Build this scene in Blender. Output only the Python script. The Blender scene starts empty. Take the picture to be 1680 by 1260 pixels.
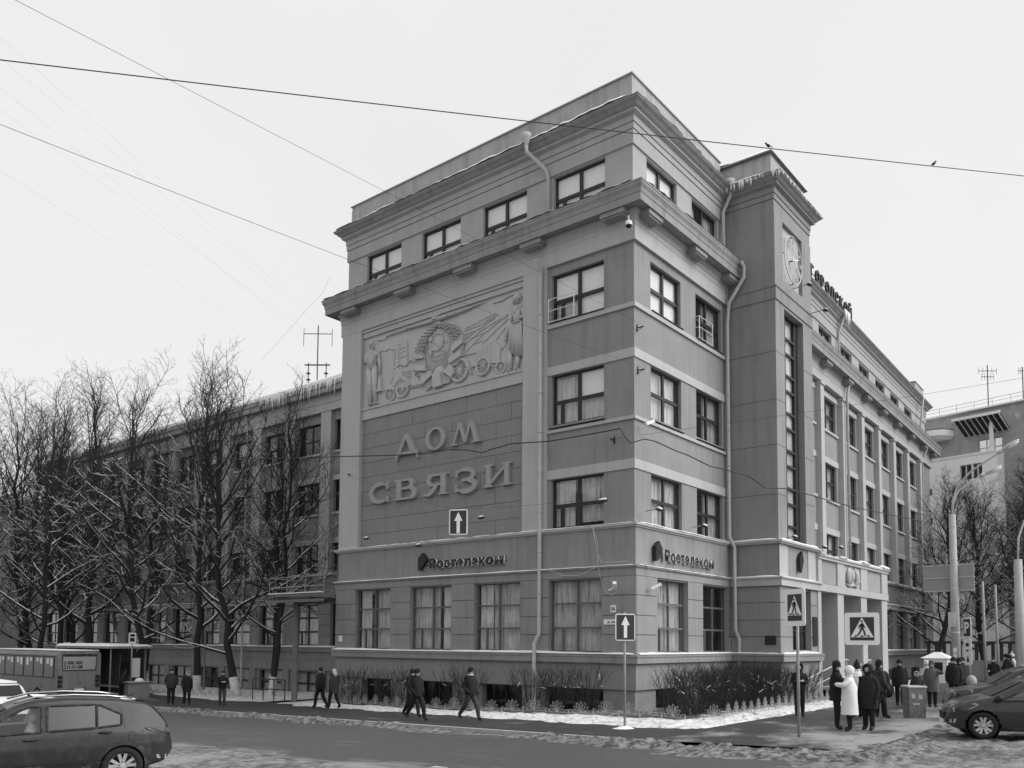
import bpy, bmesh, math, random
from mathutils import Vector, Matrix
R = math.radians
sc = bpy.context.scene
COL = sc.collection

# ------------------------------------------------------------------ camera
cd = bpy.data.cameras.new('camera')
cam = bpy.data.objects.new('camera', cd)
COL.objects.link(cam)
def cam_axes(yaw, pitch, roll):
    f = Vector((math.cos(yaw)*math.cos(pitch), math.sin(yaw)*math.cos(pitch), math.sin(pitch)))
    r = Vector((math.sin(yaw), -math.cos(yaw), 0)); d = f.cross(r)
    c, s = math.cos(roll), math.sin(roll)
    return c*r+s*d, -s*r+c*d, f
ar, ad, af = cam_axes(0.679469, 0.0662843, -0.00696717)
m = Matrix((ar, -ad, -af)).transposed().to_4x4()
m.translation = Vector((-28.16, -16.67, 2.6))
cam.matrix_world = m
cd.sensor_width = 36.0
cd.lens = 29.625
cd.shift_y = 0.19714
cd.clip_start = 0.1
cd.clip_end = 2000
sc.camera = cam

# ------------------------------------------------------------------ sky, sun, exposure
SUN_EL, SUN_AZ = R(36), R(-64)      # azimuth of the light, measured from +x towards +y
w = bpy.data.worlds.new('World'); sc.world = w; w.use_nodes = True
nt = w.node_tree; nt.nodes.clear()
out = nt.nodes.new('ShaderNodeOutputWorld'); bg = nt.nodes.new('ShaderNodeBackground')
sky = nt.nodes.new('ShaderNodeTexSky'); sky.sky_type = 'NISHITA'; sky.sun_disc = False
sky.sun_elevation = SUN_EL; sky.sun_rotation = R(90)-SUN_AZ
sky.air_density = 1.0; sky.dust_density = 3.0; sky.ozone_density = 1.0
bw = nt.nodes.new('ShaderNodeRGBToBW')            # black-and-white photograph under a closed cloud layer
mixn = nt.nodes.new('ShaderNodeMix'); mixn.data_type = 'FLOAT'; mixn.inputs[0].default_value = 0.93
mixn.inputs[3].default_value = 9.1
nt.links.new(sky.outputs[0], bw.inputs[0]); nt.links.new(bw.outputs[0], mixn.inputs[2])
tcw = nt.nodes.new('ShaderNodeTexCoord'); cl = nt.nodes.new('ShaderNodeTexNoise'); cl.inputs['Scale'].default_value = 2.2; cl.inputs['Detail'].default_value = 5   # faint cloud tone
clr = nt.nodes.new('ShaderNodeMapRange'); clr.inputs[1].default_value = .3; clr.inputs[2].default_value = .7; clr.inputs[3].default_value = .965; clr.inputs[4].default_value = 1.02
clm = nt.nodes.new('ShaderNodeMath'); clm.operation = 'MULTIPLY'
nt.links.new(tcw.outputs['Generated'], cl.inputs['Vector']); nt.links.new(cl.outputs[0], clr.inputs[0]); nt.links.new(clr.outputs[0], clm.inputs[0]); nt.links.new(mixn.outputs[0], clm.inputs[1])
nt.links.new(clm.outputs[0], bg.inputs[0]); bg.inputs[1].default_value = 0.1
nt.links.new(bg.outputs[0], out.inputs[0])
sd = bpy.data.lights.new('sun', 'SUN'); sd.energy = 3.0; sd.angle = R(55); sd.color = (1, 1, 1)
sun = bpy.data.objects.new('sun', sd); COL.objects.link(sun)
dv = Vector((math.cos(SUN_AZ)*math.cos(SUN_EL), math.sin(SUN_AZ)*math.cos(SUN_EL), math.sin(SUN_EL)))
sun.rotation_euler = dv.to_track_quat('Z', 'Y').to_euler()
sun.location = (0, -30, 40)
vs = sc.view_settings
vs.view_transform = 'Standard'; vs.look = 'None'; vs.exposure = 0.0; vs.gamma = 1.0; vs.use_curve_mapping = False

# ------------------------------------------------------------------ materials
def _new(name):
    m = bpy.data.materials.new(name); m.use_nodes = True
    nt = m.node_tree; b = nt.nodes['Principled BSDF']
    return m, nt, b
def mat(name, g, rough=0.85, var=0.12, scale=1.5, bump=0.0, bscale=40, streak=0.0, sscale=1.6, metal=0.0, spec=0.3, coat=0.0, dirt=None, dirt_scale=6, dirt_amt=0.5):
    """grey procedural material: base grey g, blotchy variation, optional vertical streaks, grain bump"""
    m, nt, b = _new(name)
    N, L = nt.nodes.new, nt.links.new
    tc = N('ShaderNodeTexCoord')
    n1 = N('ShaderNodeTexNoise'); n1.inputs['Scale'].default_value = scale; n1.inputs['Detail'].default_value = 6; n1.inputs['Roughness'].default_value = 0.65
    geo = N('ShaderNodeNewGeometry')
    L(geo.outputs['Position'], n1.inputs['Vector'])
    mr = N('ShaderNodeMapRange'); mr.inputs[1].default_value = 0.25; mr.inputs[2].default_value = 0.75
    mr.inputs[3].default_value = g*(1-var); mr.inputs[4].default_value = g*(1+var)
    L(n1.outputs[0], mr.inputs[0])
    val = mr.outputs[0]
    if streak > 0:
        mp = N('ShaderNodeMapping'); mp.inputs['Scale'].default_value = (2.2, 2.2, 0.18)
        L(geo.outputs['Position'], mp.inputs[0])
        n2 = N('ShaderNodeTexNoise'); n2.inputs['Scale'].default_value = sscale; n2.inputs['Detail'].default_value = 5
        L(mp.outputs[0], n2.inputs['Vector'])
        m2 = N('ShaderNodeMapRange'); m2.inputs[1].default_value = 0.48; m2.inputs[2].default_value = 0.78
        m2.inputs[3].default_value = 1.0; m2.inputs[4].default_value = 1.0-streak
        L(n2.outputs[0], m2.inputs[0])
        mu = N('ShaderNodeMath'); mu.operation = 'MULTIPLY'; L(val, mu.inputs[0]); L(m2.outputs[0], mu.inputs[1]); val = mu.outputs[0]
    if dirt is not None:
        n4 = N('ShaderNodeTexNoise'); n4.inputs['Scale'].default_value = dirt_scale; n4.inputs['Detail'].default_value = 8; n4.inputs['Roughness'].default_value = 0.7
        L(geo.outputs['Position'], n4.inputs['Vector'])
        m4 = N('ShaderNodeMapRange'); m4.inputs[1].default_value = 0.62-dirt_amt*0.3; m4.inputs[2].default_value = 0.72-dirt_amt*0.2
        L(n4.outputs[0], m4.inputs[0])
        mx = N('ShaderNodeMix'); mx.data_type = 'FLOAT'; L(m4.outputs[0], mx.inputs[0]); L(val, mx.inputs[2]); mx.inputs[3].default_value = dirt; val = mx.outputs[0]
    cmb = N('ShaderNodeCombineColor'); L(val, cmb.inputs[0]); L(val, cmb.inputs[1]); L(val, cmb.inputs[2])
    L(cmb.outputs[0], b.inputs['Base Color'])
    b.inputs['Roughness'].default_value = rough; b.inputs['Metallic'].default_value = metal
    b.inputs['Specular IOR Level'].default_value = spec
    if coat: b.inputs['Coat Weight'].default_value = coat; b.inputs['Coat Roughness'].default_value = 0.08
    if bump > 0:
        n3 = N('ShaderNodeTexNoise'); n3.inputs['Scale'].default_value = bscale; n3.inputs['Detail'].default_value = 4
        L(geo.outputs['Position'], n3.inputs['Vector'])
        bp = N('ShaderNodeBump'); bp.inputs['Strength'].default_value = bump; bp.inputs['Distance'].default_value = 0.02
        L(n3.outputs[0], bp.inputs['Height']); L(bp.outputs[0], b.inputs['Normal'])
    return m
def glass_mat(name, refl=0.12, tint=0.97, rough=0.02, wave=0.004):
    m = bpy.data.materials.new(name); m.use_nodes = True; nt = m.node_tree; nt.nodes.clear()
    N, L = nt.nodes.new, nt.links.new
    o = N('ShaderNodeOutputMaterial'); mx = N('ShaderNodeMixShader'); tr = N('ShaderNodeBsdfTransparent'); gl = N('ShaderNodeBsdfGlossy')
    tr.inputs[0].default_value = (tint, tint, tint, 1); gl.inputs['Roughness'].default_value = rough
    gl.inputs[0].default_value = (.95, .95, .95, 1)
    lw = N('ShaderNodeLayerWeight'); pw = N('ShaderNodeMath'); pw.operation = 'POWER'; pw.inputs[1].default_value = 4.0
    L(lw.outputs['Facing'], pw.inputs[0])
    ad = N('ShaderNodeMath'); ad.operation = 'MULTIPLY_ADD'; ad.use_clamp = True; ad.inputs[1].default_value = 0.85; ad.inputs[2].default_value = refl; L(pw.outputs[0], ad.inputs[0])
    geo = N('ShaderNodeNewGeometry'); n3 = N('ShaderNodeTexNoise'); n3.inputs['Scale'].default_value = 1.3
    L(geo.outputs['Position'], n3.inputs['Vector'])
    bp = N('ShaderNodeBump'); bp.inputs['Strength'].default_value = wave*10; bp.inputs['Distance'].default_value = 0.05
    L(n3.outputs[0], bp.inputs['Height']); L(bp.outputs[0], gl.inputs['Normal'])
    L(ad.outputs[0], mx.inputs[0]); L(tr.outputs[0], mx.inputs[1]); L(gl.outputs[0], mx.inputs[2]); L(mx.outputs[0], o.inputs[0])
    return m
M = {}
M['stucco_dark'] = mat('stucco dark', 0.28, 0.92, 0.11, 0.5, 0.25, 60, 0.22)
M['stucco_light'] = mat('stucco light', 0.46, 0.92, 0.07, 0.6, 0.2, 60, 0.11)
M['stucco_attic'] = mat('stucco attic', 0.385, 0.92, 0.08, 0.8, 0.2, 60, 0.13)
M['cornice'] = mat('dark streaked cornice', 0.30, 0.92, 0.12, 0.9, 0.2, 60, 0.3)  # darker, more streaked tone than the attic render
M['parapet'] = mat('parapet render', 0.40, 0.95, 0.12, 1.2, 0.3, 50, 0.32)
M['plinth'] = mat('plinth render', 0.26, 0.92, 0.10, 0.8, 0.3, 50, 0.12)
M['base_stone'] = mat('rusticated render', 0.28, 0.92, 0.11, 0.7, 0.25, 60, 0.22)
M['relief'] = mat('relief plaster', 0.50, 0.9, 0.05, 2.0, 0.15, 80, 0.05)
M['stone_panel'] = mat('stone panel', 0.26, 0.9, 0.09, 0.9, 0.2, 70, 0.06)
M['letter'] = mat('letter plaster', 0.36, 0.85, 0.05, 2.0, 0.1, 60)
M['joint'] = mat('joint', 0.10, 0.95, 0.1, 2)
M['frame_dark'] = mat('dark window frame', 0.030, 0.5, 0.1, 3)
M['frame_mid'] = mat('painted window frame', 0.13, 0.55, 0.1, 3)
M['frame_white'] = mat('white window frame', 0.65, 0.5, 0.05, 3)
M['glass'] = glass_mat('window glass', 0.10)
M['glass_dark'] = glass_mat('darker glass', 0.06, 0.6)
M['curtain'] = mat('curtain', 0.66, 0.95, 0.12, 3, streak=.6, sscale=5)  # vertical streaks paint fold shading into the curtain colour
M['blind'] = mat('white blind', 0.80, 0.9, 0.03, 2)
M['curtain_grey'] = mat('grey curtain', 0.55, 0.95, 0.15, 3, streak=.75, sscale=5)  # grey raised to stand in for pane reflections; streaks paint fold shade
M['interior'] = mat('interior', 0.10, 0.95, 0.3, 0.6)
M['metal_dark'] = mat('dark metal', 0.03, 0.5, 0.15, 4)
M['metal_grey'] = mat('grey painted metal', 0.30, 0.5, 0.12, 4)
M['metal_light'] = mat('galvanised metal', 0.55, 0.4, 0.12, 4, metal=0.2)
M['pipe'] = mat('drainpipe', 0.5, 0.6, 0.12, 3, streak=0.2)
M['snow'] = mat('snow', 0.86, 0.8, 0.05, 3, 0.5, 9, spec=0.2)
M['snow_dirty'] = mat('dirty snow', 0.62, 0.9, 0.14, 2.5, 0.8, 12, dirt=0.12, dirt_scale=5, dirt_amt=0.55)
M['ice'] = mat('icicles', 0.75, 0.25, 0.05, 5)
M['roof'] = mat('roof sheet', 0.16, 0.6, 0.15, 2, streak=0.1)
M['black'] = mat('black', 0.018, 0.6, 0.1, 4)
M['white_paint'] = mat('white paint', 0.80, 0.5, 0.04, 3)
M['rubber'] = mat('rubber', 0.025, 0.85, 0.2, 10)
M['concrete'] = mat('concrete pole', 0.42, 0.9, 0.15, 3, 0.3, 40, 0.15)

# ------------------------------------------------------------------ mesh collecting
class MB:
    def __init__(s): s.v = []; s.f = []; s.m = []
    def quad(s, a, b, c, d, m=0):
        i = len(s.v); s.v += [tuple(a), tuple(b), tuple(c), tuple(d)]; s.f.append((i, i+1, i+2, i+3)); s.m.append(m)
    def poly(s, pts, m=0):
        i = len(s.v); s.v += [tuple(p) for p in pts]; s.f.append(tuple(range(i, i+len(pts)))); s.m.append(m)
    def hexa(s, p, m=0):
        i = len(s.v); s.v += [tuple(q) for q in p]
        for q in ((0,3,2,1),(4,5,6,7),(0,1,5,4),(1,2,6,5),(2,3,7,6),(3,0,4,7)): s.f.append(tuple(i+k for k in q)); s.m.append(m)
    def box(s, x0, y0, z0, x1, y1, z1, m=0):
        s.hexa([(x0,y0,z0),(x1,y0,z0),(x1,y1,z0),(x0,y1,z0),(x0,y0,z1),(x1,y0,z1),(x1,y1,z1),(x0,y1,z1)], m)
    def fbox(s, F, u0, u1, z0, z1, o0, o1, m=0):
        s.hexa([F(u0,z0,o0),F(u1,z0,o0),F(u1,z0,o1),F(u0,z0,o1),F(u0,z1,o0),F(u1,z1,o0),F(u1,z1,o1),F(u0,z1,o1)], m)
    def tube(s, pts, rad, n=6, m=0, caps=True):
        pts = [Vector(p) for p in pts]
        if not hasattr(rad, '__len__'): rad = [rad]*len(pts)
        i0 = len(s.v); k = len(pts)
        a = None
        for j, p in enumerate(pts):
            d = (pts[min(j+1, k-1)]-pts[max(j-1, 0)])
            d = d.normalized() if d.length > 1e-9 else Vector((0, 0, 1))
            if a is None:
                a = d.orthogonal().normalized()
            else:
                a = a-d*a.dot(d)
                a = a.normalized() if a.length > 1e-6 else d.orthogonal().normalized()
            b = d.cross(a)
            for t in range(n):
                an = 2*math.pi*t/n
                s.v.append(tuple(p+(a*math.cos(an)+b*math.sin(an))*rad[j]))
        for j in range(k-1):
            for t in range(n):
                q = i0+j*n
                s.f.append((q+t, q+(t+1) % n, q+n+(t+1) % n, q+n+t)); s.m.append(m)
        if caps and n > 2:
            s.f.append(tuple(i0+t for t in range(n))[::-1]); s.m.append(m)
            s.f.append(tuple(i0+(k-1)*n+t for t in range(n))); s.m.append(m)
    def ell(s, c, r, m=0, seg=10, rings=6, rot=None):
        c = Vector(c); i0 = len(s.v)
        if not hasattr(r, '__len__'): r = (r, r, r)
        for a in range(rings+1):
            th = math.pi*a/rings
            for b in range(seg):
                ph = 2*math.pi*b/seg
                q = Vector((r[0]*math.sin(th)*math.cos(ph), r[1]*math.sin(th)*math.sin(ph), r[2]*math.cos(th)))
                if rot: q = rot @ q
                s.v.append(tuple(c+q))
        for a in range(rings):
            for b in range(seg):
                p = i0+a*seg
                s.f.append((p+b, p+seg+b, p+seg+(b+1) % seg, p+(b+1) % seg)); s.m.append(m)
    def prism(s, front, vec, m=0, ms=None):
        """polygon front (3d points) extruded by vec"""
        vec = Vector(vec); n = len(front); i = len(s.v)
        s.v += [tuple(p) for p in front]+[tuple(Vector(p)+vec) for p in front]
        s.f.append(tuple(range(i, i+n))); s.m.append(m)
        s.f.append(tuple(range(i+2*n-1, i+n-1, -1))); s.m.append(m)
        for k in range(n):
            s.f.append((i+k, i+n+k, i+n+(k+1) % n, i+(k+1) % n)); s.m.append(m if ms is None else ms)
    def lathe(s, prof, c=(0, 0, 0), axis='z', n=16, m=0):
        i0 = len(s.v); c = Vector(c)
        for r, h in prof:
            for t in range(n):
                a = 2*math.pi*t/n; x, y = r*math.cos(a), r*math.sin(a)
                q = {'z': (x, y, h), 'y': (x, h, y), 'x': (h, x, y)}[axis]
                s.v.append(tuple(c+Vector(q)))
        for j in range(len(prof)-1):
            for t in range(n):
                q = i0+j*n; s.f.append((q+t, q+(t+1) % n, q+n+(t+1) % n, q+n+t)); s.m.append(m)
    def sweep(s, prof, path, m=0):
        """profile [(out, z)] swept along ground path with mitred corners, outside on the right of travel"""
        P = [Vector(p) for p in path]; n = len(P); rows = []
        for j in range(n):
            ns = []
            if j > 0: d = (P[j]-P[j-1]).normalized(); ns.append(Vector((d.y, -d.x)))
            if j < n-1: d = (P[j+1]-P[j]).normalized(); ns.append(Vector((d.y, -d.x)))
            if len(ns) == 2:
                b = (ns[0]+ns[1]); b = b/(b.length_squared/2) if b.length > 1e-6 else ns[0]
            else: b = ns[0]
            rows.append([(P[j].x+b.x*o, P[j].y+b.y*o, z) for o, z in prof])
        i0 = len(s.v); k = len(prof)
        for r in rows: s.v += r
        for j in range(n-1):
            for t in range(k-1):
                q = i0+j*k+t; s.f.append((q, q+1, q+k+1, q+k)); s.m.append(m)
        s.f.append(tuple(i0+t for t in range(k))); s.m.append(m)
        s.f.append(tuple(i0+(n-1)*k+t for t in range(k))[::-1]); s.m.append(m)
    def wall(s, F, u0, u1, z0, z1, ops=(), out=0.0, depth=0.3, m=0, mr=None):
        us = sorted({u0, u1}|{min(max(q, u0), u1) for o in ops for q in o[:2]})
        zs = sorted({z0, z1}|{min(max(q, z0), z1) for o in ops for q in o[2:4]})
        for a, b in zip(us, us[1:]):
            for c, d in zip(zs, zs[1:]):
                um, zm = (a+b)/2, (c+d)/2
                if any(o[0] < um < o[1] and o[2] < zm < o[3] for o in ops): continue
                s.quad(F(a, c, out), F(b, c, out), F(b, d, out), F(a, d, out), m)
        for o in ops:
            a, b, c, d = o[:4]; q = m if mr is None else mr; e = out-depth
            s.quad(F(a,c,out),F(a,d,out),F(a,d,e),F(a,c,e),q); s.quad(F(b,c,e),F(b,d,e),F(b,d,out),F(b,c,out),q)
            s.quad(F(a,d,out),F(b,d,out),F(b,d,e),F(a,d,e),q); s.quad(F(a,c,e),F(b,c,e),F(b,c,out),F(a,c,out),q)
    def mesh(s, name, mats, smooth=False, recalc=True):
        me = bpy.data.meshes.new(name); me.from_pydata(s.v, [], s.f)
        mats = mats if isinstance(mats, (list, tuple)) else [mats]
        for q in mats: me.materials.append(M[q] if isinstance(q, str) else q)
        if len(mats) > 1: me.polygons.foreach_set('material_index', s.m)
        if smooth: me.polygons.foreach_set('use_smooth', [True]*len(me.polygons))
        me.update()
        if recalc:
            bm = bmesh.new(); bm.from_mesh(me); bmesh.ops.remove_doubles(bm, verts=bm.verts, dist=1e-5)
            bmesh.ops.recalc_face_normals(bm, faces=bm.faces); bm.to_mesh(me); bm.free()
        return me
    def build(s, name, mats, parent=None, smooth=False, recalc=True):
        return link(name, s.mesh(name, mats, smooth, recalc), parent)
def link(name, me, parent=None, mw=None):
    o = bpy.data.objects.new(name, me); COL.objects.link(o)
    if parent: o.parent = parent
    if mw is not None: o.matrix_local = mw
    return o
def tag(o, label=None, cat=None, group=None, kind=None):
    if label: o['label'] = label
    if cat: o['category'] = cat
    if group: o['group'] = group
    if kind: o['kind'] = kind
    return o
def thing(name, loc, label, cat, group=None, rz=0.0):
    o = bpy.data.objects.new(name, None); COL.objects.link(o); o.location = loc; o.rotation_euler = (0, 0, rz)
    o.empty_display_size = 0.3
    return tag(o, label, cat, group)
def copy_tree(o, parent=None):
    c = o.copy(); COL.objects.link(c); c.parent = parent
    for ch in list(o.children): copy_tree(ch, c)
    return c
def Fr(ox, oy, ux, uy, nx, ny):
    def f(u, z, o=0.0): return (ox+ux*u+nx*o, oy+uy*u+ny*o, z)
    return f
def text_mesh(txt, size, ext, mats, bold=0.0, align='LEFT', bevel=0.0):
    cu = bpy.data.curves.new('txt', 'FONT'); cu.body = txt; cu.size = size; cu.extrude = ext; cu.offset = bold; cu.align_x = align
    cu.bevel_depth = bevel; cu.resolution_u = 4
    o = bpy.data.objects.new('txt', cu); COL.objects.link(o)
    bpy.context.view_layer.update()
    dg = bpy.context.evaluated_depsgraph_get()
    me = bpy.data.meshes.new_from_object(o.evaluated_get(dg))
    bpy.data.objects.remove(o); bpy.data.curves.remove(cu)
    me.materials.clear()
    for q in (mats if isinstance(mats, (list, tuple)) else [mats]): me.materials.append(M[q])
    return me
def gz(y):
    """ground level: the street falls away to the left (towards +y)"""
    if y < -24: return 0.033*24
    if y < 26: return -0.033*y
    return -0.033*26-0.45*(1-math.exp(-(y-26)*0.033/0.45))
rnd = random.Random(7)
# ================================================================== the office building
B = thing('office_building', (0, 0, 0), 'large grey five storey office building with clock tower and two long wings', 'building')
FL = Fr(0, 0, 0, 1, -1, 0)                 # left facade, u = distance from the corner
FR = Fr(0, 0, 1, 0, 0, -1)                 # right facade
TL = Fr(8.45, 0, 0, -1, -1, 0)             # tower, left flank
TF = Fr(8.45, -2.4, 1, 0, 0, -1)           # tower front
TR = Fr(13.15, -2.4, 0, 1, 1, 0)
WA = R(1.6); wc, ws = math.cos(WA), math.sin(WA)
WR = Fr(13.15, 0.35, wc, ws, ws, -wc)      # right wing
LW = Fr(9.4, 17.5, 0, 1, -1, 0)            # left wing
def wpt(u, o=0): p = WR(u, 0, o); return (p[0], p[1])
PA = [(9, 17.5), (0, 17.5), (0, 0), (8.5, 0)]
PB = [(0, 4.19), (0, 0), (8.5, 0)]
PT = [(8.45, 0.3), (8.45, -2.4), (13.15, -2.4), (13.15, 0.6)]
WLEN = 40.85
PW = [wpt(-0.3), wpt(WLEN), wpt(WLEN, -9)]
PL = [(9.4, 78), (9.4, 17.3)]

# ---- shared pieces
pane_me = MB(); pane_me.quad((0, 0, 0), (1, 0, 0), (1, 0, 1), (0, 0, 1)); pane_me = pane_me.mesh('pane', 'glass')
pane_dk = MB(); pane_dk.quad((0, 0, 0), (1, 0, 0), (1, 0, 1), (0, 0, 1)); pane_dk = pane_dk.mesh('pane', 'glass_dark')
_cc = {}
def curtain_mesh(wd, ht, folds, mk, seed):
    key = (round(wd, 1), round(ht, 1), folds, mk, seed % 3)
    if key in _cc: return _cc[key]
    mb = MB(); n = max(6, int(wd*26)); r = random.Random(seed)
    xs = [wd*i/n for i in range(n+1)]; ph = r.random()*6
    def yy(x, t): return 0.045*folds*math.sin(x*26+ph+1.5*math.sin(x*5))*(0.5+0.5*t)
    for i in range(n):
        a, b = xs[i], xs[i+1]
        mb.quad((a, yy(a, 1), 0), (b, yy(b, 1), 0), (b, yy(b, .3), ht), (a, yy(a, .3), ht))
    _cc[key] = mb.mesh('curtain', mk, smooth=True); return _cc[key]
def fmat(F, u, z, o, su=1.0, sz=1.0):
    a = Vector(F(0, 0, 0)); ux = Vector(F(1, 0, 0))-a; nx = Vector(F(0, 0, 1))-a
    m = Matrix(((ux.x*su, nx.x, 0, 0), (ux.y*su, nx.y, 0, 0), (0, 0, sz, 0), (0, 0, 0, 1)))
    m.translation = Vector(F(u, z, o)); return m
STY = {
 'cross': [(0, .17, 0, .46), (.17, .5, 0, .46), (.5, 1, 0, .46), (0, .5, .46, 1), (.5, 1, .46, 1)],
 'cross4': [(0, .5, 0, .5), (.5, 1, 0, .5), (0, .5, .5, 1), (.5, 1, .5, 1)],
 'grid': [(0, .22, 0, .33), (.22, .5, 0, .33), (.5, 1, 0, .33), (0, .5, .33, .67), (.5, 1, .33, .67), (0, .5, .67, 1), (.5, 1, .67, 1)],
 'two': [(0, .5, 0, 1), (.5, 1, 0, 1)],
 'far': [(0, .5, 0, .45), (.5, 1, 0, .45), (0, .5, .45, 1), (.5, 1, .45, 1)],
}
wn = [0]
def window(F, u0, u1, z0, z1, sty='cross', depth=0.22, fm='frame_dark', t=0.072, cur=None, one_pane=False, base=0.0, tint=False, parent=None):
    """one window: frame mesh (part) with panes, curtain or blind as sub-parts"""
    wn[0] += 1; sd = wn[0]
    w_, h_ = u1-u0, z1-z0; o = base-depth
    mb = MB()
    fl = F is FL or F is LW      # u runs leftwards there: mirror so the narrow casement sits on the left
    cells = [(u0+a*w_+t, u0+b*w_-t, z0+c*h_+t, z0+d*h_-t) for a, b, c, d in ([(1-b, 1-a, c, d) for a, b, c, d in STY[sty]] if fl else STY[sty])]
    mb.wall(F, u0, u1, z0, z1, cells, o+.07, .09)
    wo = mb.build('window', fm, parent or B)
    me = pane_dk if tint else pane_me
    if one_pane: link('pane', me, wo, fmat(F, u0+.03, z0+.03, o+.03, w_-.06, h_-.06))
    else:
        for a, b, c, d in cells: link('pane', me, wo, fmat(F, a-.01, c-.01, o+.03, b-a+.02, d-c+.02))
    if cur:
        for k in cur:
            kind, a, b, c, d = k
            if fl: a, b = 1-b, 1-a
            ww, hh = (b-a)*w_, (d-c)*h_
            if kind == 'blind':
                q = MB(); q.box(0, -.01, 0, ww, .01, hh); q = q.mesh('blind', 'blind')
                link('blind', q, wo, fmat(F, u0+a*w_, z0+c*h_, o-.07))
            else:
                mk = {'white': 'curtain', 'grey': 'curtain_grey'}[kind]
                link('curtain', curtain_mesh(ww, hh, 1, mk, sd), wo, fmat(F, u0+a*w_, z0+c*h_, o-.16))
    return wo
FULLB = [('blind', 0, 1, 0, 1)]
FULLC = [('white', 0, 1, 0, 1)]
SIDES = [('white', 0, .33, 0, 1), ('white', .68, 1, 0, 1)]
GREYC = [('grey', 0, 1, 0, 1)]

# ---- main block walls
lw_win = [(1.4, 4.0), (5.5, 8.1), (9.5, 12.15), (13.5, 16.1)]
rw_win = [(1.3, 3.9), (5.3, 7.9)]
bs_win = [(1.43, 4.3), (5.5, 7.75), (9.5, 11.75), (13.55, 15.6)]
mb = MB()
mb.wall(FL, 0, 17.5, -1.6, 1.85, [(a, b, -.75 if i > 1 else -.3, .75) for i, (a, b) in enumerate(bs_win)], 0.0, .45)
mb.wall(FR, 0, 8.5, -1.0, 1.85, [(1.6, 4.0, -.05, .75), (5.4, 7.8, -.05, .75)], 0.0, .45)
mb.wall(Fr(0, 17.5, 1, 0, 0, 1), 0, 9.5, -1.6, 1.85)
mb.sweep([(0.0, .775), (.10, .78), (.10, 1.86), (0, 1.86)], PA)
mb.build('plinth_wall', 'plinth', B)
mb = MB()
mb.wall(FL, 0, 17.5, 1.85, 7.2, [(a, b, 2.22, 5.13) for a, b in lw_win], 0.1, .32)
mb.wall(FR, 0, 8.5, 1.85, 7.2, [(a+.2, b+.2, 2.22, 5.13) for a, b in rw_win], 0.1, .32)
mb.quad(FL(0, 1.85, .1), FL(-.1, 1.85, .1), FL(-.1, 7.2, .1), FL(0, 7.2, .1)); mb.quad(FR(0, 1.85, .1), FR(-.1, 1.85, .1), FR(-.1, 7.2, .1), FR(0, 7.2, .1))
mb.wall(Fr(0, 17.6, 1, 0, 0, 1), -.1, 9.5, 1.85, 7.2)
mb.build('ground_floor_wall', 'base_stone', B)
mb = MB()
up = [(1.4, 4.0, 7.3, 9.36), (1.4, 4.0, 11.66, 13.79), (1.4, 4.0, 16.03, 18.12)]
mb.wall(FL, 0, 5.5, 7.2, 20.4, up, 0, .3)
mb.wall(FL, 5.5, 16.05, 18.35, 20.4, (), 0); mb.wall(FL, 16.04, 17.5, 7.2, 20.4, (), 0)
mb.wall(FR, 0, 8.5, 7.2, 20.4, [(a, b, z0, z1) for a, b in rw_win for z0, z1 in ((7.3, 9.36), (11.66, 13.79), (16.03, 18.12))], 0, .3)
mb.wall(Fr(0, 17.5, 1, 0, 0, 1), 0, 9.5, 7.2, 20.4)
mb.build('upper_wall', 'stucco_dark', B)
mb = MB()
mb.wall(FL, .1, 17.4, 20.3, 22.6, [(a, b, 20.6, 22.5) for a, b in ((1.4, 4.0), (5.46, 8.0), (9.4, 11.95), (13.4, 15.95))], -.1, .3)
mb.wall(FR, .1, 8.6, 20.3, 22.6, [(1.2, 3.8, 20.6, 22.5), (5.2, 7.8, 20.6, 22.5)], -.1, .3)
mb.wall(Fr(0, 17.4, 1, 0, 0, 1), .1, 9.5, 20.3, 22.6)
mb.build('attic_wall', 'stucco_attic', B)
# interior dark shell behind all glazing
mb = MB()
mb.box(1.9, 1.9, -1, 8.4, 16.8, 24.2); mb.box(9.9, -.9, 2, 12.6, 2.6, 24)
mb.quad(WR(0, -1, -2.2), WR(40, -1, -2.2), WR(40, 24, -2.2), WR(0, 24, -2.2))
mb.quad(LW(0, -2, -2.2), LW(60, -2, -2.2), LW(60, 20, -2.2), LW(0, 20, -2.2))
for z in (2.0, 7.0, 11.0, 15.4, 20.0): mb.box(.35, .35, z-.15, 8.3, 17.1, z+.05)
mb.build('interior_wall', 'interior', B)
# floor bands (light), lintels, sills
for z0, z1, o, e in ((9.38, 9.76, .05, .01), (13.81, 14.17, .05, .01), (11.33, 11.46, .09, .03), (15.82, 16.0, .09, .03)):
    mb = MB(); mb.sweep([(0, z0), (o, z0), (o, z1), (0, z1+e)], PB); mb.build('floor_band', 'stucco_light', B)
for F, wl in ((FL, lw_win[:1]), (FR, rw_win)):
    for a, b in wl:
        for z in (11.5, 16.015): mb = MB(); mb.fbox(F, a-.06, b+.06, z, z+.035, -.15, .13); mb.build('window_sill', 'metal_dark', B)
for a, b in ((4.19, 5.47), (16.05, 17.52)):
    mb = MB(); mb.fbox(FL, a, b, 7.2, 18.5, -.3, .12); mb.build('pilaster', 'stucco_light', B)
mb = MB(); mb.sweep([(0, 18.5), (.13, 18.5), (.13, 19.1), (.15, 19.12), (.15, 19.32), (.18, 19.34), (.2, 19.5), (.27, 19.58), (.3, 19.68), (.05, 19.7)], PA)
mb.build('frieze', 'stucco_light', B)
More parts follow.
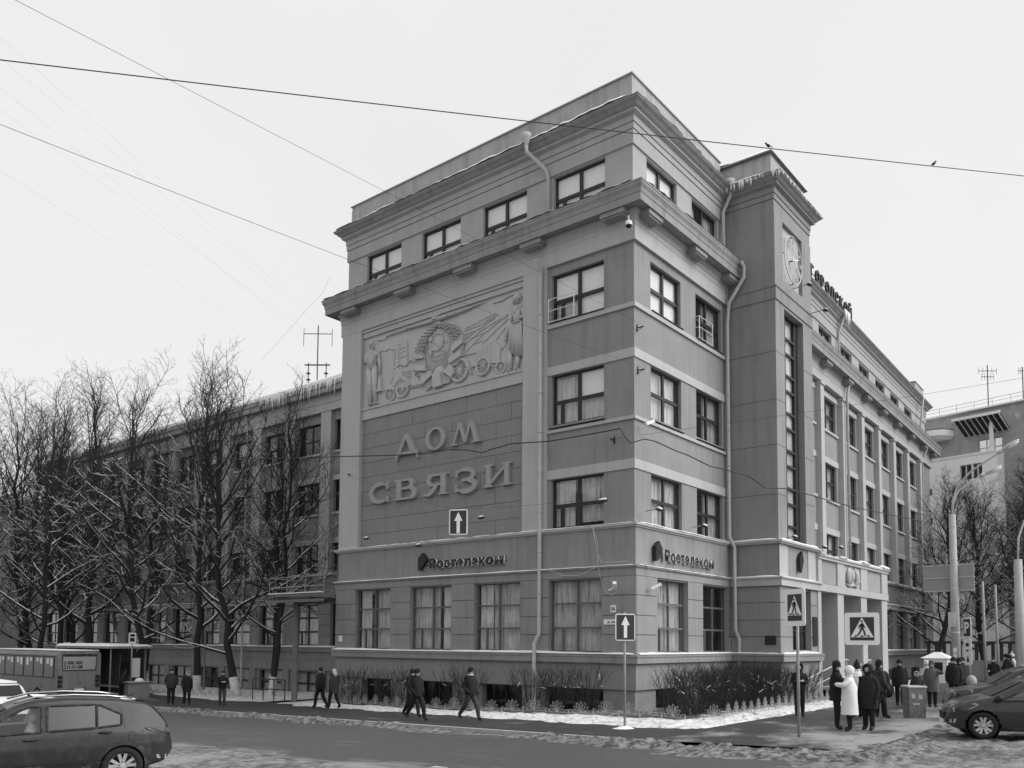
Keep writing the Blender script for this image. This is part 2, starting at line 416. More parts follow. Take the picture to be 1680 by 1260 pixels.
MAINC = [(0, 19.70), (.70, 19.71), (.70, 19.64), (.74, 19.64), (.74, 19.93), (.77, 19.97), (.77, 20.03), (.79, 20.12), (.86, 20.24), (.86, 20.33), (.88, 20.34), (.88, 20.41), (0, 20.56)]
mb = MB(); mb.sweep(MAINC, PA); mb.build('main_cornice', 'cornice', B)
mod_me = MB(); mod_me.box(-.55, .12, -.22, .55, .62, .03); mod_me.box(-.48, .12, -.29, .48, .56, -.2); mod_me = mod_me.mesh('modillion', 'cornice')
for u in (16.55, 12.55, 8.6, 4.7, .62): link('modillion', mod_me, B, fmat(FL, u, 19.665, 0.05))
for u in (.62, 4.6, 8.0): link('modillion', mod_me, B, fmat(FR, u, 19.665, 0.05))
ATT = [(-.1, 22.56), (-.03, 22.56), (-.03, 23.13), (-.055, 23.14), (-.055, 23.16), (0, 23.17), (0, 23.40), (-.02, 23.41), (-.02, 23.43), (.03, 23.44), (.03, 23.70), (.12, 23.74), (.2, 23.78), (.2, 23.9)]
ATC = [(-.1, 23.86), (.22, 23.87), (.30, 23.93), (.36, 24.0), (.48, 24.08), (.48, 24.13), (.51, 24.14), (.51, 24.18), (-.1, 24.32)]
def attic_top(path, dz=0.0, mk='stucco_attic'):
    mb = MB(); mb.sweep([(o, z+dz) for o, z in ATT], path); mb.build('attic_frieze', mk, B)
    mb = MB(); mb.sweep([(o, z+dz) for o, z in ATC], path); mb.build('attic_cornice', 'cornice', B)
def parapet(path, z0, z1, ins):
    mb = MB(); mb.sweep([(-ins, z0), (-ins, z1-.25), (-ins-.015, z1-.25), (-ins-.015, z1-.05), (-ins-.4, z1-.05), (-ins-.4, z0)], path); mb.build('parapet', 'parapet', B)
    mb = MB(); mb.sweep([(-ins-.45, z1-.055), (-ins+.05, z1-.055), (-ins+.05, z1), (-ins-.45, z1+.02)], path); mb.build('parapet_cap', 'metal_grey', B)
attic_top(PA); parapet([(12, 17.5), (0, 17.5), (0, 0), (8.5, 0), (8.5, 4)], 24.2, 25.62, .17)
mb = MB(); mb.box(.3, .3, 24.15, 14, 17.3, 24.35); mb.build('roof', 'roof', B)
# ledges and bands of the base
LED1 = [(.1, 1.8), (.25, 1.80), (.25, 2.02), (.28, 2.04), (.28, 2.12), (.1, 2.19)]
LIN1 = [(.1, 5.19), (.17, 5.19), (.17, 5.46), (.25, 5.52), (.25, 5.58), (.1, 5.62)]
LED2 = [(0, 7.08), (.16, 7.08), (.16, 7.12), (.24, 7.15), (.24, 7.24), (0, 7.28)]
for nm, pr in (('sill_ledge', LED1), ('lintel_band', LIN1), ('upper_ledge', LED2)):
    for path in (PA, PT, PW):
        mb = MB(); mb.sweep([(o+(0 if path is PA else .012), z) for o, z in pr], path); mb.build(nm, 'base_stone' if nm == 'sill_ledge' else 'stucco_light' if path is not PA or nm == 'upper_ledge' else 'stucco_dark', B)
# rusticated piers, block by block
_bl = {}
def blocks(F, u0, u1, zs, out, ext0=0.0, ext1=0.0):
    for a, b in zip(zs, zs[1:]):
        w_, h_ = round(u1-u0, 2), round(b-a, 2)
        if (w_, h_) not in _bl:
            q = MB(); g = .014; q.box(0, -.05, g, w_, 0, h_-g); e = .012
            _bl[(w_, h_)] = q.mesh('stone_block', 'base_stone')
        link('stone_block', _bl[(w_, h_)], B, fmat(F, u0, a, out+.055))
ZS = [2.17, 2.905, 3.655, 4.435, 5.195]
pl = [-.15]+[q for a, b in lw_win for q in (a, b)]+[17.6]
for a, b in zip(pl[::2], pl[1::2]): blocks(FL, a+.005, b-.005, ZS, .1)
pr_ = [-.095]+[q for a, b in rw_win for q in (a+.2, b+.2)]+[8.45]
for a, b in zip(pr_[::2], pr_[1::2]): blocks(FR, a+.005, b-.005, ZS, .1)

# ---- main block windows
CUR = {9: [('white', 0, .38, 0, 1), ('grey', .5, 1, .1, 1)], 13: [('blind', .5, 1, .46, 1), ('grey', 0, 1, 0, .95)], 16: [('blind', 0, .5, .46, 1), ('blind', .5, 1, 0, 1), ('grey', 0, .5, 0, .46)]}
for z0, z1, k in ((7.3, 9.36, 9), (11.66, 13.79, 13), (16.03, 18.12, 16)):
    window(FL, 1.4, 4.0, z0, z1, cur=CUR[k])
for i, (a, b) in enumerate(rw_win):
    for z0, z1 in ((7.3, 9.36), (11.66, 13.79), (16.03, 18.12)):
        window(FR, a, b, z0, z1, 'cross4', cur=FULLB if i == 0 and z0 > 16 else FULLC if i == 0 else [('grey', .45, 1, 0, 1)])
for i, (a, b) in enumerate(((1.4, 4.0), (5.46, 8.0), (9.4, 11.95), (13.4, 15.95))):
    window(FL, a, b, 20.6, 22.5, base=-.1, cur=FULLB if i < 2 else [('blind', .02, 1, .1, .95)])
window(FR, 1.2, 3.8, 20.6, 22.5, 'cross4', base=-.1, cur=FULLB); window(FR, 5.2, 7.8, 20.6, 22.5, 'cross4', base=-.1, cur=SIDES)
for i, (a, b) in enumerate(lw_win):
    window(FL, a, b, 2.22, 5.13, 'grid', base=.1, fm='frame_mid', t=.04, cur=[[('grey', 0, 1, 0, 1)], [('white', 0, .3, 0, 1), ('grey', .32, 1, 0, 1)], [('grey', .0, .62, 0, 1), ('white', .7, 1, 0, 1)], [('white', 0, .3, 0, 1), ('grey', .5, 1, 0, 1)]][i])
for i, (a, b) in enumerate(rw_win):
    window(FR, a+.2, b+.2, 2.22, 5.13, 'grid', base=.1, fm='frame_mid', t=.04, cur=GREYC if i == 0 else None)
for i, (a, b) in enumerate(bs_win): window(FL, a, b, -.75 if i > 1 else -.3, .75, 'two', depth=.4, t=.04, one_pane=True, tint=True)
for a, b in ((1.6, 4.0), (5.4, 7.8)): window(FR, a, b, -.05, .75, 'two', depth=.4, t=.04, one_pane=True, tint=True)

# ---- stone panel with joints behind the big letters
zr = [7.3, 7.95, 8.685, 9.42, 10.15, 10.875, 11.61, 12.345, 13.085, 13.83]
mb = MB(); mb.fbox(FL, 5.4, 16.1, 7.2, 18.4, -.5, -.15); mb.build('panel_back', 'joint', B)
for r in range(len(zr)-1):
    k = len(zr)-2-r
    js = [14.21-1.77*i for i in range(-1, 6)] if k % 2 == 0 else [15.1-1.77*i for i in range(6)]
    js = [16.05]+[j for j in sorted(js, reverse=True) if 5.6 < j < 15.95]+[5.47]
    for a, b in zip(js, js[1:]):
        q = MB(); g = .009; e = rnd.uniform(-.006, .006)
        q.fbox(FL, b+g, a-g, zr[r]+g, zr[r+1]-g, -.2, -.10+e); q.build('stone_block', 'stone_panel', B)
mb = MB(); mb.fbox(FL, 5.47, 16.05, 13.84, 14.33, -.2, -.03); mb.fbox(FL, 5.47, 16.05, 14.33, 14.45, -.2, .02); mb.build('relief_shelf', 'stucco_light', B)
mb = MB(); mb.fbox(FL, 5.47, 16.05, 18.1, 18.36, -.2, .0); mb.fbox(FL, 5.47, 16.05, 18.36, 18.5, -.2, .06); mb.build('relief_head', 'stucco_light', B)

# ---- tower
mb = MB()
mb.wall(TL, -.4, 2.4, -1, 22.47); mb.wall(TR, 0, 3.2, -1, 22.47)
mb.wall(TF, 0, 4.7, -1, 22.47, [(1.05, 3.5, 7.35, 18.15), (1.0, 3.5, 19.5, 22.3), (1.4, 3.8, 2.3, 5.1)], 0, .45)
mb.build('tower_wall', 'stucco_dark', B)
mb = MB(); mb.fbox(TF, 1.0, 3.5, 19.5, 22.3, -.6, -.16); mb.build('clock_recess', 'stucco_light', B)
for z in (9.32, 11.57, 13.65, 15.87):
    for F, a, b in ((TL, 0, 2.4), (TF, 0, 1.04), (TF, 3.51, 4.7)): mb = MB(); mb.fbox(F, a, b, z, z+.022, -.05, .006); mb.build('render_groove', 'joint', B)
mb = MB(); mb.sweep([(0, 18.3), (.05, 18.3), (.05, 18.84), (.1, 18.88), (.1, 18.93), (0, 18.98)], PT)
mb.build('tower_band', 'stucco_dark', B)
mb = MB(); mb.sweep([(0, 1.86), (.06, 1.86), (.06, .2), (0, .2)], PT); mb.build('tower_plinth', 'plinth', B)
attic_top(PT, -.12, 'stucco_dark'); parapet(PT+[], 24.1, 25.5, .2)
mb = MB()
mb.poly([(8.5, .6, 25.35), (8.5, -2.35, 25.35), (13.1, -2.35, 25.35), (13.1, .6, 25.35)]); mb.build('tower_roof', 'roof', B)
for z in ZS[:-1]:
    pass
for F, a, b in ((TL, -.05, 2.455), (TF, 0, 1.4), (TF, 3.8, 4.7)): blocks(F, a, b, ZS, .0)
# tall stair window: many rows of panes in pairs
mb = MB(); u0, u1 = 1.05, 3.5; zz = 7.35; cells = []
rows = []
while zz < 18.1:
    rows.append((zz, min(zz+.75, 18.15))); zz += .75
    if zz < 17.9: rows.append((zz, min(zz+1.05, 18.15))); zz += 1.05
for a, b in rows:
    for c, d in ((u0+.02, u0+.85), (u0+.85, u1-.4)): cells.append((c+.05, d-.05, a+.06, b-.05))
mb.wall(TF, u0, u1, 7.35, 18.15, cells, -.30, .1); sw = mb.build('window', 'frame_dark', B); sw['label'] = 'tall narrow stair window of the tower'
for a, b, c, d in cells: link('pane', pane_me, sw, fmat(TF, a, c, -.36, b-a, d-c))
mb = MB(); mb.fbox(TF, u0+.02, u0+.86, 7.4, 18.1, -.44, -.43); mb.build('blind', 'blind', sw); mb = MB(); mb.fbox(TF, u0+.9, u1-.42, 7.4, 18.1, -.46, -.45); mb.build('curtain', 'curtain_grey', sw)
window(TF, 1.4, 3.8, 2.3, 5.1, 'grid', depth=.3, fm='frame_dark', t=.04)
# base bands of the tower front: light vertical strips beside the dark panel
for a, b in ((0, 1.0), (3.6, 4.7)): mb = MB(); mb.fbox(TF, a, b, 5.62, 7.07, -.02, .035); mb.build('panel_strip', 'stucco_light', B)

# ---- clock: part of the building with ring, numerals, hands
ck = MB(); CKR = 1.13
ckm = fmat(TF, 2.25, 20.88, .04)
ring = [(CKR*math.sin(2*math.pi*i/48), 0, CKR*math.cos(2*math.pi*i/48)) for i in range(49)]
ck.tube(ring, .028, 6); ck.tube([(x*.72, 0, z*.72) for x, y, z in ring], .008, 4)
cko = ck.build('clock', 'metal_light', B); cko.matrix_local = ckm
rom = ['XII', 'I', 'II', 'III', 'IIII', 'V', 'VI', 'VII', 'VIII', 'IX', 'X', 'XI']
for i, s_ in enumerate(rom):
    q = MB(); x = -.065*(len(s_)-1)*.5*1.2
    strokes = []
    for ch in s_:
        if ch == 'I': strokes.append(((x, 0, -.13), (x, 0, .13))); x += .07
        elif ch == 'V': strokes += [((x-.03, 0, .13), (x+.03, 0, -.13)), ((x+.09, 0, .13), (x+.03, 0, -.13))]; x += .13
        else: strokes += [((x-.03, 0, .13), (x+.09, 0, -.13)), ((x+.09, 0, .13), (x-.03, 0, -.13))]; x += .13
    a = 2*math.pi*i/12; rm = Matrix.Rotation(a, 4, 'Y')
    for p0, p1 in strokes: q.tube([rm @ (Vector(p0)+Vector((0, 0, .93))), rm @ (Vector(p1)+Vector((0, 0, .93)))], .018, 4)
    q.build('numeral', 'metal_light', cko)
for nm, ang, ln, wd in (('hour_hand', 70, .62, .05), ('minute_hand', 128, 1.0, .04)):
    q = MB(); a = R(ang); d = Vector((math.sin(a), 0, math.cos(a))); s_ = Vector((math.cos(a), 0, -math.sin(a)))
    q.prism([tuple(-d*.2-s_*wd), tuple(-d*.2+s_*wd), tuple(d*ln+s_*.012), tuple(d*ln-s_*.012)], (0, .02, 0)); o = q.build(nm, 'white_paint', cko); o.location = (0, .04, 0)
q = MB(); q.ell((0, .02, 0), (.07, .05, .07)); q.tube([(0, 0, 0), (0, -.45, 0)], .03, 6); q.build('hub', 'metal_dark', cko)
q = MB(); q.tube([(0, 0, -1.13), (0, -.45, -1.2)], .025, 5); q.tube([(0, 0, 1.13), (0, -.45, 1.2)], .025, 5); q.tube([(-1.13, 0, 0), (-1.0, -.45, 0)], .02, 5); q.build('bracket', 'metal_dark', cko)

# ---- right wing
W_R = [13.05-4.47*k for k in (2, 1, 0)]+[17.6, 22.0, 26.4, 30.9, 35.5]
ww = [(r-2.9, r+.12) for r in W_R if r-2.9 > .8]
mb = MB()
mb.wall(WR, -.2, WLEN, -1, 1.85, [(a, b, -.2, .75) for a, b in ww], 0, .4)
mb.wall(WR, -.2, WLEN, 1.85, 7.2, [(a, b, 2.25, 5.13) for a, b in ww], 0, .4)
mb.wall(WR, -.2, WLEN, 7.2, 20.4, [(a, b, z0, z1) for a, b in ww for z0, z1 in ((7.4, 9.38), (11.6, 13.8), (15.95, 17.95))], 0, .3)
E_ = Fr(*wpt(WLEN), -ws, wc, wc, ws)
mb.wall(E_, 0, 9, -1, 20.4)
mb.build('wing_wall', 'stucco_dark', B)
mb = MB()
mb.wall(WR, -.2, WLEN-.1, 20.3, 22.6, [(a+.2, b-.2, 20.6, 22.45) for a, b in ww], -.1, .35); mb.wall(E_, 0, 9, 20.3, 22.6, (), -.1); mb.build('attic_wall', 'stucco_attic', B)
for (a, b) in ww:
    for z in (9.38, 13.81): mb = MB(); mb.fbox(WR, a-.5, b+.5, z+.01, z+.38, -.02, .05); mb.build('window_lintel', 'stucco_light', B)
    for z in (15.75, 11.4): mb = MB(); mb.fbox(WR, a-.3, b+.3, z, z+.14, -.02, .11); mb.build('window_sill', 'stucco_light', B)
    window(WR, a, b, 7.4, 9.38, 'cross4', .22, cur=FULLC); window(WR, a, b, 11.6, 13.8, 'cross4', .22, cur=FULLC if rnd.random() < .6 else GREYC)
    window(WR, a, b, 15.95, 17.95, 'cross4', .22, cur=GREYC); window(WR, a, b, 2.25, 5.13, 'grid', .3, t=.05, cur=GREYC)
    window(WR, a+.2, b-.2, 20.6, 22.45, 'cross4', .25, base=-.1, cur=SIDES, one_pane=True)
    window(WR, a, b, -.2, .75, 'two', .35, t=.04, one_pane=True, tint=True)
pu = [ww[0][0]-.95]+[(p[1]+q[0])/2 for p, q in zip(ww, ww[1:])]+[ww[-1][1]+.85]
for c_ in pu:
    mb = MB(); mb.fbox(WR, c_-.34, c_+.34, 7.2, 18.3, -.1, .34); mb.fbox(WR, c_-.42, c_+.42, 18.28, 18.42, -.1, .42); mb.fbox(WR, c_-.38, c_+.38, 18.42, 18.52, -.1, .38); mb.build('pilaster', 'stucco_light', B)
    blocks(WR, c_-.7, c_+.7, ZS, .012)
mb = MB(); mb.fbox(WR, -.2, WLEN, 18.0, 18.3, -.02, .05); mb.build('fascia', 'stucco_light', B)
mb = MB(); mb.sweep([(0, 18.5), (.33, 18.5), (.33, 19.0), (.35, 19.02), (.35, 19.3), (.38, 19.5), (.45, 19.58), (.48, 19.7), (0, 19.7)], PW); mb.build('frieze', 'stucco_light', B)
mb = MB(); mb.sweep([(o+.18, z) for o, z in MAINC[:-1]]+[(0, 20.56)], PW); mb.build('main_cornice', 'cornice', B)
for c_ in pu+[WLEN-.6]: link('modillion', mod_me, B, fmat(WR, c_, 19.665, .22))
attic_top(PW)
mb = MB(); mb.quad(WR(-.2, 24.2, .2), WR(WLEN, 24.2, .2), WR(WLEN, 25.0, -8), WR(-.2, 25.0, -8)); mb.build('roof', 'roof', B)
parapet([wpt(37.2, -4), wpt(37.2), wpt(WLEN), wpt(WLEN, -4)], 24.2, 25.7, .15)
mb = MB(); mb.wall(WR, WLEN-3.6, WLEN+.1, 1.9, 20.0, (), .14); mb.fbox(WR, WLEN-3.6, WLEN-3.55, 1.9, 20.0, 0, .14); mb.build('end_pavilion', 'stucco_dark', B)
# snow guard pickets on the cornice edge
mb = MB(); u = 9.5
while u < 40:
    mb.tube([WR(u, 20.5, .9), WR(u, 20.75, .85)], .012, 3); u += .55
mb.tube([WR(9.5, 20.7, .86), WR(40, 20.7, .86)], .012, 3); mb.build('snow_guard', 'metal_dark', B)

# ---- portico
PF = Fr(13.15, -2.5, 1, 0, 0, -1)
for a, b in ((-.02, .45), (2.9, 3.88), (6.83, 7.9), (10.81, 11.9)):
    mb = MB(); mb.fbox(PF, a, b, -.6, 5.2, -2.9, 0); mb.build('portico_pier', 'stucco_light' , B)
    mb = MB(); mb.fbox(PF, a-.05 if a > 0 else a+.01, b+.05, 5.58, 6.78, -.5, .04); mb.fbox(PF, a-.12 if a > 0 else a+.01, b+.1, 7.0, 7.12, -.6, .2); mb.build('balustrade_post', 'stucco_light', B)
for a, b in ((.45, 2.9), (3.88, 6.83), (7.9, 10.81)):
    mb = MB(); mb.fbox(PF, a, b, -.3, 5.2, -2.92, -2.6); mb.build('niche_wall', 'stucco_dark', B)
    mb = MB(); mb.fbox(PF, a+.5, b-.5, .2, 3.2, -2.6, -2.5); mb.build('door', 'frame_dark', B)
for pth, nm, z0, z1, o in (((-.03, 11.95), 'entablature', 5.2, 5.56, .08), ((-.02, 11.98), 'balustrade_cornice', 6.78, 6.92, .1), ((-.025, 12.0), 'balustrade_cornice', 6.92, 7.02, .16)):
    mb = MB(); mb.fbox(PF, pth[0], pth[1], z0, z1, -2.9, o); mb.build(nm, 'stucco_light', B)
for a, b in ((.45, 2.9), (7.9, 10.81)):
    mb = MB(); mb.fbox(PF, a, b, 5.56, 6.78, -.3, -.1); n = int((b-a)/.16)
    for i in range(n):
        u = a+.06+i*(b-a-.1)/n
        mb.tube([PF(u+.05, 5.62, -.09), PF(u+.05, 6.7, -.09)], .055, 6); mb.fbox(PF, u, u+.1, 6.68, 6.76, -.1, -.03)
    mb.build('fluted_panel', 'stucco_light', B)
mb = MB(); mb.fbox(PF, 3.88, 6.83, 5.56, 6.78, -.3, -.04); mb.build('emblem_panel', 'stucco_light', B)
mb = MB(); mb.fbox(PF, -.02, 11.9, 6.9, 7.0, -2.9, -.1); mb.build('portico_roof', 'roof', B)

# ---- left wing
lww = [(13.6+4.13*k, 16.4+4.13*k) for k in range(-3, 11)]
mb = MB()
LEN = 60
mb.wall(LW, -.1, LEN, -2.2, 20.2, [(a, b, z0, z1) for a, b in lww for z0, z1 in ((-1.35, .4), (2.25, 5.15), (7.35, 9.38), (11.6, 13.8), (15.95, 18.1))], 0, .35)
mb.wall(Fr(9.4, 17.5+LEN, 1, 0, 0, 1), 0, 12, -2.2, 20.2)
mb.build('wing_wall', 'stucco_dark', B)
for (a, b) in lww:
    if a < 7: continue
    for z0, z1, st, cu in ((2.25, 5.15, 'grid', GREYC), (7.35, 9.38, 'far', None), (11.6, 13.8, 'far', None), (15.95, 18.1, 'cross', SIDES)):
        window(LW, a, b, z0, z1, st, .28, one_pane=True, cur=cu if rnd.random() < .75 else None, t=.06)
    window(LW, a, b, -1.35, .4, 'cross4', .3, one_pane=True, cur=GREYC if rnd.random() < .5 else None, t=.06)
    for z in (9.38, 13.81): mb = MB(); mb.fbox(LW, a-.1, b+.1, z+.01, z+.38, -.02, .05); mb.build('window_lintel', 'stucco_light', B)
    for z in (15.75, 11.4): mb = MB(); mb.fbox(LW, a-.02, b+.02, z, z+.14, -.02, .11); mb.build('window_sill', 'stucco_light', B)
for p, q in zip(lww, lww[1:]):
    if p[0] < 4: continue
    mb = MB(); mb.fbox(LW, p[1]+.12, q[0]-.12, 7.2, 18.75, -.1, .28); mb.build('pilaster', 'stucco_light', B)
    blocks(LW, p[1]+.03, q[0]-.03, ZS, .0)
    mb = MB(); mb.fbox(LW, p[1]+.35, q[0]-.35, -2, .5, -.05, .12); mb.build('basement_pier', 'plinth', B)
for nm, pr, mk in (('sill_ledge', LED1, 'plinth'), ('lintel_band', LIN1, 'stucco_light'), ('upper_ledge', LED2, 'stucco_light'), ('basement_band', [(0, .5), (.13, .5), (.13, 1.15), (0, 1.17)], 'stucco_dark'),
                   ('frieze', [(0, 18.76), (.32, 18.76), (.32, 19.28), (.3, 19.29), (.3, 19.31), (.34, 19.32), (.34, 19.95), (0, 19.97)], 'stucco_light'),
                   ('eave', [(0, 19.93), (.75, 19.95), (.75, 20.3), (.82, 20.34), (.82, 20.62), (0, 20.75)], 'metal_grey')):
    mb = MB(); mb.sweep([(o-.07 if nm in ('sill_ledge', 'lintel_band') and o > .1 else o if nm not in ('sill_ledge', 'lintel_band') else 0, z) for o, z in pr], PL); mb.build(nm, mk, B)
mb = MB(); mb.quad((8.62, 78, 20.66), (8.62, 17.4, 20.66), (15, 17.4, 23.2), (15, 78, 23.2)); mb.quad((15, 17.4, 23.2), (15, 78, 23.2), (22, 78, 20.6), (22, 17.4, 20.6)); mb.build('roof', 'roof', B)
# ================================================================== relief panel (plaster figures, car, emblem, tractor)
RO = -.1                                        # background plane of the relief
rb = MB(); rb.fbox(FL, 5.47, 16.05, 14.44, 18.11, -.2, RO); rl = rb.build('relief_background', 'relief', B)
OS = 1.55                                       # depth of the carving
def rp(s, z, o=0.0): return Vector(FL(16.05-s, 14.45+z, RO+o*OS))
class RB(MB):
    def limb(s, pts, rad, n=8, k=.55):
        """rounded limb half sunk in the background: tube flattened towards the wall"""
        i0 = len(s.v); s.tube([rp(a, b, .05) for a, b in pts], rad, n)
        for i in range(i0, len(s.v)):
            x, y, z = s.v[i]; cx = -(RO+.05*OS); s.v[i] = ((x-cx)*k*1.25+cx, y, z)
    def dome(s, a, b, ra, rz, h, seg=18, rings=5):
        i0 = len(s.v)
        for r in range(rings+1):
            t = r/rings; q = math.cos(t*math.pi/2)
            for k in range(seg):
                an = 2*math.pi*k/seg
                s.v.append(tuple(rp(a+ra*math.sin((1-t)*math.pi/2)*math.cos(an), b+rz*math.sin((1-t)*math.pi/2)*math.sin(an), h*math.sin(t*math.pi/2))))
        for r in range(rings):
            for k in range(seg):
                p = i0+r*seg; s.f.append((p+k, p+(k+1) % seg, p+seg+(k+1) % seg, p+seg+k)); s.m.append(0)
    def slab(s, pts, h, h0=-.03): s.prism([rp(a, b, h) for a, b in pts], rp(0, 0, h0)-rp(0, 0, h))
    def line(s, pts, r=.018, o=.015): s.tube([rp(a, b, o) for a, b in pts], r, 5)
    def wheel(s, a, b, r, h=.08, spokes=10, hub=.2):
        n = 24
        s.tube([rp(a+r*.88*math.cos(2*math.pi*i/n), b+r*.88*math.sin(2*math.pi*i/n), h*.6) for i in range(n+1)], r*.13, 6)
        s.dome(a, b, r*hub, r*hub, h)
        for i in range(spokes):
            an = 2*math.pi*i/spokes; s.tube([rp(a+r*.1*math.cos(an), b+r*.1*math.sin(an), h*.5), rp(a+r*.85*math.cos(an), b+r*.85*math.sin(an), h*.5)], r*.055, 4)
# man with lantern
q = RB()
q.limb([(.52, 2.05), (.55, 1.1), (.6, .2)], [.2, .17, .13]); q.limb([(.9, 2.05), (.93, 1.0), (1.0, .2)], [.2, .17, .13]); q.line([(.62, 1.9), (.68, 1.2), (.74, .4)], .02, .05); q.line([(.5, 1.2), (.66, 1.1)], .025, .12); q.line([(.85, 1.1), (1.05, 1.0)], .025, .12)
q.slab([(.42, 2.0), (1.02, 2.0), (1.08, 2.45), (1.12, 2.72), (.72, 2.95), (.3, 2.85), (.32, 2.4)], .1); q.limb([(.7, 2.0), (.7, 2.35), (.71, 2.72)], [.2, .2, .26], 10, .6); q.line([(.45, 2.3), (.7, 2.2), (1.0, 2.32)], .03, .13); q.line([(.42, 2.15), (.75, 2.08), (1.02, 2.18)], .03, .13); q.slab([(1.02, 2.75), (1.2, 2.65), (1.22, 2.4), (1.05, 2.45)], .15)
q.limb([(1.1, 2.7), (1.27, 2.1), (1.28, 1.55)], [.13, .1, .07]); q.limb([(.3, 2.75), (.17, 2.35), (.42, 2.5)], [.13, .11, .09])
q.dome(.68, 3.2, .16, .23, .2); q.dome(.78, 3.18, .05, .06, .2); q.dome(.62, 3.3, .17, .15, .19); q.limb([(.68, 2.95), (.68, 3.05)], [.1, .1])
q.dome(.62, .13, .16, .08, .16); q.dome(1.05, .12, .16, .08, .16); q.line([(.42, 2.02), (.72, 1.95), (1.02, 2.02)], .035, .12)
q.line([(.6, 2.85), (.72, 2.5), (.85, 2.85)], .02, .16)
q.build('relief_worker', 'relief', B, True)
q = RB(); q.slab([(1.24, 1.36), (1.42, 1.36), (1.46, .75), (1.2, .75)], .09); q.slab([(1.16, .75), (1.5, .75), (1.5, .66), (1.16, .66)], .12); q.line([(1.25, 1.36), (1.33, 1.52), (1.41, 1.36)], .02, .06); q.build('relief_lantern', 'relief', B)
# motor car
q = RB()
q.slab([(1.58, .69), (2.11, .93), (2.25, 1.3), (2.35, 1.58), (2.58, 1.66), (2.83, 1.47), (3.7, 1.34), (3.83, .97), (4.39, .5), (3.46, .52), (2.9, .6), (2.41, .57)], .05)
q.slab([(2.35, .75), (2.55, 1.05), (2.95, 1.12), (3.3, .98), (3.55, .6), (3.45, .55), (3.2, .85), (2.9, 1.0), (2.6, .9), (2.42, .7)], .1)
for i in range(5): q.line([(2.88, 1.02+.085*i), (3.62, .94+.085*i)], .017, .06)
q.dome(2.86, 1.1, .14, .13, .13); q.line([(2.25, 1.6), (2.3, 1.2), (2.1, .93)], .02, .06); q.line([(3.45, .47), (4.39, .42)], .03, .04)
q.wheel(2.94, .52, .47); q.wheel(2.03, .38, .38, .05); q.wheel(3.97, .94, .26, .06)
q.build('relief_car', 'relief', B)
# towers, hills, aircraft, banner pole
q = RB()
for a in (2.24, 2.34, 2.56, 2.66, 3.2, 3.25): q.line([(a, 1.8), (a-.02, 2.66+(.22 if a > 2.5 else 0))], .014, .01)
for z in (2.15, 2.4, 2.6): q.line([(2.72, z-.06), (2.85, z), (3.12, z-.02)], .014, .01)
q.line([(2.24, 1.69), (2.45, 1.66), (2.68, 1.79), (3.13, 1.63), (3.48, 1.85), (3.86, 1.68)], .035, .03)
q.line([(1.22, 2.74), (1.42, 2.78), (1.62, 2.7), (1.9, 2.76), (2.22, 2.64)], .025, .015)
q.build('relief_skyline', 'relief', B)
for pts in ([(1.0, 3.38), (1.56, 3.31), (1.72, 3.4), (2.25, 3.46)], [(8.69, 3.38), (9.28, 3.36), (9.5, 3.44), (9.95, 3.48)]): q = RB(); q.line(pts, .03, .03); q.build('relief_aircraft', 'relief', B)
q = RB(); q.limb([(1.7, 3.42), (3.6, 3.46), (5.2, 3.42), (7.0, 3.46), (8.3, 3.55)], [.02, .06, .12, .07, .02], 8, 1.0)
for a in (3.3, 3.8, 4.3, 6.0, 6.5, 7.0): q.dome(a, 3.46, .05, .09, .16)
q.dome(5.2, 3.45, .28, .13, .2); q.line([(4.9, 3.6), (5.5, 3.6)], .03, .1); q.slab([(5.1, 3.35), (5.45, 3.35), (5.5, 3.1), (5.05, 3.1)], .07); q.build('relief_airship', 'relief', B, True)
# emblem: globe in a wreath of wheat tied with ribbons, sun below
q = RB(); q.dome(5.36, 2.2, .76, .84, .10, 28, 7)
for zz in (1.7, 2.2, 2.7): q.line([(5.36-.7*math.cos(abs(zz-2.2)), zz), (5.36, zz-.1), (5.36+.7*math.cos(abs(zz-2.2)), zz)], .012, .09)
q.build('relief_globe', 'relief', B, True)
q = RB()
q.tube([rp(4.96, 2.5, .12), rp(5.86, 1.76, .12)], .028, 6); q.slab([(5.0, 2.62), (5.12, 2.5), (4.98, 2.36), (4.86, 2.48)], .16); q.slab([(4.94, 2.02), (5.06, 2.0), (5.02, 1.72), (4.94, 1.72)], .15)
arc = [(5.05, 2.62), (5.4, 2.74), (5.66, 2.6), (5.77, 2.33), (5.72, 2.05), (5.5, 1.88), (5.22, 1.88), (4.98, 1.98)]
q.tube([rp(a, b, .12) for a, b in arc], [.012, .022, .034, .042, .042, .034, .026, .03], 6)
q.build('relief_hammer_and_sickle', 'relief', B)
q = RB()
for i in range(17):
    an = math.pi*(.08+.84*i/16); q.tube([rp(5.4+.38*math.cos(an), .85+.3*math.sin(an), .06), rp(5.4+.95*math.cos(an), .95+.75*math.sin(an)*1.1, .04)], .022, 4)
q.dome(5.42, .83, .4, .33, .12); q.build('relief_sun', 'relief', B)
r_ = random.Random(3)
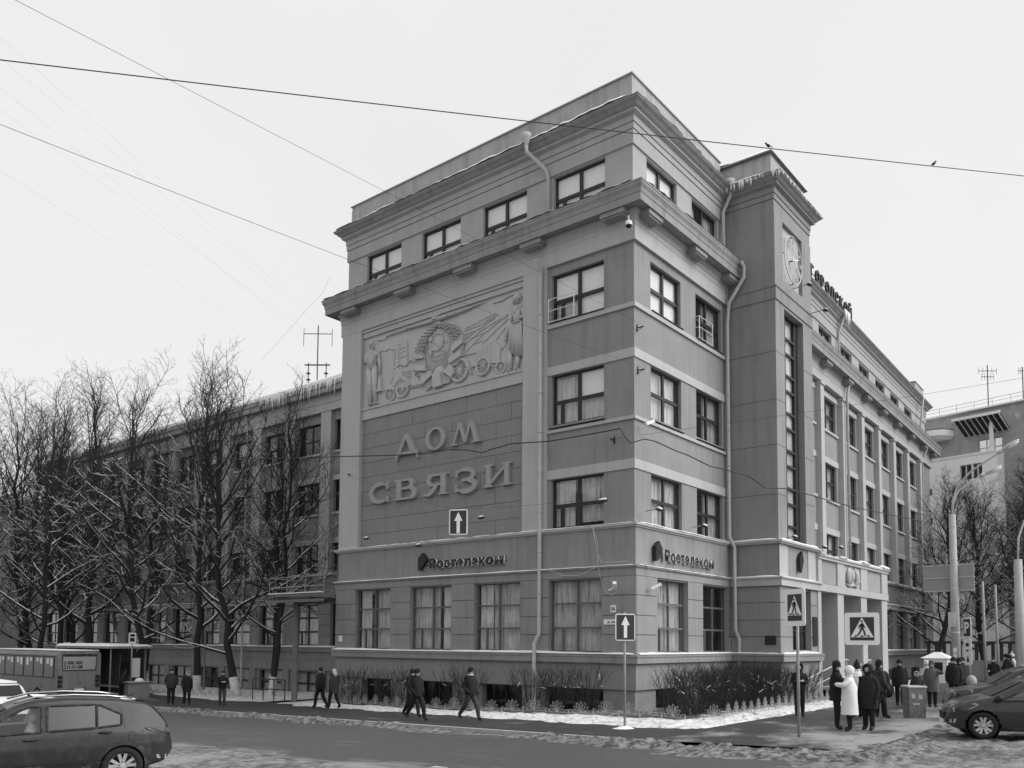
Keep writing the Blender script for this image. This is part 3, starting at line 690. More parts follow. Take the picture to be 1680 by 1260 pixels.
for side, arcp in ((-1, [(5.2, 3.12), (4.75, 2.95), (4.35, 2.65), (4.1, 2.3), (4.02, 1.95)]), (1, [(5.5, 3.1), (6.0, 3.0), (6.45, 2.75), (6.75, 2.4), (6.82, 2.05)])):
    q = RB()
    for k in range(4):
        for i in range(9):
            t = (i+.5*(k % 2))/9*(len(arcp)-1); j = min(int(t), len(arcp)-2); f = t-j
            a = arcp[j][0]*(1-f)+arcp[j+1][0]*f; b = arcp[j][1]*(1-f)+arcp[j+1][1]*f
            ta, tb = arcp[j+1][0]-arcp[j][0], arcp[j+1][1]-arcp[j][1]; ln = math.hypot(ta, tb); ta, tb = ta/ln, tb/ln; na, nb = -tb*-side, ta*-side
            off = (k-.6)*.15*min(1, .3+t*.3); a += na*off; b += nb*off
            da, db = -ta*.1+na*.05, -tb*.1+nb*.05
            q.tube([rp(a-da, b-db, .03), rp(a, b, .17), rp(a+da, b+db, .05)], [.012, .055, .01], 5)
    q.build('relief_wheat', 'relief', B, True)
ribs = [[(3.8, 2.05), (4.45, 1.95), (4.47, 1.7), (3.85, 1.78)], [(3.85, 1.48), (4.6, 1.3), (4.66, 1.06), (3.95, 1.18)], [(4.3, .72), (4.95, .98), (5.08, .76), (4.42, .42)],
        [(6.3, 1.98), (7.05, 2.3), (7.02, 1.9), (6.36, 1.6)], [(6.15, 1.35), (6.95, 1.6), (6.92, 1.3), (6.2, 1.08)], [(5.78, .78), (6.3, 1.0), (6.5, .62), (6.3, .4)], [(5.08, .8), (5.62, .76), (5.7, .15), (5.15, .12)]]
for rb_ in ribs:
    q = RB(); q.slab(rb_, .14); cx = sum(p[0] for p in rb_)/4; cz = sum(p[1] for p in rb_)/4
    q.line([rb_[3], rb_[2]], .03, .13); q.line([rb_[0], rb_[1]], .025, .12); q.build('relief_ribbon', 'relief', B)
for st in ([(3.9, 1.75), (4.45, 1.68), (4.55, 1.32), (3.95, 1.45)], [(4.05, 1.12), (4.7, 1.02), (4.95, .75), (4.4, .7)], [(4.5, .45), (5.1, .7), (5.1, .3), (4.62, .1)], [(6.35, 1.62), (6.98, 1.85), (6.92, 1.55), (6.25, 1.33)], [(6.15, 1.1), (6.85, 1.3), (6.6, .95), (5.95, .95)], [(5.65, .72), (6.25, .45), (6.1, .2), (5.7, .2)]):
    q = RB(); n = 8
    for i in range(n+1):
        t = i/n; a0 = [st[0][k]*(1-t)+st[1][k]*t for k in (0, 1)]; a1 = [st[3][k]*(1-t)+st[2][k]*t for k in (0, 1)]
        q.tube([rp(*a0, .06), rp(*a1, .06)], .032, 5)
    q.build('relief_straw', 'relief', B)
# field, tractor, big wheel
q = RB()
for pts in ([(6.97, 2.08), (7.69, 2.36), (8.79, 2.67)], [(6.98, 1.83), (7.92, 2.27), (9.2, 2.57)], [(7.08, 1.51), (8.16, 2.11), (9.6, 2.65)], [(8.07, 1.64), (8.8, 2.05), (9.6, 2.47)], [(8.89, 1.65), (9.43, 2.09)], [(9.22, 1.09), (9.57, 1.43)], [(6.97, 2.5), (7.92, 2.56), (9.0, 2.8)], [(7.3, 2.05), (7.8, 2.1), (8.5, 2.2)], [(7.6, 1.75), (8.1, 1.8)], [(7.0, 2.3), (8.2, 2.45)]): q.line(pts, .022, .012)
for i in range(14): q.dome(7.1+i*.13, 2.62+i*.02, .05, .06, .04, 8, 3)
q.build('relief_field', 'relief', B)
q = RB(); q.slab([(6.99, 1.32), (7.75, 1.37), (8.62, 1.57), (8.75, 1.67), (9.17, 1.27), (9.13, .54), (8.6, .62), (7.85, .74), (7.75, 1.3)], .04)
for i in range(7): q.line([(7.78+.11*i, .8), (7.78+.11*i, 1.36+.02*i)], .012, .045)
q.line([(8.62, .62), (8.62, 1.57)], .02, .05); q.line([(7.3, .66), (7.9, .74)], .04, .04); q.line([(8.55, .6), (8.8, .42), (9.1, .42)], .035, .05)
q.wheel(8.18, .56, .43, .1); q.wheel(9.2, .32, .3, .06); q.build('relief_tractor', 'relief', B)
q = RB(); q.wheel(6.72, .68, .58, .07, 14)
for i in range(9): q.slab([(7.1+.06*i-.0*i*i, 1.18-.12*i), (7.3+.035*i, 1.02-.1*i), (7.3+.03*i, .95-.1*i), (7.1+.05*i, 1.1-.12*i)][:4], .08) if i < 7 else None
q.build('relief_wheel', 'relief', B)
# woman with sheaf
q = RB()
q.slab([(9.8, 2.15), (10.45, 2.1), (10.5, 1.2), (10.52, .55), (10.2, .6), (9.95, .75), (9.72, 1.0), (9.75, 1.6)], .12)
for a, b, c_, d in ((9.85, 2.05, 9.85, .95), (9.95, 2.05, 9.98, .75), (10.08, 2.0, 10.1, .8), (10.2, 2.0, 10.25, .62), (10.33, 2.0, 10.38, .6), (10.44, 2.0, 10.48, .58)): q.line([(a, b), (c_, d)], .04, .12)
q.limb([(9.76, .9), (9.78, .1)], [.14, .08]); q.limb([(10.2, .7), (10.18, .1)], [.13, .08]); q.dome(9.72, .04, .13, .06, .14); q.dome(10.14, .05, .13, .06, .14)
q.limb([(10.13, 2.05), (10.12, 2.4), (10.12, 2.7)], [.2, .2, .25], 10, .6); q.line([(9.9, 2.15), (10.15, 2.08), (10.4, 2.12)], .03, .14); q.line([(9.95, 2.8), (10.1, 2.5), (10.3, 2.85)], .025, .16); q.dome(10.1, 2.75, .3, .18, .13)
q.limb([(9.82, 2.7), (9.66, 2.0), (9.52, 1.58)], [.12, .09, .07]); q.limb([(10.45, 2.7), (10.48, 2.3), (10.0, 2.4)], [.12, .1, .07])
q.dome(10.12, 3.2, .16, .22, .2); q.dome(10.2, 3.26, .17, .2, .17); q.dome(9.95, 3.12, .12, .12, .12); q.dome(9.5, 1.52, .09, .1, .12); q.dome(10.3, 1.85, .2, .08, .14)
q.build('relief_woman', 'relief', B, True)

# ================================================================== big plaster letters on the facade
def arcp(cx, cz, rx, rz, a0, a1, n=14): return [(cx+rx*math.cos(R(a0+(a1-a0)*i/n)), cz+rz*math.sin(R(a0+(a1-a0)*i/n))) for i in range(n+1)]
def stroke(c, w0):       # centre line with widths -> polygon
    pts = [Vector((p[0], p[1])) for p in c]; L_, R_ = [], []
    for i, p in enumerate(pts):
        d = (pts[min(i+1, len(pts)-1)]-pts[max(i-1, 0)]).normalized(); nn = Vector((-d.y, d.x)); wd = w0[i] if hasattr(w0, '__len__') else w0
        L_.append(tuple(p+nn*wd/2)); R_.append(tuple(p-nn*wd/2))
    return L_+R_[::-1]
def letter_polys(ch):     # unit cap height, list of polygons
    s, t = .2, .075       # thick and thin stems
    if ch == 'Д': return [[(.12, .12), (.5, 1.0), (.64, 1.0), (.26, .12)], [(.44, 1.0), (.7, 1.0), (1.06, .12), (.82, .12)], [(0, .0), (0, .14), (1.2, .14), (1.2, 0), (1.12, 0), (1.06, .1)][:4], [(0, -.24), (0, .02), (.14, .02), (.06, -.24)], [(1.2, -.24), (1.2, .02), (1.06, .02), (1.14, -.24)]]
    if ch == 'О':
        o = arcp(.6, .5, .62, .53, 0, 360, 32); return [('ring', o, arcp(.6, .5, .38, .43, 0, 360, 32))]
    if ch == 'М': return [[(0, 0), (0, .06), (.1, .09), (.42, 1), (.56, 1), (.2, .09), (.36, .06), (.36, 0)], [(.36, 1), (.56, 1), (.86, .2), (.72, .06)], [(.72, .06), (.82, .06), (1.14, 1), (1.0, 1)], [(1.0, 1), (1.2, 1), (1.5, .09), (1.64, .06), (1.64, 0), (1.14, 0), (1.14, .06), (1.26, .09)]]
    if ch == 'С': return [stroke(arcp(.66, .5, .54, .43, 55, 300, 22), [.1]+[.12]*2+[.2]*17+[.13]*3), [(.98, .66), (1.1, .66), (1.1, 1.02), (1.04, 1.02), (.98, .9)], [(.98, .3), (1.1, .3), (1.1, 0), (1.04, 0), (.96, .12)]]
    if ch == 'В': return [[(.0, 0), (.0, .08), (.12, .1), (.12, .9), (.0, .92), (.0, 1), (.36, 1), (.36, 0)], stroke([(.3, .95), (.7, .95)]+arcp(.72, .75, .2, .2, 80, -80, 10)+[(.3, .54)], [.1, .1]+[.12]+[.2]*9+[.12, .1]), stroke([(.3, .54), (.78, .54)]+arcp(.8, .29, .24, .24, 80, -80, 10)+[(.3, .05)], [.1, .1]+[.12]+[.22]*9+[.12, .1])]
    if ch == 'Я': return [[(1.35, 0), (1.35, .08), (1.25, .1), (1.25, .9), (1.35, .92), (1.35, 1), (.98, 1), (.98, .1), (.88, .08), (.88, 0)], stroke([(1.05, .95), (.55, .95)]+arcp(.5, .72, .22, .23, 100, 260, 10)+[(1.05, .49)], [.1, .1, .12]+[.2]*9+[.12, .1]), stroke([(.75, .47), (.5, .2), (.3, .06), (.1, .05), (.02, .16)], [.2, .2, .18, .1, .1])]
    if ch == 'З': return [stroke(arcp(.55, .74, .42, .24, 150, -75, 14), [.1, .1, .1]+[.18]*10+[.12, .1]), stroke([(.4, .5), (.6, .5)]+arcp(.58, .26, .46, .25, 75, -150, 14), [.1, .1]+[.14]+[.22]*11+[.12, .1, .1]), [(.1, .62), (.2, .66), (.16, 1.0), (.1, 1.0)], [(.08, .36), (.16, .34), (.18, 0), (.08, 0)]]
    if ch == 'И': 
        st = lambda x: [(x, 0), (x, .07), (x+.12, .1), (x+.12, .9), (x, .93), (x, 1), (x+.5, 1), (x+.5, .93), (x+.38, .9), (x+.38, .1), (x+.5, .07), (x+.5, 0)]
        return [st(0), st(1.0), [(.36, .1), (.36, .26), (1.14, .9), (1.14, .74)]]
def letter(ch, s0, s1, z0, z1, parent):
    mb = MB(); P = letter_polys(ch)
    xs = [p[0] for q in P for p in (q[1] if q[0] == 'ring' else q)]
    x0, x1 = min(xs), max(xs); k = (s1-s0)/(x1-x0); h = z1-z0
    tr = lambda p, o: FL(16.05-(s0+(p[0]-x0)*k), z0+p[1]*h, o)
    for j, q in enumerate(P):
        f = .135-.004*j-.10+.06
        fo, bo = f-.02, -.11
        if q[0] == 'ring':
            A, Bq = q[1], q[2]
            for i in range(len(A)-1):
                mb.hexa([tr(A[i], bo), tr(A[i+1], bo), tr(Bq[i+1], bo), tr(Bq[i], bo), tr(A[i], fo), tr(A[i+1], fo), tr(Bq[i+1], fo), tr(Bq[i], fo)])
        else: mb.prism([tr(p, fo) for p in q], Vector(tr((0, 0), bo))-Vector(tr((0, 0), fo)))
    return mb.build('letter', 'letter', parent)
LS = thing('facade_lettering', (0, 11, 9.4), 'raised grey serif letters reading ДОМ СВЯЗИ on the stone panel', 'lettering')
LS.location = (0, 0, 0)
for ch, s0, s1, z0, z1 in (('Д', 2.62, 4.16, 11.62, 12.62), ('О', 4.66, 5.95, 11.6, 12.63), ('М', 6.33, 8.16, 11.6, 12.62), ('С', .76, 2.14, 9.42, 10.44), ('В', 2.58, 4.1, 9.43, 10.43), ('Я', 4.56, 6.12, 9.42, 10.42), ('З', 6.62, 7.95, 9.4, 10.44), ('И', 8.36, 9.92, 9.43, 10.44)):
    letter(ch, s0, s1, z0, z1, LS)

# ================================================================== shop signs with separate letters
M['sign_face'] = mat('sign face dark', .025, .4, .1, 3); M['sign_side'] = mat('sign return white', .8, .5, .04, 3)
def shop_sign(F, u_logo, u_text0, u_text1, z0, cap, label, flip):
    t = thing('shop_sign', (0, 0, 0), label, 'sign')
    def put(me, name, u, z, o): return link(name, me, t, fmat2(F, u, z, o, flip))
    q = MB(); pts = [(0, 0, 0), (.18, 0, .04), (.55, 0, .5), (.28, 0, .82), (0, 0, .6)]
    q.prism([(x-.27, 0, z) for x, y, z in pts], (0, .16, 0)); put(q.mesh('emblem', 'sign_face'), 'emblem', u_logo, z0-.08, .14)
    ws_ = [.62, .6, .52, .5, .55, .58, .55, .55, .6, .72]; tot = sum(ws_); sp = abs(u_text1-u_text0); x = 0
    for ch, wd in zip('Ростелеком', ws_):
        me = text_mesh(ch, cap*1.42 if ch == 'Р' else cap*1.42, .05, ['sign_face', 'sign_side'], .022)
        vx = [v.co.x for v in me.vertices]; a, b = min(vx), max(vx); k = sp*wd/tot*.9/(b-a)
        for v in me.vertices: v.co = Vector(((v.co.x-a)*k, v.co.z*1.0, v.co.y))
        for p in me.polygons:
            n = p.normal; p.material_index = 0 if abs(n.y) > .7 or True else 1
        me.update()
        zs_ = [v.co.y for v in me.vertices]
        for p in me.polygons:
            ys = [me.vertices[i].co.y for i in p.vertices]
            p.material_index = 1 if max(ys)-min(ys) > .05 else 0
        uu = u_text0+(x if not flip else -x); put(me, 'letter', uu, z0, .22); x += sp*wd/tot
    q = MB()
    for dz in (.12, .3): q.box(0, 0, dz, sp+.4, .02, dz+.03)
    put(q.mesh('rail', 'metal_dark'), 'rail', u_text0-(.4 if not flip else -.4), z0, .1)
    q = MB()
    for i in range(5):
        for dz in (.13, .31): q.box(i*sp/4.2, -.12, dz, i*sp/4.2+.03, .02, dz+.02)
    put(q.mesh('bracket', 'metal_dark'), 'bracket', u_text0, z0, .1)
    return t
def fmat2(F, u, z, o, flip):
    m = fmat(F, u, z, o)
    if flip: m = m @ Matrix.Diagonal((-1, 1, 1, 1))
    return m
shop_sign(FL, 11.25, 10.8, 6.28, 5.98, .4, 'dark shop sign with pointed emblem on the shaded left side of the corner', True)
shop_sign(FR, 1.42, 1.9, 6.4, 5.9, .42, 'dark shop sign with pointed emblem on the bright side of the corner', False)
# pointed emblem alone on the tower base
q = MB(); q.prism([(x-.27, 0, z*1.2) for x, z in ((0, .1), (.2, 0), (.5, .5), (.3, .85), (0, .6))], (0, .12, 0)); o = q.build('wall_emblem', 'sign_face'); o.matrix_local = fmat(TF, 2.4, 5.9, .06)
tag(o, 'small dark pointed emblem fixed to the tower base above the window', 'emblem')
# roof letters on the right wing
rs = thing('roof_sign', (0, 0, 0), 'row of dark open letters standing on the right wing roof edge beside the tower', 'sign')
for i, ch in enumerate('ГОРОДСКОЙ'):
    me = text_mesh(ch, 1.05, .06, 'metal_dark', .025)
    for v in me.vertices: v.co = Vector((v.co.x, v.co.z, v.co.y))
    link('letter', me, rs, fmat(WR, 7.6+i*.98, 24.42, .3))
q = MB(); q.tube([WR(7.2, 24.42, .3), WR(16.6, 24.42, .3)], .04, 5); q.tube([WR(7.2, 24.8, .22), WR(16.6, 24.8, .22)], .025, 5)
for u in (7.4, 9.5, 11.6, 13.7, 15.8): q.tube([WR(u, 24.2, .3), WR(u, 25.0, .2), WR(u, 24.3, -.9)], .025, 4)
q.build('frame', 'metal_dark', rs)
# portico emblem (plaster)
q = MB(); c0 = (5.35, 6.2); EK = 1.25
def pe(u, z, o=0.0): return PF(u, z, -.04+o)
for s_ in (-1, 1):
    for k in range(3):
        q.tube([pe(c0[0]+s_*(.25+.16*k), 5.72, .03), pe(c0[0]+s_*(.62+.16*k), 6.0, .1), pe(c0[0]+s_*(.5+.18*k), 6.4, .09), pe(c0[0]+s_*(.28+.12*k), 6.7, .03)], [.04, .1, .09, .03], 6)
    q.tube([pe(c0[0], 5.78, .08), pe(c0[0]+s_*.6, 5.68, .1), pe(c0[0]+s_*1.1, 5.8, .04)], [.07, .06, .02], 6)
q.ell(pe(c0[0], 6.28, .02), (.3, .16, .36), 0, 14, 8); q.ell(pe(c0[0], 5.76, .05), (.16, .1, .13)); q.build('emblem', 'stucco_light', B, True)

# ================================================================== drainpipes, cameras, lamps on the building
def pipe(pts, r=.075, funnel=None, name='drainpipe', mk='pipe'):
    q = MB(); q.tube(pts, r, 10)
    a = [Vector(p) for p in pts]
    for p0, p1 in zip(a, a[1:]):
        L_ = (p1-p0).length; d = (p1-p0).normalized(); n = int(L_/1.9)
        for i in range(1, n+1): c_ = p0+d*(L_*i/(n+1)); q.tube([c_-d*.03, c_+d*.03], r*1.18, 10)
    if funnel: q.lathe([(r, -.1), (r*1.2, 0), (r*2.4, .25), (r*2.6, .42), (r*2.3, .42), (r*.9, .1)], funnel, 'z', 12)
    return q.build(name, mk, B, True)
def fp(F, pts): return [F(*p) for p in pts]
pipe(fp(FL, [(4.4, 18.75, .62), (4.4, 18.55, .3), (4.42, 18.2, .24), (4.42, 2.95, .24), (4.55, 2.55, .4), (4.55, .1, .4), (4.6, -.15, .55)]), .085)
pipe(fp(FL, [(4.95, 24.0, .62), (4.95, 23.7, .6), (4.3, 22.9, .1), (4.2, 22.6, .03), (4.2, 20.5, .03)]), .085, FL(4.95, 24.05, .62))
pipe(fp(FR, [(8.2, 24.0, .42), (8.2, 23.7, .4), (8.0, 22.9, .12), (8.0, 20.5, .12)]), .085, FR(8.2, 24.05, .42))
pipe(fp(FR, [(8.05, 20.3, .95), (8.25, 20.1, 1.0), (8.25, 19.6, 1.0), (8.12, 18.5, .3), (8.15, 17.5, .2), (8.15, 7.5, .2), (8.2, 7.0, .42), (8.2, 3.2, .42), (8.3, 2.8, .55), (8.3, .2, .55)]), .085)
pipe(fp(WR, [(pu[3]+.1, 24.0, .45), (pu[3]+.1, 22.9, .05), (pu[3]+.1, 20.6, .05)]), .08)
pipe(fp(WR, [(pu[3]+.15, 19.6, .7), (pu[3]+.15, 18.8, .5), (pu[3]+.15, 7.3, .5)]), .08)
pipe(fp(WR, [(WLEN-3.5, 24.1, .5), (WLEN-3.5, 20.6, .05)]), .08); pipe(fp(WR, [(WLEN-3.4, 19.6, .7), (WLEN-3.4, 18.7, .25), (WLEN-3.4, 2.5, .25), (WLEN-3.2, 2.1, .45), (WLEN-3.2, .3, .45)]), .08)
pipe(fp(LW, [(22.3, 19.9, .6), (22.3, 19.2, .4), (22.3, 2.4, .4), (22.1, 2.0, .5), (22.1, -.9, .5), (22.0, -1.2, .8)]), .08)
def camera_box(F, u, z, o, yaw, label, dome=False):
    t = thing('security_camera', F(u, z, o), label, 'camera')
    q = MB()
    if dome: q.lathe([(.0, .14), (.12, .12), (.14, 0), (.14, -.05)], (0, 0, 0), 'z', 12); q.build('housing', 'white_paint', t, True); q = MB(); q.ell((0, 0, -.05), .11); q.build('lens', 'black', t, True); q = MB(); q.tube([(0, 0, .1), (0, 0, .35), (.2, .2, .4)], .025, 6); q.build('bracket', 'white_paint', t)
    else:
        q.box(-.07, -.32, -.06, .07, .12, .06); h = q.build('housing', 'white_paint', t); h.rotation_euler = (R(-25), 0, yaw)
        q = MB(); q.tube([(0, .05, 0), (0, .18, -.12), (0, .3, -.12)], .03, 6); q.build('bracket', 'white_paint', t)
    return t
camera_box(FL, .62, 4.75, .45, R(-60), 'white bullet security camera left of the building corner')
camera_box(FR, .75, 4.75, .4, R(40), 'white bullet security camera right of the building corner')
camera_box(FL, -.1, 18.9, .55, 0, 'white dome security camera under the cornice at the corner', True)
camera_box(FR, .35, 11.15, .4, R(70), 'white security camera on the bright wall below the third floor sill')
def flood(F, u, z, o, label, arm=.7, down=R(50), sx=.34):
    t = thing('floodlight', F(u, z, o), label, 'floodlight')
    q = MB(); q.tube([F(u, z, o-arm), F(u, z+.05, o)], .025, 6); q.v = [tuple(Vector(v)-Vector(F(u, z, o))) for v in q.v]; q.build('arm', 'metal_grey', t)
    q = MB(); q.ell((0, 0, 0), (sx/2, .13, .07), 0, 12, 6); h = q.build('housing', 'metal_dark', t, True)
    a = Vector(F(0, 0, 0)); n = Vector(F(0, 0, 1))-a; h.rotation_euler = (0, 0, math.atan2(n.y, n.x)+R(90)); h.rotation_euler.x = R(20)
    q = MB(); q.ell((0, 0, .06), (sx/2*.8, .1, .045), 0, 10, 5); s_ = q.build('snow_cap', 'snow', h, True)
    return t
flood(FL, 10.95, 7.0, .85, 'small floodlight on an arm above the emblem of the shaded shop sign')
flood(FL, 15.0, 7.65, .45, 'white faced floodlight at the left foot of the stone panel', .3, sx=.3)
flood(FL, 7.35, 8.0, .6, 'white faced floodlight at the right foot of the stone panel', .4, sx=.35)
flood(FL, 1.0, 8.1, .7, 'dark oval floodlight beside the second floor window near the corner', .5, sx=.5)
flood(FR, .6, 7.75, .75, 'dark oval floodlight left of the bright corner window', .6, sx=.45)
flood(FR, 4.6, 7.55, .7, 'dark oval floodlight between the two bright second floor windows', .6, sx=.45)
flood(TF, 1.9, 19.35, .9, 'small dark floodlight on an arm below the clock', .8, sx=.35)
flood(TF, 4.4, 18.95, .8, 'small dark floodlight at the right edge of the tower', .8, sx=.35)
flood(TF, 1.2, 7.45, .3, 'snow topped floodlight on the ledge of the tower base', .3)
flood(PF, .5, 7.35, .2, 'snow topped floodlight on the portico beside the tower', .3); flood(PF, 3.3, 7.6, .1, 'snow topped floodlight standing on the first portico post', .3)
# plates and small signs on the wall
def plate(name, F, u0, u1, z0, z1, o, mk, label, cat, txt=None, tsz=.2, flip=False, tm='black', bold=.01):
    t = thing(name, (0, 0, 0), label, cat)
    q = MB(); q.fbox(F, u0, u1, z0, z1, o-.03, o); q.build('board', mk, t)
    if txt:
        me = text_mesh(txt, tsz, .004, tm, bold, 'CENTER')
        for v in me.vertices: v.co = Vector((v.co.x, v.co.z, v.co.y))
        link('text', me, t, fmat2(F, (u0+u1)/2, z0+(z1-z0-tsz*.7)/2, o+.005, flip))
    return t
plate('house_number', FL, .73, .98, 3.77, 4.05, .2, 'white_paint', 'small white house number plate reading 56 on the corner pier', 'number plate', '56', .19, True, 'black', .004)
plate('street_plate', FL, .25, 1.28, 3.3, 3.5, .2, 'white_paint', 'long white street name plate behind the arrow sign', 'street sign', 'ул. Большая', .12, True, 'black', .002)
plate('wall_notice', FL, 17.0, 17.25, 2.55, 2.85, .2, 'white_paint', 'small white notice on the far left pier of the corner block', 'notice', None)
plate('memorial_plaque', TF, 3.95, 4.55, 2.5, 3.9, .1, 'metal_dark', 'tall dark memorial plaque on the tower pier by the entrance', 'plaque', None)
plate('brass_plate', TL, 1.75, 2.25, 2.55, 2.95, .1, 'metal_dark', 'small dark plate on the shaded tower flank near its edge', 'plaque', None)
# window security grilles (white cages)
for F, a, b, z0, z1, lab in ((FL, 2.75, 4.05, 16.05, 17.05, 'white window cage on the top left corner window'), (FR, 5.3, 6.6, 16.05, 17.05, 'white window cage on the bright fourth floor window by the tower')):
    q = MB()
    for z in (z0+.02, (z0+z1)/2, z1): q.tube([F(a, z, 0), F(a, z, .18), F(b, z, .18), F(b, z, 0)], .022, 4)
    for u in (a, b): q.tube([F(u, z0, .18), F(u, z1, .18)], .022, 4)
    q.build('window_cage', 'white_paint', B)
# loose cables on the corner
for pts in ([FL(1.75, 7.15, .27), FL(1.55, 6.5, .2), FL(1.5, 5.7, .3), FL(1.42, 5.1, .22), FL(1.2, 4.6, .2), FL(.9, 4.42, .2), FL(.62, 4.6, .25)], [FL(1.75, 7.15, .27), FL(1.62, 6.3, .19), FL(1.35, 5.75, .3), FL(.8, 5.72, .28), FL(.2, 5.72, .28)], [FR(.1, 5.72, .28), FR(.6, 5.5, .3), FR(.75, 5.1, .25), FR(.7, 4.85, .25)], [FL(4.0, 5.6, .28), FL(3.2, 5.3, .24), FL(2.4, 5.28, .24), FL(1.5, 5.6, .28)]):
    q = MB(); q.tube(pts, .012, 5); q.build('loose_cable', 'metal_light', B, True)
# wall anchors for the street wires
for F, u, z, nm in ((FR, .2, 15.0, 'a'), (FR, .25, 13.3, 'b'), (FL, .9, 10.6, 'c'), (FL, 16.7, 11.1, 'd')):
    q = MB(); q.tube([F(u, z, -.05), F(u, z, .32)], .025, 6); q.tube([F(u, z-.14, .02), F(u, z+.14, .02)], .03, 6); q.tube([F(u, z, .3), F(u-.05, z-.16, .05)], .012, 5); q.build('wire_anchor', 'metal_dark', B)
# ================================================================== snow and ice on ledges
def snow_strip(a, b, wd, ht, nrm, seed, brk=0.0):
    """lumpy ridge of snow from a to b lying on a ledge; nrm = outward direction"""
    q = MB(); a, b, nrm = Vector(a), Vector(b), Vector(nrm); L_ = (b-a).length; n = max(4, int(L_/.28)); r = random.Random(seed)
    prof = []; h = .6
    for i in range(n+1):
        h = min(1.25, max(.35 if not brk else 0.02, h+r.uniform(-.25, .25))); prof.append(h if not (brk and r.random() < brk) else .02)
    prof[0] = prof[-1] = .1
    rows = []
    for i in range(n+1):
        c_ = a+(b-a)*(i/n); hh = ht*prof[i]; w_ = wd*(.85+.2*r.random())
        rows.append([c_-nrm*.0, c_+Vector((0, 0, hh*.9))+nrm*w_*.05, c_+nrm*w_*.5+Vector((0, 0, hh)), c_+nrm*w_*.92+Vector((0, 0, hh*.65)), c_+nrm*(w_+.02)+Vector((0, 0, -.02))])
    for i in range(n):
        for k in range(4): q.quad(rows[i][k], rows[i+1][k], rows[i+1][k+1], rows[i][k+1])
    return q
def snow_set(name, label, strips):
    mb = MB()
    for i, st in enumerate(strips):
        q = snow_strip(*st[:5], 100+i+len(label), *(st[5:] or ())); k = len(mb.v); mb.v += q.v; mb.f += [tuple(j+k for j in f) for f in q.f]; mb.m += q.m
    o = mb.build(name, 'snow', None, True); tag(o, label, 'snow', None, 'stuff'); return o
L_, D_ = (-1, 0, 0), (0, -1, 0)
snow_set('ledge_snow', 'thin white snow lying along the ledges of the corner block', [
    ((-.1, 17.7, 2.17), (-.1, -.1, 2.17), .2, .07, L_), ((-.1, -.1, 2.17), (8.4, -.1, 2.17), .2, .08, D_),
    ((-.1, 17.7, 5.6), (-.1, -.1, 5.6), .17, .035, L_), ((-.1, -.1, 5.6), (8.4, -.1, 5.6), .17, .02, D_, .5),
    ((0, 17.6, 7.26), (0, 0, 7.26), .25, .03, L_, .4), ((0, 0, 7.26), (8.3, 0, 7.26), .25, .05, D_),
    ((-.36, 18.3, 20.47), (-.36, -.4, 20.47), .55, .075, L_), ((-.36, -.36, 20.47), (8.3, -.36, 20.47), .55, .035, D_, .3),
    ((0, 17.9, 24.28), (0, 0, 24.28), .52, .09, L_), ((0, 0, 24.28), (8.3, 0, 24.28), .5, .04, D_)])
snow_set('tower_snow', 'snow lying on the tower ledges', [((8.4, 0, 24.14), (8.4, -2.4, 24.14), .45, .1, L_), ((8.4, -2.4, 24.14), (13.2, -2.4, 24.14), .45, .05, D_),
    ((8.4, .2, 5.6), (8.4, -2.45, 5.6), .2, .05, L_), ((8.4, -2.4, 5.6), (13.1, -2.4, 5.6), .2, .04, D_), ((8.4, .2, 7.26), (8.4, -2.4, 7.26), .22, .06, L_), ((8.4, -2.4, 7.26), (13.1, -2.4, 7.26), .22, .1, D_), ((8.4, .2, 2.17), (8.4, -2.4, 2.17), .2, .05, L_), ((8.4, -2.4, 2.17), (13.1, -2.4, 2.17), .2, .07, D_)])
snow_set('portico_snow', 'rounded snow caps on the portico parapet', [((13.2, -2.3, 7.02), (25.1, -2.3, 7.02), .35, .1, D_), ((16.0, -2.3, 7.1), (17.1, -2.3, 7.1), .42, .16, D_), ((19.9, -2.3, 7.1), (21.1, -2.3, 7.1), .42, .18, D_), ((23.9, -2.3, 7.1), (25.1, -2.3, 7.1), .42, .18, D_)])
nW = (ws, -wc, 0)
snow_set('right_wing_snow', 'thin snow on the ledges of the right wing', [(WR(2, 2.17, .1), WR(40.5, 2.17, .1), .2, .06, nW), (WR(2, 5.6, .1), WR(40.5, 5.6, .1), .17, .04, nW), (WR(2, 7.26, 0), WR(40.5, 7.26, 0), .25, .04, nW), (WR(2, 20.5, .3), WR(40.5, 20.5, .3), .6, .05, nW, .5)])
snow_set('left_wing_snow', 'thin snow on the ledges of the left wing', [((9.4, 76, 2.15), (9.4, 17.7, 2.15), .26, .08, L_), ((9.4, 76, 5.58), (9.4, 17.7, 5.58), .2, .05, L_), ((9.4, 76, 7.26), (9.4, 17.7, 7.26), .26, .08, L_)])
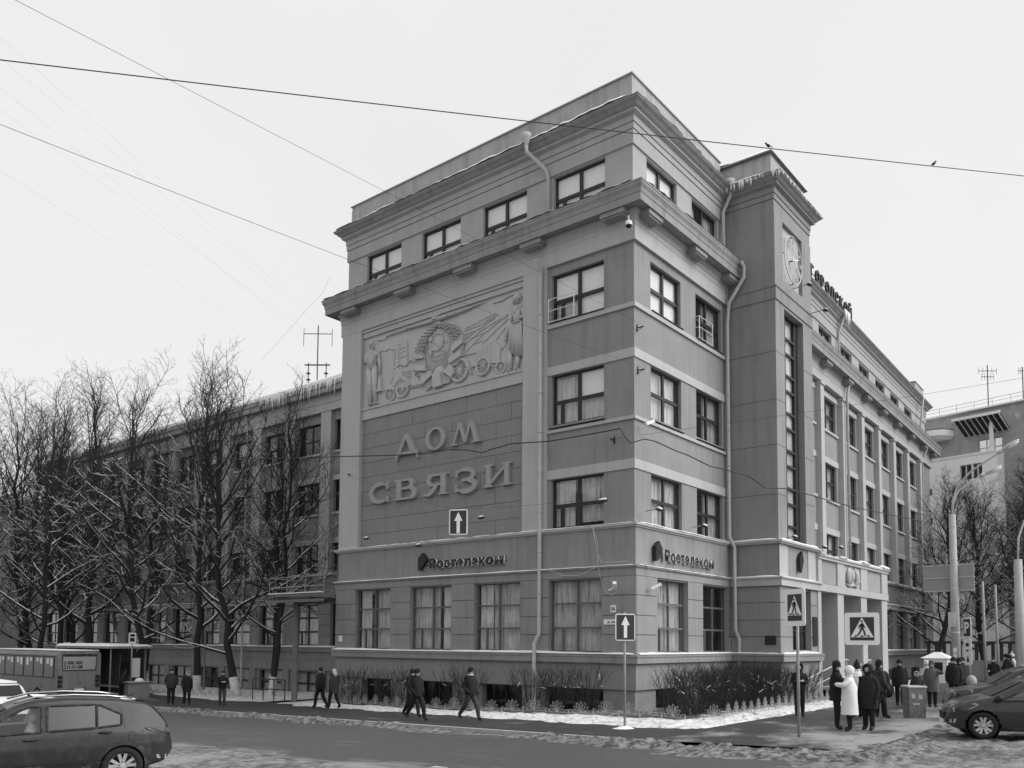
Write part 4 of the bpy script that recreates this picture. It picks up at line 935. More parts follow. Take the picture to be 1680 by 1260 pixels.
# thick roof snow on the left wing and tower
mb = MB(); n = 60; r_ = random.Random(5)
for i in range(n):
    y0, y1 = 17.5+60*i/n, 17.5+60*(i+1)/n
    if i == 0: hs = [.25+.1*r_.random() for _ in range(n+1)]; hs = [hs[max(0, k-1)]*.5+hs[k]*.5 for k in range(n+1)]
    pr = lambda y, h: [(8.6, y, 20.66), (8.58, y, 20.72+h*.6), (9.0, y, 20.86+h), (12, y, 22.05+h), (15, y, 23.25+h)]
    A, C_ = pr(y0, hs[i]), pr(y1, hs[i+1])
    for k in range(4): mb.quad(A[k], C_[k], C_[k+1], A[k+1])
o = mb.build('roof_snow', 'snow', None, True); tag(o, 'thick snow blanket on the left wing roof', 'snow', None, 'stuff')
mb = MB(); c_ = [(8.62, -.1), (8.62, -2.2), (12.95, -2.2), (12.95, -.1)]
for i in range(4):
    a, b = c_[i], c_[(i+1) % 4]; mb.quad((*a, 25.52), (*b, 25.52), (b[0]*.85+10.8*.15, b[1]*.8-.26, 25.78), (a[0]*.85+10.8*.15, a[1]*.8-.26, 25.78)); mb.poly([(a[0]*.85+10.8*.15, a[1]*.8-.26, 25.78), (b[0]*.85+10.8*.15, b[1]*.8-.26, 25.78), (10.6, -1.3, 26.15)])
mb.quad((8.62, -.2, 25.55), (12.9, -.2, 25.55), (12.9, 3, 25.9), (8.62, 3, 25.9))
o = mb.build('roof_snow', 'snow', None, True); tag(o, 'rounded snow mound on the tower roof', 'snow', None, 'stuff')
# icicles
def icicles(name, label, a, b, n, lmax, seed):
    q = MB(); r = random.Random(seed); a, b = Vector(a), Vector(b)
    for i in range(n):
        p = a+(b-a)*r.random(); l_ = lmax*(.2+.8*r.random()**2); rr = .02+.03*r.random()
        q.tube([p+Vector((0, 0, .05)), p-Vector((0, 0, l_*.4)), p-Vector((0, 0, l_))], [rr*1.3, rr, .004], 5)
    o = q.build(name, 'ice', None, True); tag(o, label, 'icicles', None, 'stuff')
icicles('icicles', 'row of icicles hanging from the left wing eave beside the corner block', (8.58, 38, 20.6), (8.58, 27.5, 20.6), 90, 1.2, 1)
icicles('icicles', 'icicles under the tower cornice', (7.97, -.1, 24.03), (7.97, -2.85, 24.03), 34, .38, 2)
icicles('icicles', 'small icicles along the tower front cornice', (8.0, -2.88, 24.03), (13.6, -2.88, 24.03), 40, .16, 3)
icicles('icicles', 'clump of icicles at the roof gutter of the right wing', WR(pu[3]-.2, 24.3, .55), WR(pu[3]+1.0, 24.3, .55), 26, 1.3, 4)
# ================================================================== ground, road, pavement, snow
def ground_mat(name, base, snow, cov, sc1, track=None, rough=0.75, edge=None, gloss=0.35):
    """wet asphalt with trodden, dirty snow lying in noisy patches; edge=(axis, pos, width, sign): more snow beyond a line"""
    m, nt, b = _new(name); N, L = nt.nodes.new, nt.links.new
    geo = N('ShaderNodeNewGeometry')
    mp = N('ShaderNodeMapping'); mp.inputs['Scale'].default_value = track or (1, 1, 1); L(geo.outputs['Position'], mp.inputs[0])
    n1 = N('ShaderNodeTexNoise'); n1.inputs['Scale'].default_value = sc1; n1.inputs['Detail'].default_value = 10; n1.inputs['Roughness'].default_value = .72
    L(mp.outputs[0], n1.inputs['Vector'])
    n2 = N('ShaderNodeTexNoise'); n2.inputs['Scale'].default_value = .35; n2.inputs['Detail'].default_value = 4; L(geo.outputs['Position'], n2.inputs['Vector'])
    ad = N('ShaderNodeMath'); ad.operation = 'MULTIPLY_ADD'; ad.inputs[1].default_value = .55; L(n2.outputs[0], ad.inputs[0]); L(n1.outputs[0], ad.inputs[2])
    v = ad.outputs[0]
    if edge:
        sx = N('ShaderNodeSeparateXYZ'); L(geo.outputs['Position'], sx.inputs[0])
        mr0 = N('ShaderNodeMapRange'); mr0.inputs[1].default_value = edge[1]-edge[2]; mr0.inputs[2].default_value = edge[1]+edge[2]
        mr0.inputs[3].default_value = edge[3]; mr0.inputs[4].default_value = 0.0
        L(sx.outputs[edge[0]], mr0.inputs[0])
        a2 = N('ShaderNodeMath'); a2.operation = 'ADD'; L(v, a2.inputs[0]); L(mr0.outputs[0], a2.inputs[1]); v = a2.outputs[0]
    mr = N('ShaderNodeMapRange'); mr.inputs[1].default_value = 1.05-cov*.5; mr.inputs[2].default_value = 1.25-cov*.5; L(v, mr.inputs[0])
    n3 = N('ShaderNodeTexNoise'); n3.inputs['Scale'].default_value = 9; n3.inputs['Detail'].default_value = 6; n3.inputs['Roughness'].default_value = .8; L(mp.outputs[0], n3.inputs['Vector'])
    mrb = N('ShaderNodeMapRange'); mrb.inputs[1].default_value = .3; mrb.inputs[2].default_value = .7; mrb.inputs[3].default_value = base*.7; mrb.inputs[4].default_value = base*1.35; L(n3.outputs[0], mrb.inputs[0])
    mrs = N('ShaderNodeMapRange'); mrs.inputs[1].default_value = .3; mrs.inputs[2].default_value = .7; mrs.inputs[3].default_value = snow*.75; mrs.inputs[4].default_value = snow*1.15; L(n3.outputs[0], mrs.inputs[0])
    mx = N('ShaderNodeMix'); mx.data_type = 'FLOAT'; L(mr.outputs[0], mx.inputs[0]); L(mrb.outputs[0], mx.inputs[2]); L(mrs.outputs[0], mx.inputs[3])
    cc = N('ShaderNodeCombineColor')
    for k in range(3): L(mx.outputs[0], cc.inputs[k])
    L(cc.outputs[0], b.inputs['Base Color'])
    rr = N('ShaderNodeMapRange'); rr.inputs[3].default_value = gloss; rr.inputs[4].default_value = .9; L(mr.outputs[0], rr.inputs[0]); L(rr.outputs[0], b.inputs['Roughness'])
    b.inputs['Specular IOR Level'].default_value = .4
    hs = N('ShaderNodeMath'); hs.operation = 'MULTIPLY_ADD'; hs.inputs[1].default_value = .5; L(n3.outputs[0], hs.inputs[0]); L(mr.outputs[0], hs.inputs[2])
    bp = N('ShaderNodeBump'); bp.inputs['Strength'].default_value = .5; bp.inputs['Distance'].default_value = .04; L(hs.outputs[0], bp.inputs['Height']); L(bp.outputs[0], b.inputs['Normal'])
    return m
M['g_far'] = ground_mat('trodden snow ground', .05, .22, .55, .8)
M['g_road'] = ground_mat('wet road', .082, .27, .34, 1.6, (2.4, .3, 1), edge=(0, -15.9, 1.2, .48), gloss=.55)
M['g_walk'] = ground_mat('wet pavement', .045, .2, .40, .9, (1.3, .7, 1), gloss=.5)
M['g_plaza'] = ground_mat('wet trodden pavement', .045, .30, .50, .8, (.8, 1.2, 1), edge=(1, -10.4, 2.2, .42), gloss=.5)
def sheet(name, pts_l, pts_r, dz, mk, n=1, kind='structure', label=None):
    """strip of ground between two ground lines, following the slope"""
    mb = MB(); rows = []
    for a, b in zip(pts_l, pts_r):
        rows.append([(a[0]+(b[0]-a[0])*t/n, a[1]+(b[1]-a[1])*t/n) for t in range(n+1)])
    for r0, r1 in zip(rows, rows[1:]):
        for k in range(n):
            q = [r0[k], r0[k+1], r1[k+1], r1[k]]; mb.quad(*[(x, y, gz(y)+dz) for x, y in q])
    o = mb.build(name, mk); o['kind'] = kind
    if label: o['label'] = label
    return o
def ys(a, b, st): 
    n = max(1, int(abs(b-a)/st)); return [a+(b-a)*i/n for i in range(n+1)]
curb = lambda y: -9.45+.118*(y+4) if y > -7 else -9.8           # road side kerb line
inner = lambda y: -6.75+.185*(y+5.2) if y > -5.2 else -6.75     # inner pavement edge, snow beyond
Yg = [-400, -200, -100, -60]+ys(-40, 80, 2)+[100, 140, 200, 300, 500]
sheet('ground', [(-400, y) for y in Yg], [(700, y) for y in Yg], -.13, 'g_far')
Yr = ys(-60, 140, 2)
sheet('road', [(-40, y) for y in Yr], [(curb(y)+.3, y) for y in Yr], -.115, 'g_road', 2)
Yw = ys(-6, 60, 1.5)
sheet('pavement', [(curb(y)+.05, y) for y in Yw], [(inner(y)+.8, y) for y in Yw], 0.0, 'g_walk')
mb = MB()
for a, b in zip(Yw, Yw[1:]): mb.hexa([(curb(a)-.1, a, gz(a)-.2), (curb(a)+.06, a, gz(a)-.2), (curb(b)+.06, b, gz(b)-.2), (curb(b)-.1, b, gz(b)-.2), (curb(a)-.1, a, gz(a)+.007), (curb(a)+.06, a, gz(a)+.007), (curb(b)+.06, b, gz(b)+.007), (curb(b)-.1, b, gz(b)+.007)])
o = mb.build('kerb', 'concrete'); o['kind'] = 'structure'
# forecourt and right pavement
sheet('forecourt', [(-9.8, y) for y in ys(-11.2, -5.9, .9)], [(70, y) for y in ys(-11.2, -5.9, .9)], 0.014, 'g_plaza', 10)
sheet('forecourt', [(8, y) for y in ys(-5.9, 2.2, .9)], [(70, y) for y in ys(-5.9, 2.2, .9)], 0.019, 'g_plaza', 6)
M['stripe'] = mat('worn road paint', .62, .8, .1, 2, dirt=.10, dirt_scale=2.5, dirt_amt=.75)
def stripe(name, p, label=None):
    mb = MB(); mb.poly([(x, y, gz(y)-.105) for x, y in p]); o = mb.build(name, 'stripe'); o['kind'] = 'structure'
for i in range(7): stripe('crossing_stripe', [(-16.6+.55*0, -4.4-.95*i), (-15.2, -4.4-.95*i), (-15.2, -4.85-.95*i), (-16.6, -4.85-.95*i)]) if False else None
for i in range(6):
    y0 = -11.05-.55*i; stripe('crossing_stripe', [(-13.6, y0-.2), (-11.2, y0+.05), (-11.2, y0-.2), (-13.6, y0-.45)])
for i in range(5):
    y0 = -4.45-.7*i; stripe('crossing_stripe', [(-17.6, y0), (-15.5, y0), (-15.5, y0-.38), (-17.6, y0-.38)])
stripe('lane_line', [(-14.9, 22), (-14.75, 22), (-14.75, -3), (-14.9, -3)]) if False else None
# lumpy snow masses: heightfield strips
def lumpy(name, left, right, ylist, h, seed, mk, n=8, base=-.12, sharp=1.0, label=None, freq=1.6, along='y', patchy=False):
    r = random.Random(seed); off = Vector((r.random()*50, r.random()*50, 0))
    from mathutils import noise
    mb = MB(); rows = []
    for yi, y in enumerate(ylist):
        row = []; ends = min(1.0, min(yi, len(ylist)-1-yi)/5)
        a, b = left(y), right(y)
        for k in range(n+1):
            t = k/n; x = a+(b-a)*t
            px, py = (x, y) if along == 'y' else (y, x)
            e = math.sin(math.pi*t)**.6*ends
            f = .5+.8*noise.noise(Vector((px*freq, py*freq, 0))+off)+.45*noise.noise(Vector((px*freq*3, py*freq*3, 5))+off)
            pm_ = 1.0 if not patchy else min(1.0, max(0.12, .75+1.6*noise.noise(Vector((px*.45, py*.45, 9))+off)))
            z = gz(py)+base+max(0.0, e*(.35+f)*h*sharp*pm_)*(1 if 0 < k < n else 0)
            row.append((px, py, z))
        rows.append(row)
    i0 = 0
    for row in rows: mb.v += row
    for j in range(len(rows)-1):
        for k in range(n):
            q = j*(n+1)+k; mb.f.append((q, q+1, q+n+2, q+n+1)); mb.m.append(0)
    o = mb.build(name, mk, None, True); tag(o, label, 'snow', None, 'stuff'); return o
M['snow_bank'] = mat('dirty snow bank', .34, .95, .35, 5, .9, 22, dirt=.07, dirt_scale=5, dirt_amt=.8)
M['snow_lawn'] = mat('fresh snow', .72, .85, .14, 3, .9, 12, dirt=.22, dirt_scale=5, dirt_amt=.42)
lumpy('kerb_snow', lambda y: curb(y)-.8-.25*math.sin(y*.9)-.1*math.sin(y*3.1), lambda y: curb(y)+.35+.15*math.sin(y*1.7), ys(-7.5, 46, .11), .17, 1, 'snow_bank', 14, label='dirty ridge of shovelled snow along the kerb', freq=3.2, patchy=True)
M['bed'] = mat('soil bed with old snow', .09, .95, .3, 4, .8, 16, dirt=.55, dirt_scale=2.2, dirt_amt=.35)
def fenceline(y):
    for (xa, ya), (xb, yb) in zip(FPATH, FPATH[1:]):
        if yb <= y <= ya: return xa+(xb-xa)*(ya-y)/(ya-yb)
    return FPATH[0][0] if y > FPATH[0][1] else FPATH[-1][0]
FPATH = [(-1.0, 17.4), (-3.0, 8.1), (-3.4, 3.8), (-3.45, -1.4), (-4.25, -4.3)]
lumpy('planting_bed', lambda y: fenceline(y)+.2, lambda y: .05, ys(-4.4, 17.6, .4), .07, 12, 'bed', 8, -.02, label='dark planting bed with old snow under the shaded facade', freq=1.5)
lumpy('planting_bed', lambda x: -4.3, lambda x: .05 if x < 8.4 else -2.4, ys(-4.2, 9.6, .4), .07, 13, 'bed', 8, -.015, label='dark planting bed with old snow under the hedge', freq=1.5, along='x')
lumpy('lawn_snow', lambda y: inner(y)-.1+.2*math.sin(y*1.7)+.08*math.sin(y*5), lambda y: fenceline(y)+.5 if y < 17.5 else 9.3, ys(-4.9, 21.5, .25), .13, 2, 'snow_lawn', 16, -.03, label='white snow strip between the pavement and the shaded facade', freq=1.1)
lumpy('lawn_snow', lambda y: inner(y)-.1+.2*math.sin(y*1.3), lambda y: 9.35, ys(23.5, 75, .5), .18, 3, 'snow_lawn', 16, -.03, label='white snow bed with trees before the left wing', freq=.9)
lumpy('lawn_snow', lambda x: -5.95+.15*math.sin(x*1.9)+.06*math.sin(x*5), lambda x: -3.9 if x < 8.4 else -3.2, ys(-6.8, 9.5, .25), .14, 4, 'snow_lawn', 14, -.03, label='white snow strip with hedge before the bright facade', freq=1.1, along='x')
lumpy('corner_snow', lambda x: -12.2+.35*math.sin(x*.9)+.15*math.sin(x*2.3), lambda x: -10.6+.3*math.sin(x*1.3), ys(-11.2, 3, .13), .15, 6, 'snow_bank', 16, -.10, label='churned dirty snow before the parked cars', freq=3.0, along='x', patchy=True)
lumpy('corner_snow', lambda y: -11.3+.2*math.sin(y), lambda y: -9.4+.2*math.sin(y*1.4), ys(-12.6, -7.0, .11), .16, 7, 'snow_bank', 14, -.12, label='dirty snow heap at the pavement corner', freq=3.2, patchy=True)
lumpy('entrance_snow', lambda x: -3.6+.2*math.sin(x*2), lambda x: -2.3, ys(25.5, 52, .4), .28, 8, 'snow_lawn', 8, 0.0, label='heaped white snow right of the entrance', freq=1.2, along='x')
M['slush'] = ground_mat('trodden slush', .07, .29, .8, 4.0, gloss=.6)
lumpy('street_slush', lambda x: -17.5, lambda x: -10.3+.4*math.sin(x), ys(-13.5, 22, .16), .085, 21, 'slush', 44, -.135, label='speckled grey slush before the parked cars', freq=2.2, along='x')
lumpy('street_slush', lambda y: -24.0, lambda y: -15.5+.5*math.sin(y*.7), ys(-13, 26, .2), .075, 22, 'slush', 44, -.135, label='speckled grey slush on the near lane', freq=2.0)
# ================================================================== trees
M['bark'] = mat('bark', .035, .95, .35, 6, .6, 25)
M['twig'] = mat('twigs', .028, .95, .25, 8)
M['whitewash'] = mat('whitewashed bark', .62, .95, .2, 5, .4, 25, dirt=.2, dirt_scale=4, dirt_amt=.3)
M['shrub'] = mat('shrub stems', .034, .9, .3, 8)
from mathutils import noise as mnoise
def grow(seed, H, r0, low=.22, spread=.2, lean=(0, 0), nl=24, fork=None, dens=1.0, droop=0.0):
    r = random.Random(seed); big, fine, snow = MB(), MB(), MB()
    def wob(p, s_): return Vector((r.gauss(0, s_), r.gauss(0, s_), r.gauss(0, s_*.5)))
    def branch(p, d, L_, r_a, r_b, seg, up, wv):
        pts = [p.copy()]; d = d.normalized(); st = L_/seg
        for i in range(seg):
            d = (d+Vector((0, 0, up))+wob(p, wv)).normalized(); pts.append(pts[-1]+d*st)
        return pts, [r_a+(r_b-r_a)*(i/seg) for i in range(seg+1)]
    def cap(pts, rad, keep):
        run = []; rr = []
        for i, p in enumerate(pts):
            d = (pts[min(i+1, len(pts)-1)]-pts[max(i-1, 0)]).normalized()
            if abs(d.z) < .78 and r.random() < keep*.92: run.append(p+Vector((0, 0, rad[i]*.8+.005))); rr.append(max(.013, rad[i]*.72))
            else:
                if len(run) > 1: snow.tube(run, rr, 4)
                run, rr = [], []
        if len(run) > 1: snow.tube(run, rr, 4)
    n = 12; trunk = []
    lv = Vector((lean[0], lean[1], 0))
    for i in range(n+1):
        t = i/n; trunk.append(Vector((0, 0, H*.96*t))+lv*(math.sin(min(1, t*1.6)*math.pi/2))*H*.1+(wob(None, .10*H/20) if i > 1 else Vector((0, 0, 0))))
    tr = [r0*(1.25 if i == 0 else 1)*(1-t)**.75+.02 for i, t in enumerate([k/n for k in range(n+1)])]
    big.tube([trunk[0]-Vector((0, 0, .3))]+trunk, [tr[0]*1.15]+tr, 9)
    def at(t):
        k = min(int(t*n), n-1); f = t*n-k; return trunk[k].lerp(trunk[k+1], f), tr[k]*(1-f)+tr[k+1]*f
    az = r.random()*6.28
    for i in range(nl):
        t = low+(.97-low)*((i+.5*r.random())/nl)**.9; p, pr = at(t); az += 2.4+r.uniform(-.5, .5)
        rel = (t-low)/(1-low); el = R(22+52*rel**.8+r.uniform(-10, 10))-droop*(1-rel)
        L1 = H*spread*(1.15-.62*rel)*r.uniform(.7, 1.25)
        d = Vector((math.cos(az)*math.cos(el), math.sin(az)*math.cos(el), math.sin(el)))
        ra = min(pr*.55, .02+.011*L1)
        pts, rad = branch(p, d, L1, ra, .014, 7, .06 if rel < .5 else .1, .15)
        big.tube(pts, rad, 5, caps=False); cap(pts, rad, .97 if rel < .6 else .35)
        n2 = int(L1/.42*dens)
        for j in range(n2):
            s_ = .18+.82*(j+r.random())/n2; k = min(int(s_*7), 6); q = pts[k].lerp(pts[k+1], s_*7-k); dd = (pts[k+1]-pts[k]).normalized()
            sd = dd.orthogonal(); sd.rotate(Matrix.Rotation(r.random()*6.28, 3, dd)); dir2 = dd*.75+sd*.8+Vector((0, 0, .22))
            L2 = L1*(.42*(1-.55*s_))*r.uniform(.6, 1.25)+.25
            p2, r2 = branch(q, dir2, L2, min(.02, rad[k]*.7), .009, 4, .08, .16)
            fine.tube(p2, r2, 4, caps=False)
            if rel < .5: cap(p2, r2, .6)
            n3 = max(2, int(L2/.3*dens))
            for m_ in range(n3):
                s3 = .2+.8*(m_+r.random())/n3; k3 = min(int(s3*4), 3); q3 = p2[k3].lerp(p2[k3+1], s3*4-k3); d3 = (p2[k3+1]-p2[k3]).normalized()
                sd = d3.orthogonal(); sd.rotate(Matrix.Rotation(r.random()*6.28, 3, d3)); L3 = r.uniform(.3, .85)*(.6+.4*min(1, L2))
                p3, r3 = branch(q3, d3*.7+sd*.75+Vector((0, 0, .15)), L3, .0075, .005, 2, .08, .2)
                fine.tube(p3, r3, 3, caps=False)
                if rel < .5 and r.random() < .18: cap(p3, [.012]*3, 1)
                for _ in range(2 if r.random() < .7*dens else 1):
                    f = r.uniform(.3, .95); q4 = p3[0].lerp(p3[2], f); sd = d3.orthogonal(); sd.rotate(Matrix.Rotation(r.random()*6.28, 3, d3))
                    fine.tube([q4, q4+(d3*.6+sd*.7+Vector((0, 0, .2))).normalized()*r.uniform(.15, .4)], [.0055, .004], 3, caps=False)
    return big.mesh('trunk', 'bark', True, False), fine.mesh('crown', 'twig', False, False), snow.mesh('branch_snow', 'snow', False, False), trunk, tr
def tree(var, loc, rz, sc_, label, group, wash=True, name='linden_tree'):
    t = thing(name, loc, label, 'tree', group, rz); t.scale = (sc_,)*3
    link('trunk', var[0], t); link('crown', var[1], t)['kind'] = 'stuff'; link('branch_snow', var[2], t)['kind'] = 'stuff'
    if wash:
        q = MB(); tk, tr = var[3], var[4]; zt = 1.25/sc_; p1 = tk[0].lerp(tk[1], zt/tk[1].z)
        q.tube([tk[0]-Vector((0, 0, .25)), tk[0], p1*.5, p1], [tr[0]*1.17, tr[0]*1.03, (tr[0]+tr[1])/2*1.06, (tr[0]*.3+tr[1]*.7)*1.08], 12); q.build('whitewash', 'whitewash', t, True)
    return t
TV = [grow(11, 22, .23, .2, .31, (0, 0), 31, dens=1.0), grow(23, 22, .22, .16, .33, (-.5, .5), 31, dens=1.0), grow(37, 22, .21, .22, .28, (.3, -.3), 29, dens=1.0), grow(41, 22, .25, .13, .36, (-.3, .9), 32, dens=1.0)]
row = [(1, -.5, 52, .95, 120, 'snow dusted tree between the bus shelter and the far tree row'), (2, 7.0, 33.0, .85, 77, 'slender tree close to the left wing wall behind the leaning tree'), (3, 7.2, 62, .95, 33, 'tangled tree close to the wing far behind the bus'), (2, 3.0, 27.4, .84, 20, 'slim snow dusted tree nearest the corner block, with forked whitewashed foot'), (3, 1.6, 28.9, .90, 0, 'big leaning tree with snow laden low branches second from the corner block'), (0, 3.6, 36.8, 1.0, 40, 'straight tall tree with whitewashed foot between the standing pair and the leaning tree'), (1, 4.0, 44.4, 1.03, 10, 'leaning dark tree with whitewashed foot behind the standing pair'),
       (0, 4.3, 54.8, 1.14, 200, 'thick dark tree trunk rising right behind the bus shelter roof'), (2, 4.4, 59.6, 1.16, 150, 'dark slender tree rising behind the rear of the bus'), (3, 4.5, 64.8, 1.1, 60, 'dark tree rising behind the bus windows'), (1, 4.5, 69.8, 1.15, 250, 'dark branching tree at the left picture edge behind the bus'), (0, -1.5, 64.0, 1.02, 300, 'snow laden tree leaning over the street at the far left'), (2, 6.5, 49.5, 1.0, 90, 'tree close to the left wing between the shelter and the standing pair')]
for v, x, y, s_, rz, lab in row: tree(TV[v], (x, y, gz(y)), R(rz), s_, lab, 'lindens along the left wing')
RV = [grow(51, 16, .24, .16, .36, (.4, -.9), 34, droop=.15, dens=1.25), grow(61, 17, .26, .14, .36, (-.2, .5), 38, droop=.2, dens=1.45)]
for v, x, y, s_, rz, lab in ((0, 40, -1.6, .86, 0, 'leaning snowy tree behind the guard booth'), (1, 46, -7.5, .9, 100, 'broad snow laden tree right of the concrete lamp post'), (0, 52, -10.5, 1.0, 220, 'snowy tree at the right picture edge behind the crowd'), (1, 43, -4.6, .78, 300, 'snow laden tree directly behind the concrete lamp post'), (0, 50, -8.2, .98, 75, 'dark dense tree behind the thin poles')):
    tree(RV[v], (x, y, gz(y)), R(rz), s_, lab, 'trees behind the crowd', False, 'street_tree')

# ================================================================== shrubs and low fence
def shrub_mesh(seed, n, h, w_):
    r = random.Random(seed); q = MB(); sn = MB()
    for i in range(n):
        a = r.random()*6.28; rr = r.random()**.5*w_*.35; p = Vector((rr*math.cos(a), rr*math.sin(a)*.7, -.05))
        d = Vector((p.x*1.0+r.gauss(0, .12), p.y*1.0+r.gauss(0, .12), 1)).normalized(); hh = h*r.uniform(.7, 1.08)
        m1 = p+d*hh*.5+Vector((r.gauss(0, .04), r.gauss(0, .04), 0)); e = m1+(d+Vector((p.x*.5, p.y*.5, 0))).normalized()*hh*.5
        q.tube([p, m1, e], [.008, .0065, .004], 3, caps=False)
        for _ in range(6):
            f = r.uniform(.3, 1); b0 = p.lerp(m1, f) if r.random() < .4 else m1.lerp(e, f*.8); dd = (d+Vector((r.gauss(0, .5), r.gauss(0, .5), .3))).normalized()
            q.tube([b0, b0+dd*r.uniform(.2, .5)], [.0055, .0035], 3, caps=False)
        if r.random() < .10:
            b0 = m1.lerp(e, r.random()*.6); dd = Vector((r.gauss(0, .5), r.gauss(0, .5), .35)).normalized(); L_ = r.uniform(.1, .3)
            q.tube([b0, b0+dd*L_], [.008, .006], 3, caps=False); sn.tube([b0+Vector((0, 0, .015)), b0+dd*L_+Vector((0, 0, .015))], [.011, .009], 4)
    return q.mesh('stems', 'shrub', False, False), sn.mesh('stem_snow', 'snow', False, False)
SH = [shrub_mesh(1, 50, 1.78, 1.3), shrub_mesh(2, 56, 1.74, 1.4), shrub_mesh(3, 42, 1.85, 1.2), shrub_mesh(4, 30, 1.8, 1.1)]
def shrub(v, x, y, label, group, rz=0, s_=1.0):
    t = thing('shrub', (x, y, gz(y)+.05), label, 'shrub', group, rz); t.scale = (s_,)*3; link('stems', SH[v][0], t)['kind'] = 'stuff'; link('stem_snow', SH[v][1], t)['kind'] = 'stuff'
for i in range(14):
    x = -2.6+.78*i; shrub(i % 2, x, -3.1-.12*math.sin(i*2)-(0 if x < 7.4 else .5), 'bare clipped shrub of the dense dark hedge before the bright facade', 'hedge shrubs before the bright facade', R(40*i), .95+.05*math.sin(i))
for i in range(6):
    x = 1.9+.95*i; shrub((i+1) % 2, x, -2.3 if x < 7.3 else -3.3, 'bare clipped shrub of the dense dark hedge before the bright facade', 'hedge shrubs before the bright facade', R(70*i), .98)
for i, (x, y, v, lab) in enumerate(((-1.5, 1.2, 2, 'bare shrub left of the arrow sign pole'), (-1.4, 2.6, 2, 'bare shrub under the window right of the drainpipe'), (-1.5, 3.9, 0, 'dense bare shrub at the foot of the drainpipe'), (-1.3, 7.4, 3, 'bare shrub behind the lone walking man'), (-1.2, 8.3, 3, 'sparse shrub before the third basement window'), (-1.2, 11.6, 3, 'sparse shrub right behind the two walking men'), (-1.1, 12.7, 3, 'bare shrub left behind the two walking men'), (-1.2, 14.6, 2, 'bare shrub with snow specks beside the walking couple'), (-1.0, 15.6, 3, 'sparse shrub at the left end of the corner block'))):
    shrub(v, x, y, lab, None, R(50*i), 1.0)
M['fan_iron'] = mat('painted fence iron', .36, .6, .2, 6)
def fan_mesh():
    q = MB(); n = 7
    for i in range(n):
        a = math.pi*(.06+.88*i/(n-1)); d = Vector((math.cos(a), 0, math.sin(a))); s_ = Vector((-d.z, 0, d.x)); L_ = .30+.1*math.sin(a)
        pts = [Vector((0, 0, .03))+d*(L_*.5*(1-math.cos(t)))+s_*(.062*math.sin(t)*(.55-.45*math.cos(t))) for t in [2*math.pi*k/12 for k in range(13)]]
        q.tube(pts, .0065, 4)
    q.tube([(-.5, 0, .02), (.5, 0, .02)], .01, 4)
    for s_ in (-1, 1):
        q.tube([(s_*.3, 0, .03), (s_*.38, 0, .13), (s_*.46, 0, .12), (s_*.47, 0, .05), (s_*.42, 0, .05)], .007, 4); q.tube([(s_*.48, 0, -.2), (s_*.48, 0, .13)], .016, 4)
    return q.mesh('fan_panel', 'fan_iron', False, False)
FANM = fan_mesh()
def fan_fence(path, label, pitch=.97):
    f = thing('garden_fence', (0, 0, 0), label, 'fence')
    P = [Vector((*p, 0)) for p in path]; carry = 0
    for a, b in zip(P, P[1:]):
        L_ = (b-a).length; n = max(1, round(L_/pitch)); d = (b-a).normalized()
        for i in range(n):
            c_ = a+d*(L_*(i+.5)/n); m_ = Matrix.Rotation(math.atan2(d.y, d.x), 4, 'Z') @ Matrix.Diagonal((L_/n/.97, 1, 1, 1)); m_.translation = Vector((c_.x, c_.y, gz(c_.y)+.13+.03*math.sin(i*1.7)))
            link('fan_panel', FANM, f, m_)
fan_fence([(-1.0, 17.4), (-3.0, 8.1), (-3.4, 3.8), (-3.45, -1.4), (-4.25, -4.3)], 'low fan patterned metal fence along the shaded facade')
fan_fence([(-4.2, -4.9), (-3.4, -5.2), (1.0, -4.85), (8.6, -4.7)], 'low fan patterned metal fence along the hedge on the bright side', .72)
fan_fence([(.6, 25.6), (1.2, 30.8), (1.8, 42), (2.2, 50)], 'low fan patterned metal fence before the trees of the left wing', 1.0)

# ================================================================== apartment house in the right background
M['apt_grey'] = mat('apartment render grey', .36, .95, .12, .8, .4, 20, .15, dirt=.55, dirt_scale=1.3, dirt_amt=.15)
M['apt_light'] = mat('apartment render light', .9, .92, .06, .5, .1, 30, .06)
AP = thing('apartment_house', (0, 0, 0), 'tall light and grey apartment house with rounded balcony and slatted canopy', 'building')
ca, sa = math.cos(R(77.2)), math.sin(R(77.2))
AF = Fr(64.78, -4.13, ca, sa, -sa, ca)     # s runs to the far left, out towards the street
aw = [(s0, s0+1.5, z0, z0+2.0) for s0 in (-3.2, -7, -11, -15, -19) for z0 in (3, 6.5, 10, 13.5, 17, 20.5)]
mb = MB(); mb.wall(AF, -40, 22, -1, 26.1, aw+[(1.35, 3.55, 21.25, 23.0)], 0, .25); mb.wall(Fr(*AF(22, 0, 0)[:2], sa, -ca, ca, sa), 0, 14, -1, 26.1); mb.quad(AF(-40, 26.1, 0), AF(22, 26.1, 0), AF(22, 26.1, -14), AF(-40, 26.1, -14)); mb.build('wall', 'apt_grey', AP)
mb = MB(); mb.wall(AF, 1.25, 14, -1, 21.3, [(2.6, 3.5, 18.9, 20.4), (3.6, 4.7, 18.9, 20.4), (7.5, 7.75, 17.8, 18.5), (7.5, 7.75, 14.8, 15.5), (7.5, 7.75, 11.8, 12.5)], 1.6, .2); mb.fbox(AF, 1.22, 1.27, -1, 21.28, 0, 1.59); mb.fbox(AF, 1.25, 14, 21.2, 21.3, -.1, 1.65); mb.build('projecting_wall', 'apt_light', AP)
mb = MB(); mb.fbox(AF, 1.3, 14, 21.3, 21.45, 1.45, 1.68); mb.build('terrace_snow', 'snow', AP)
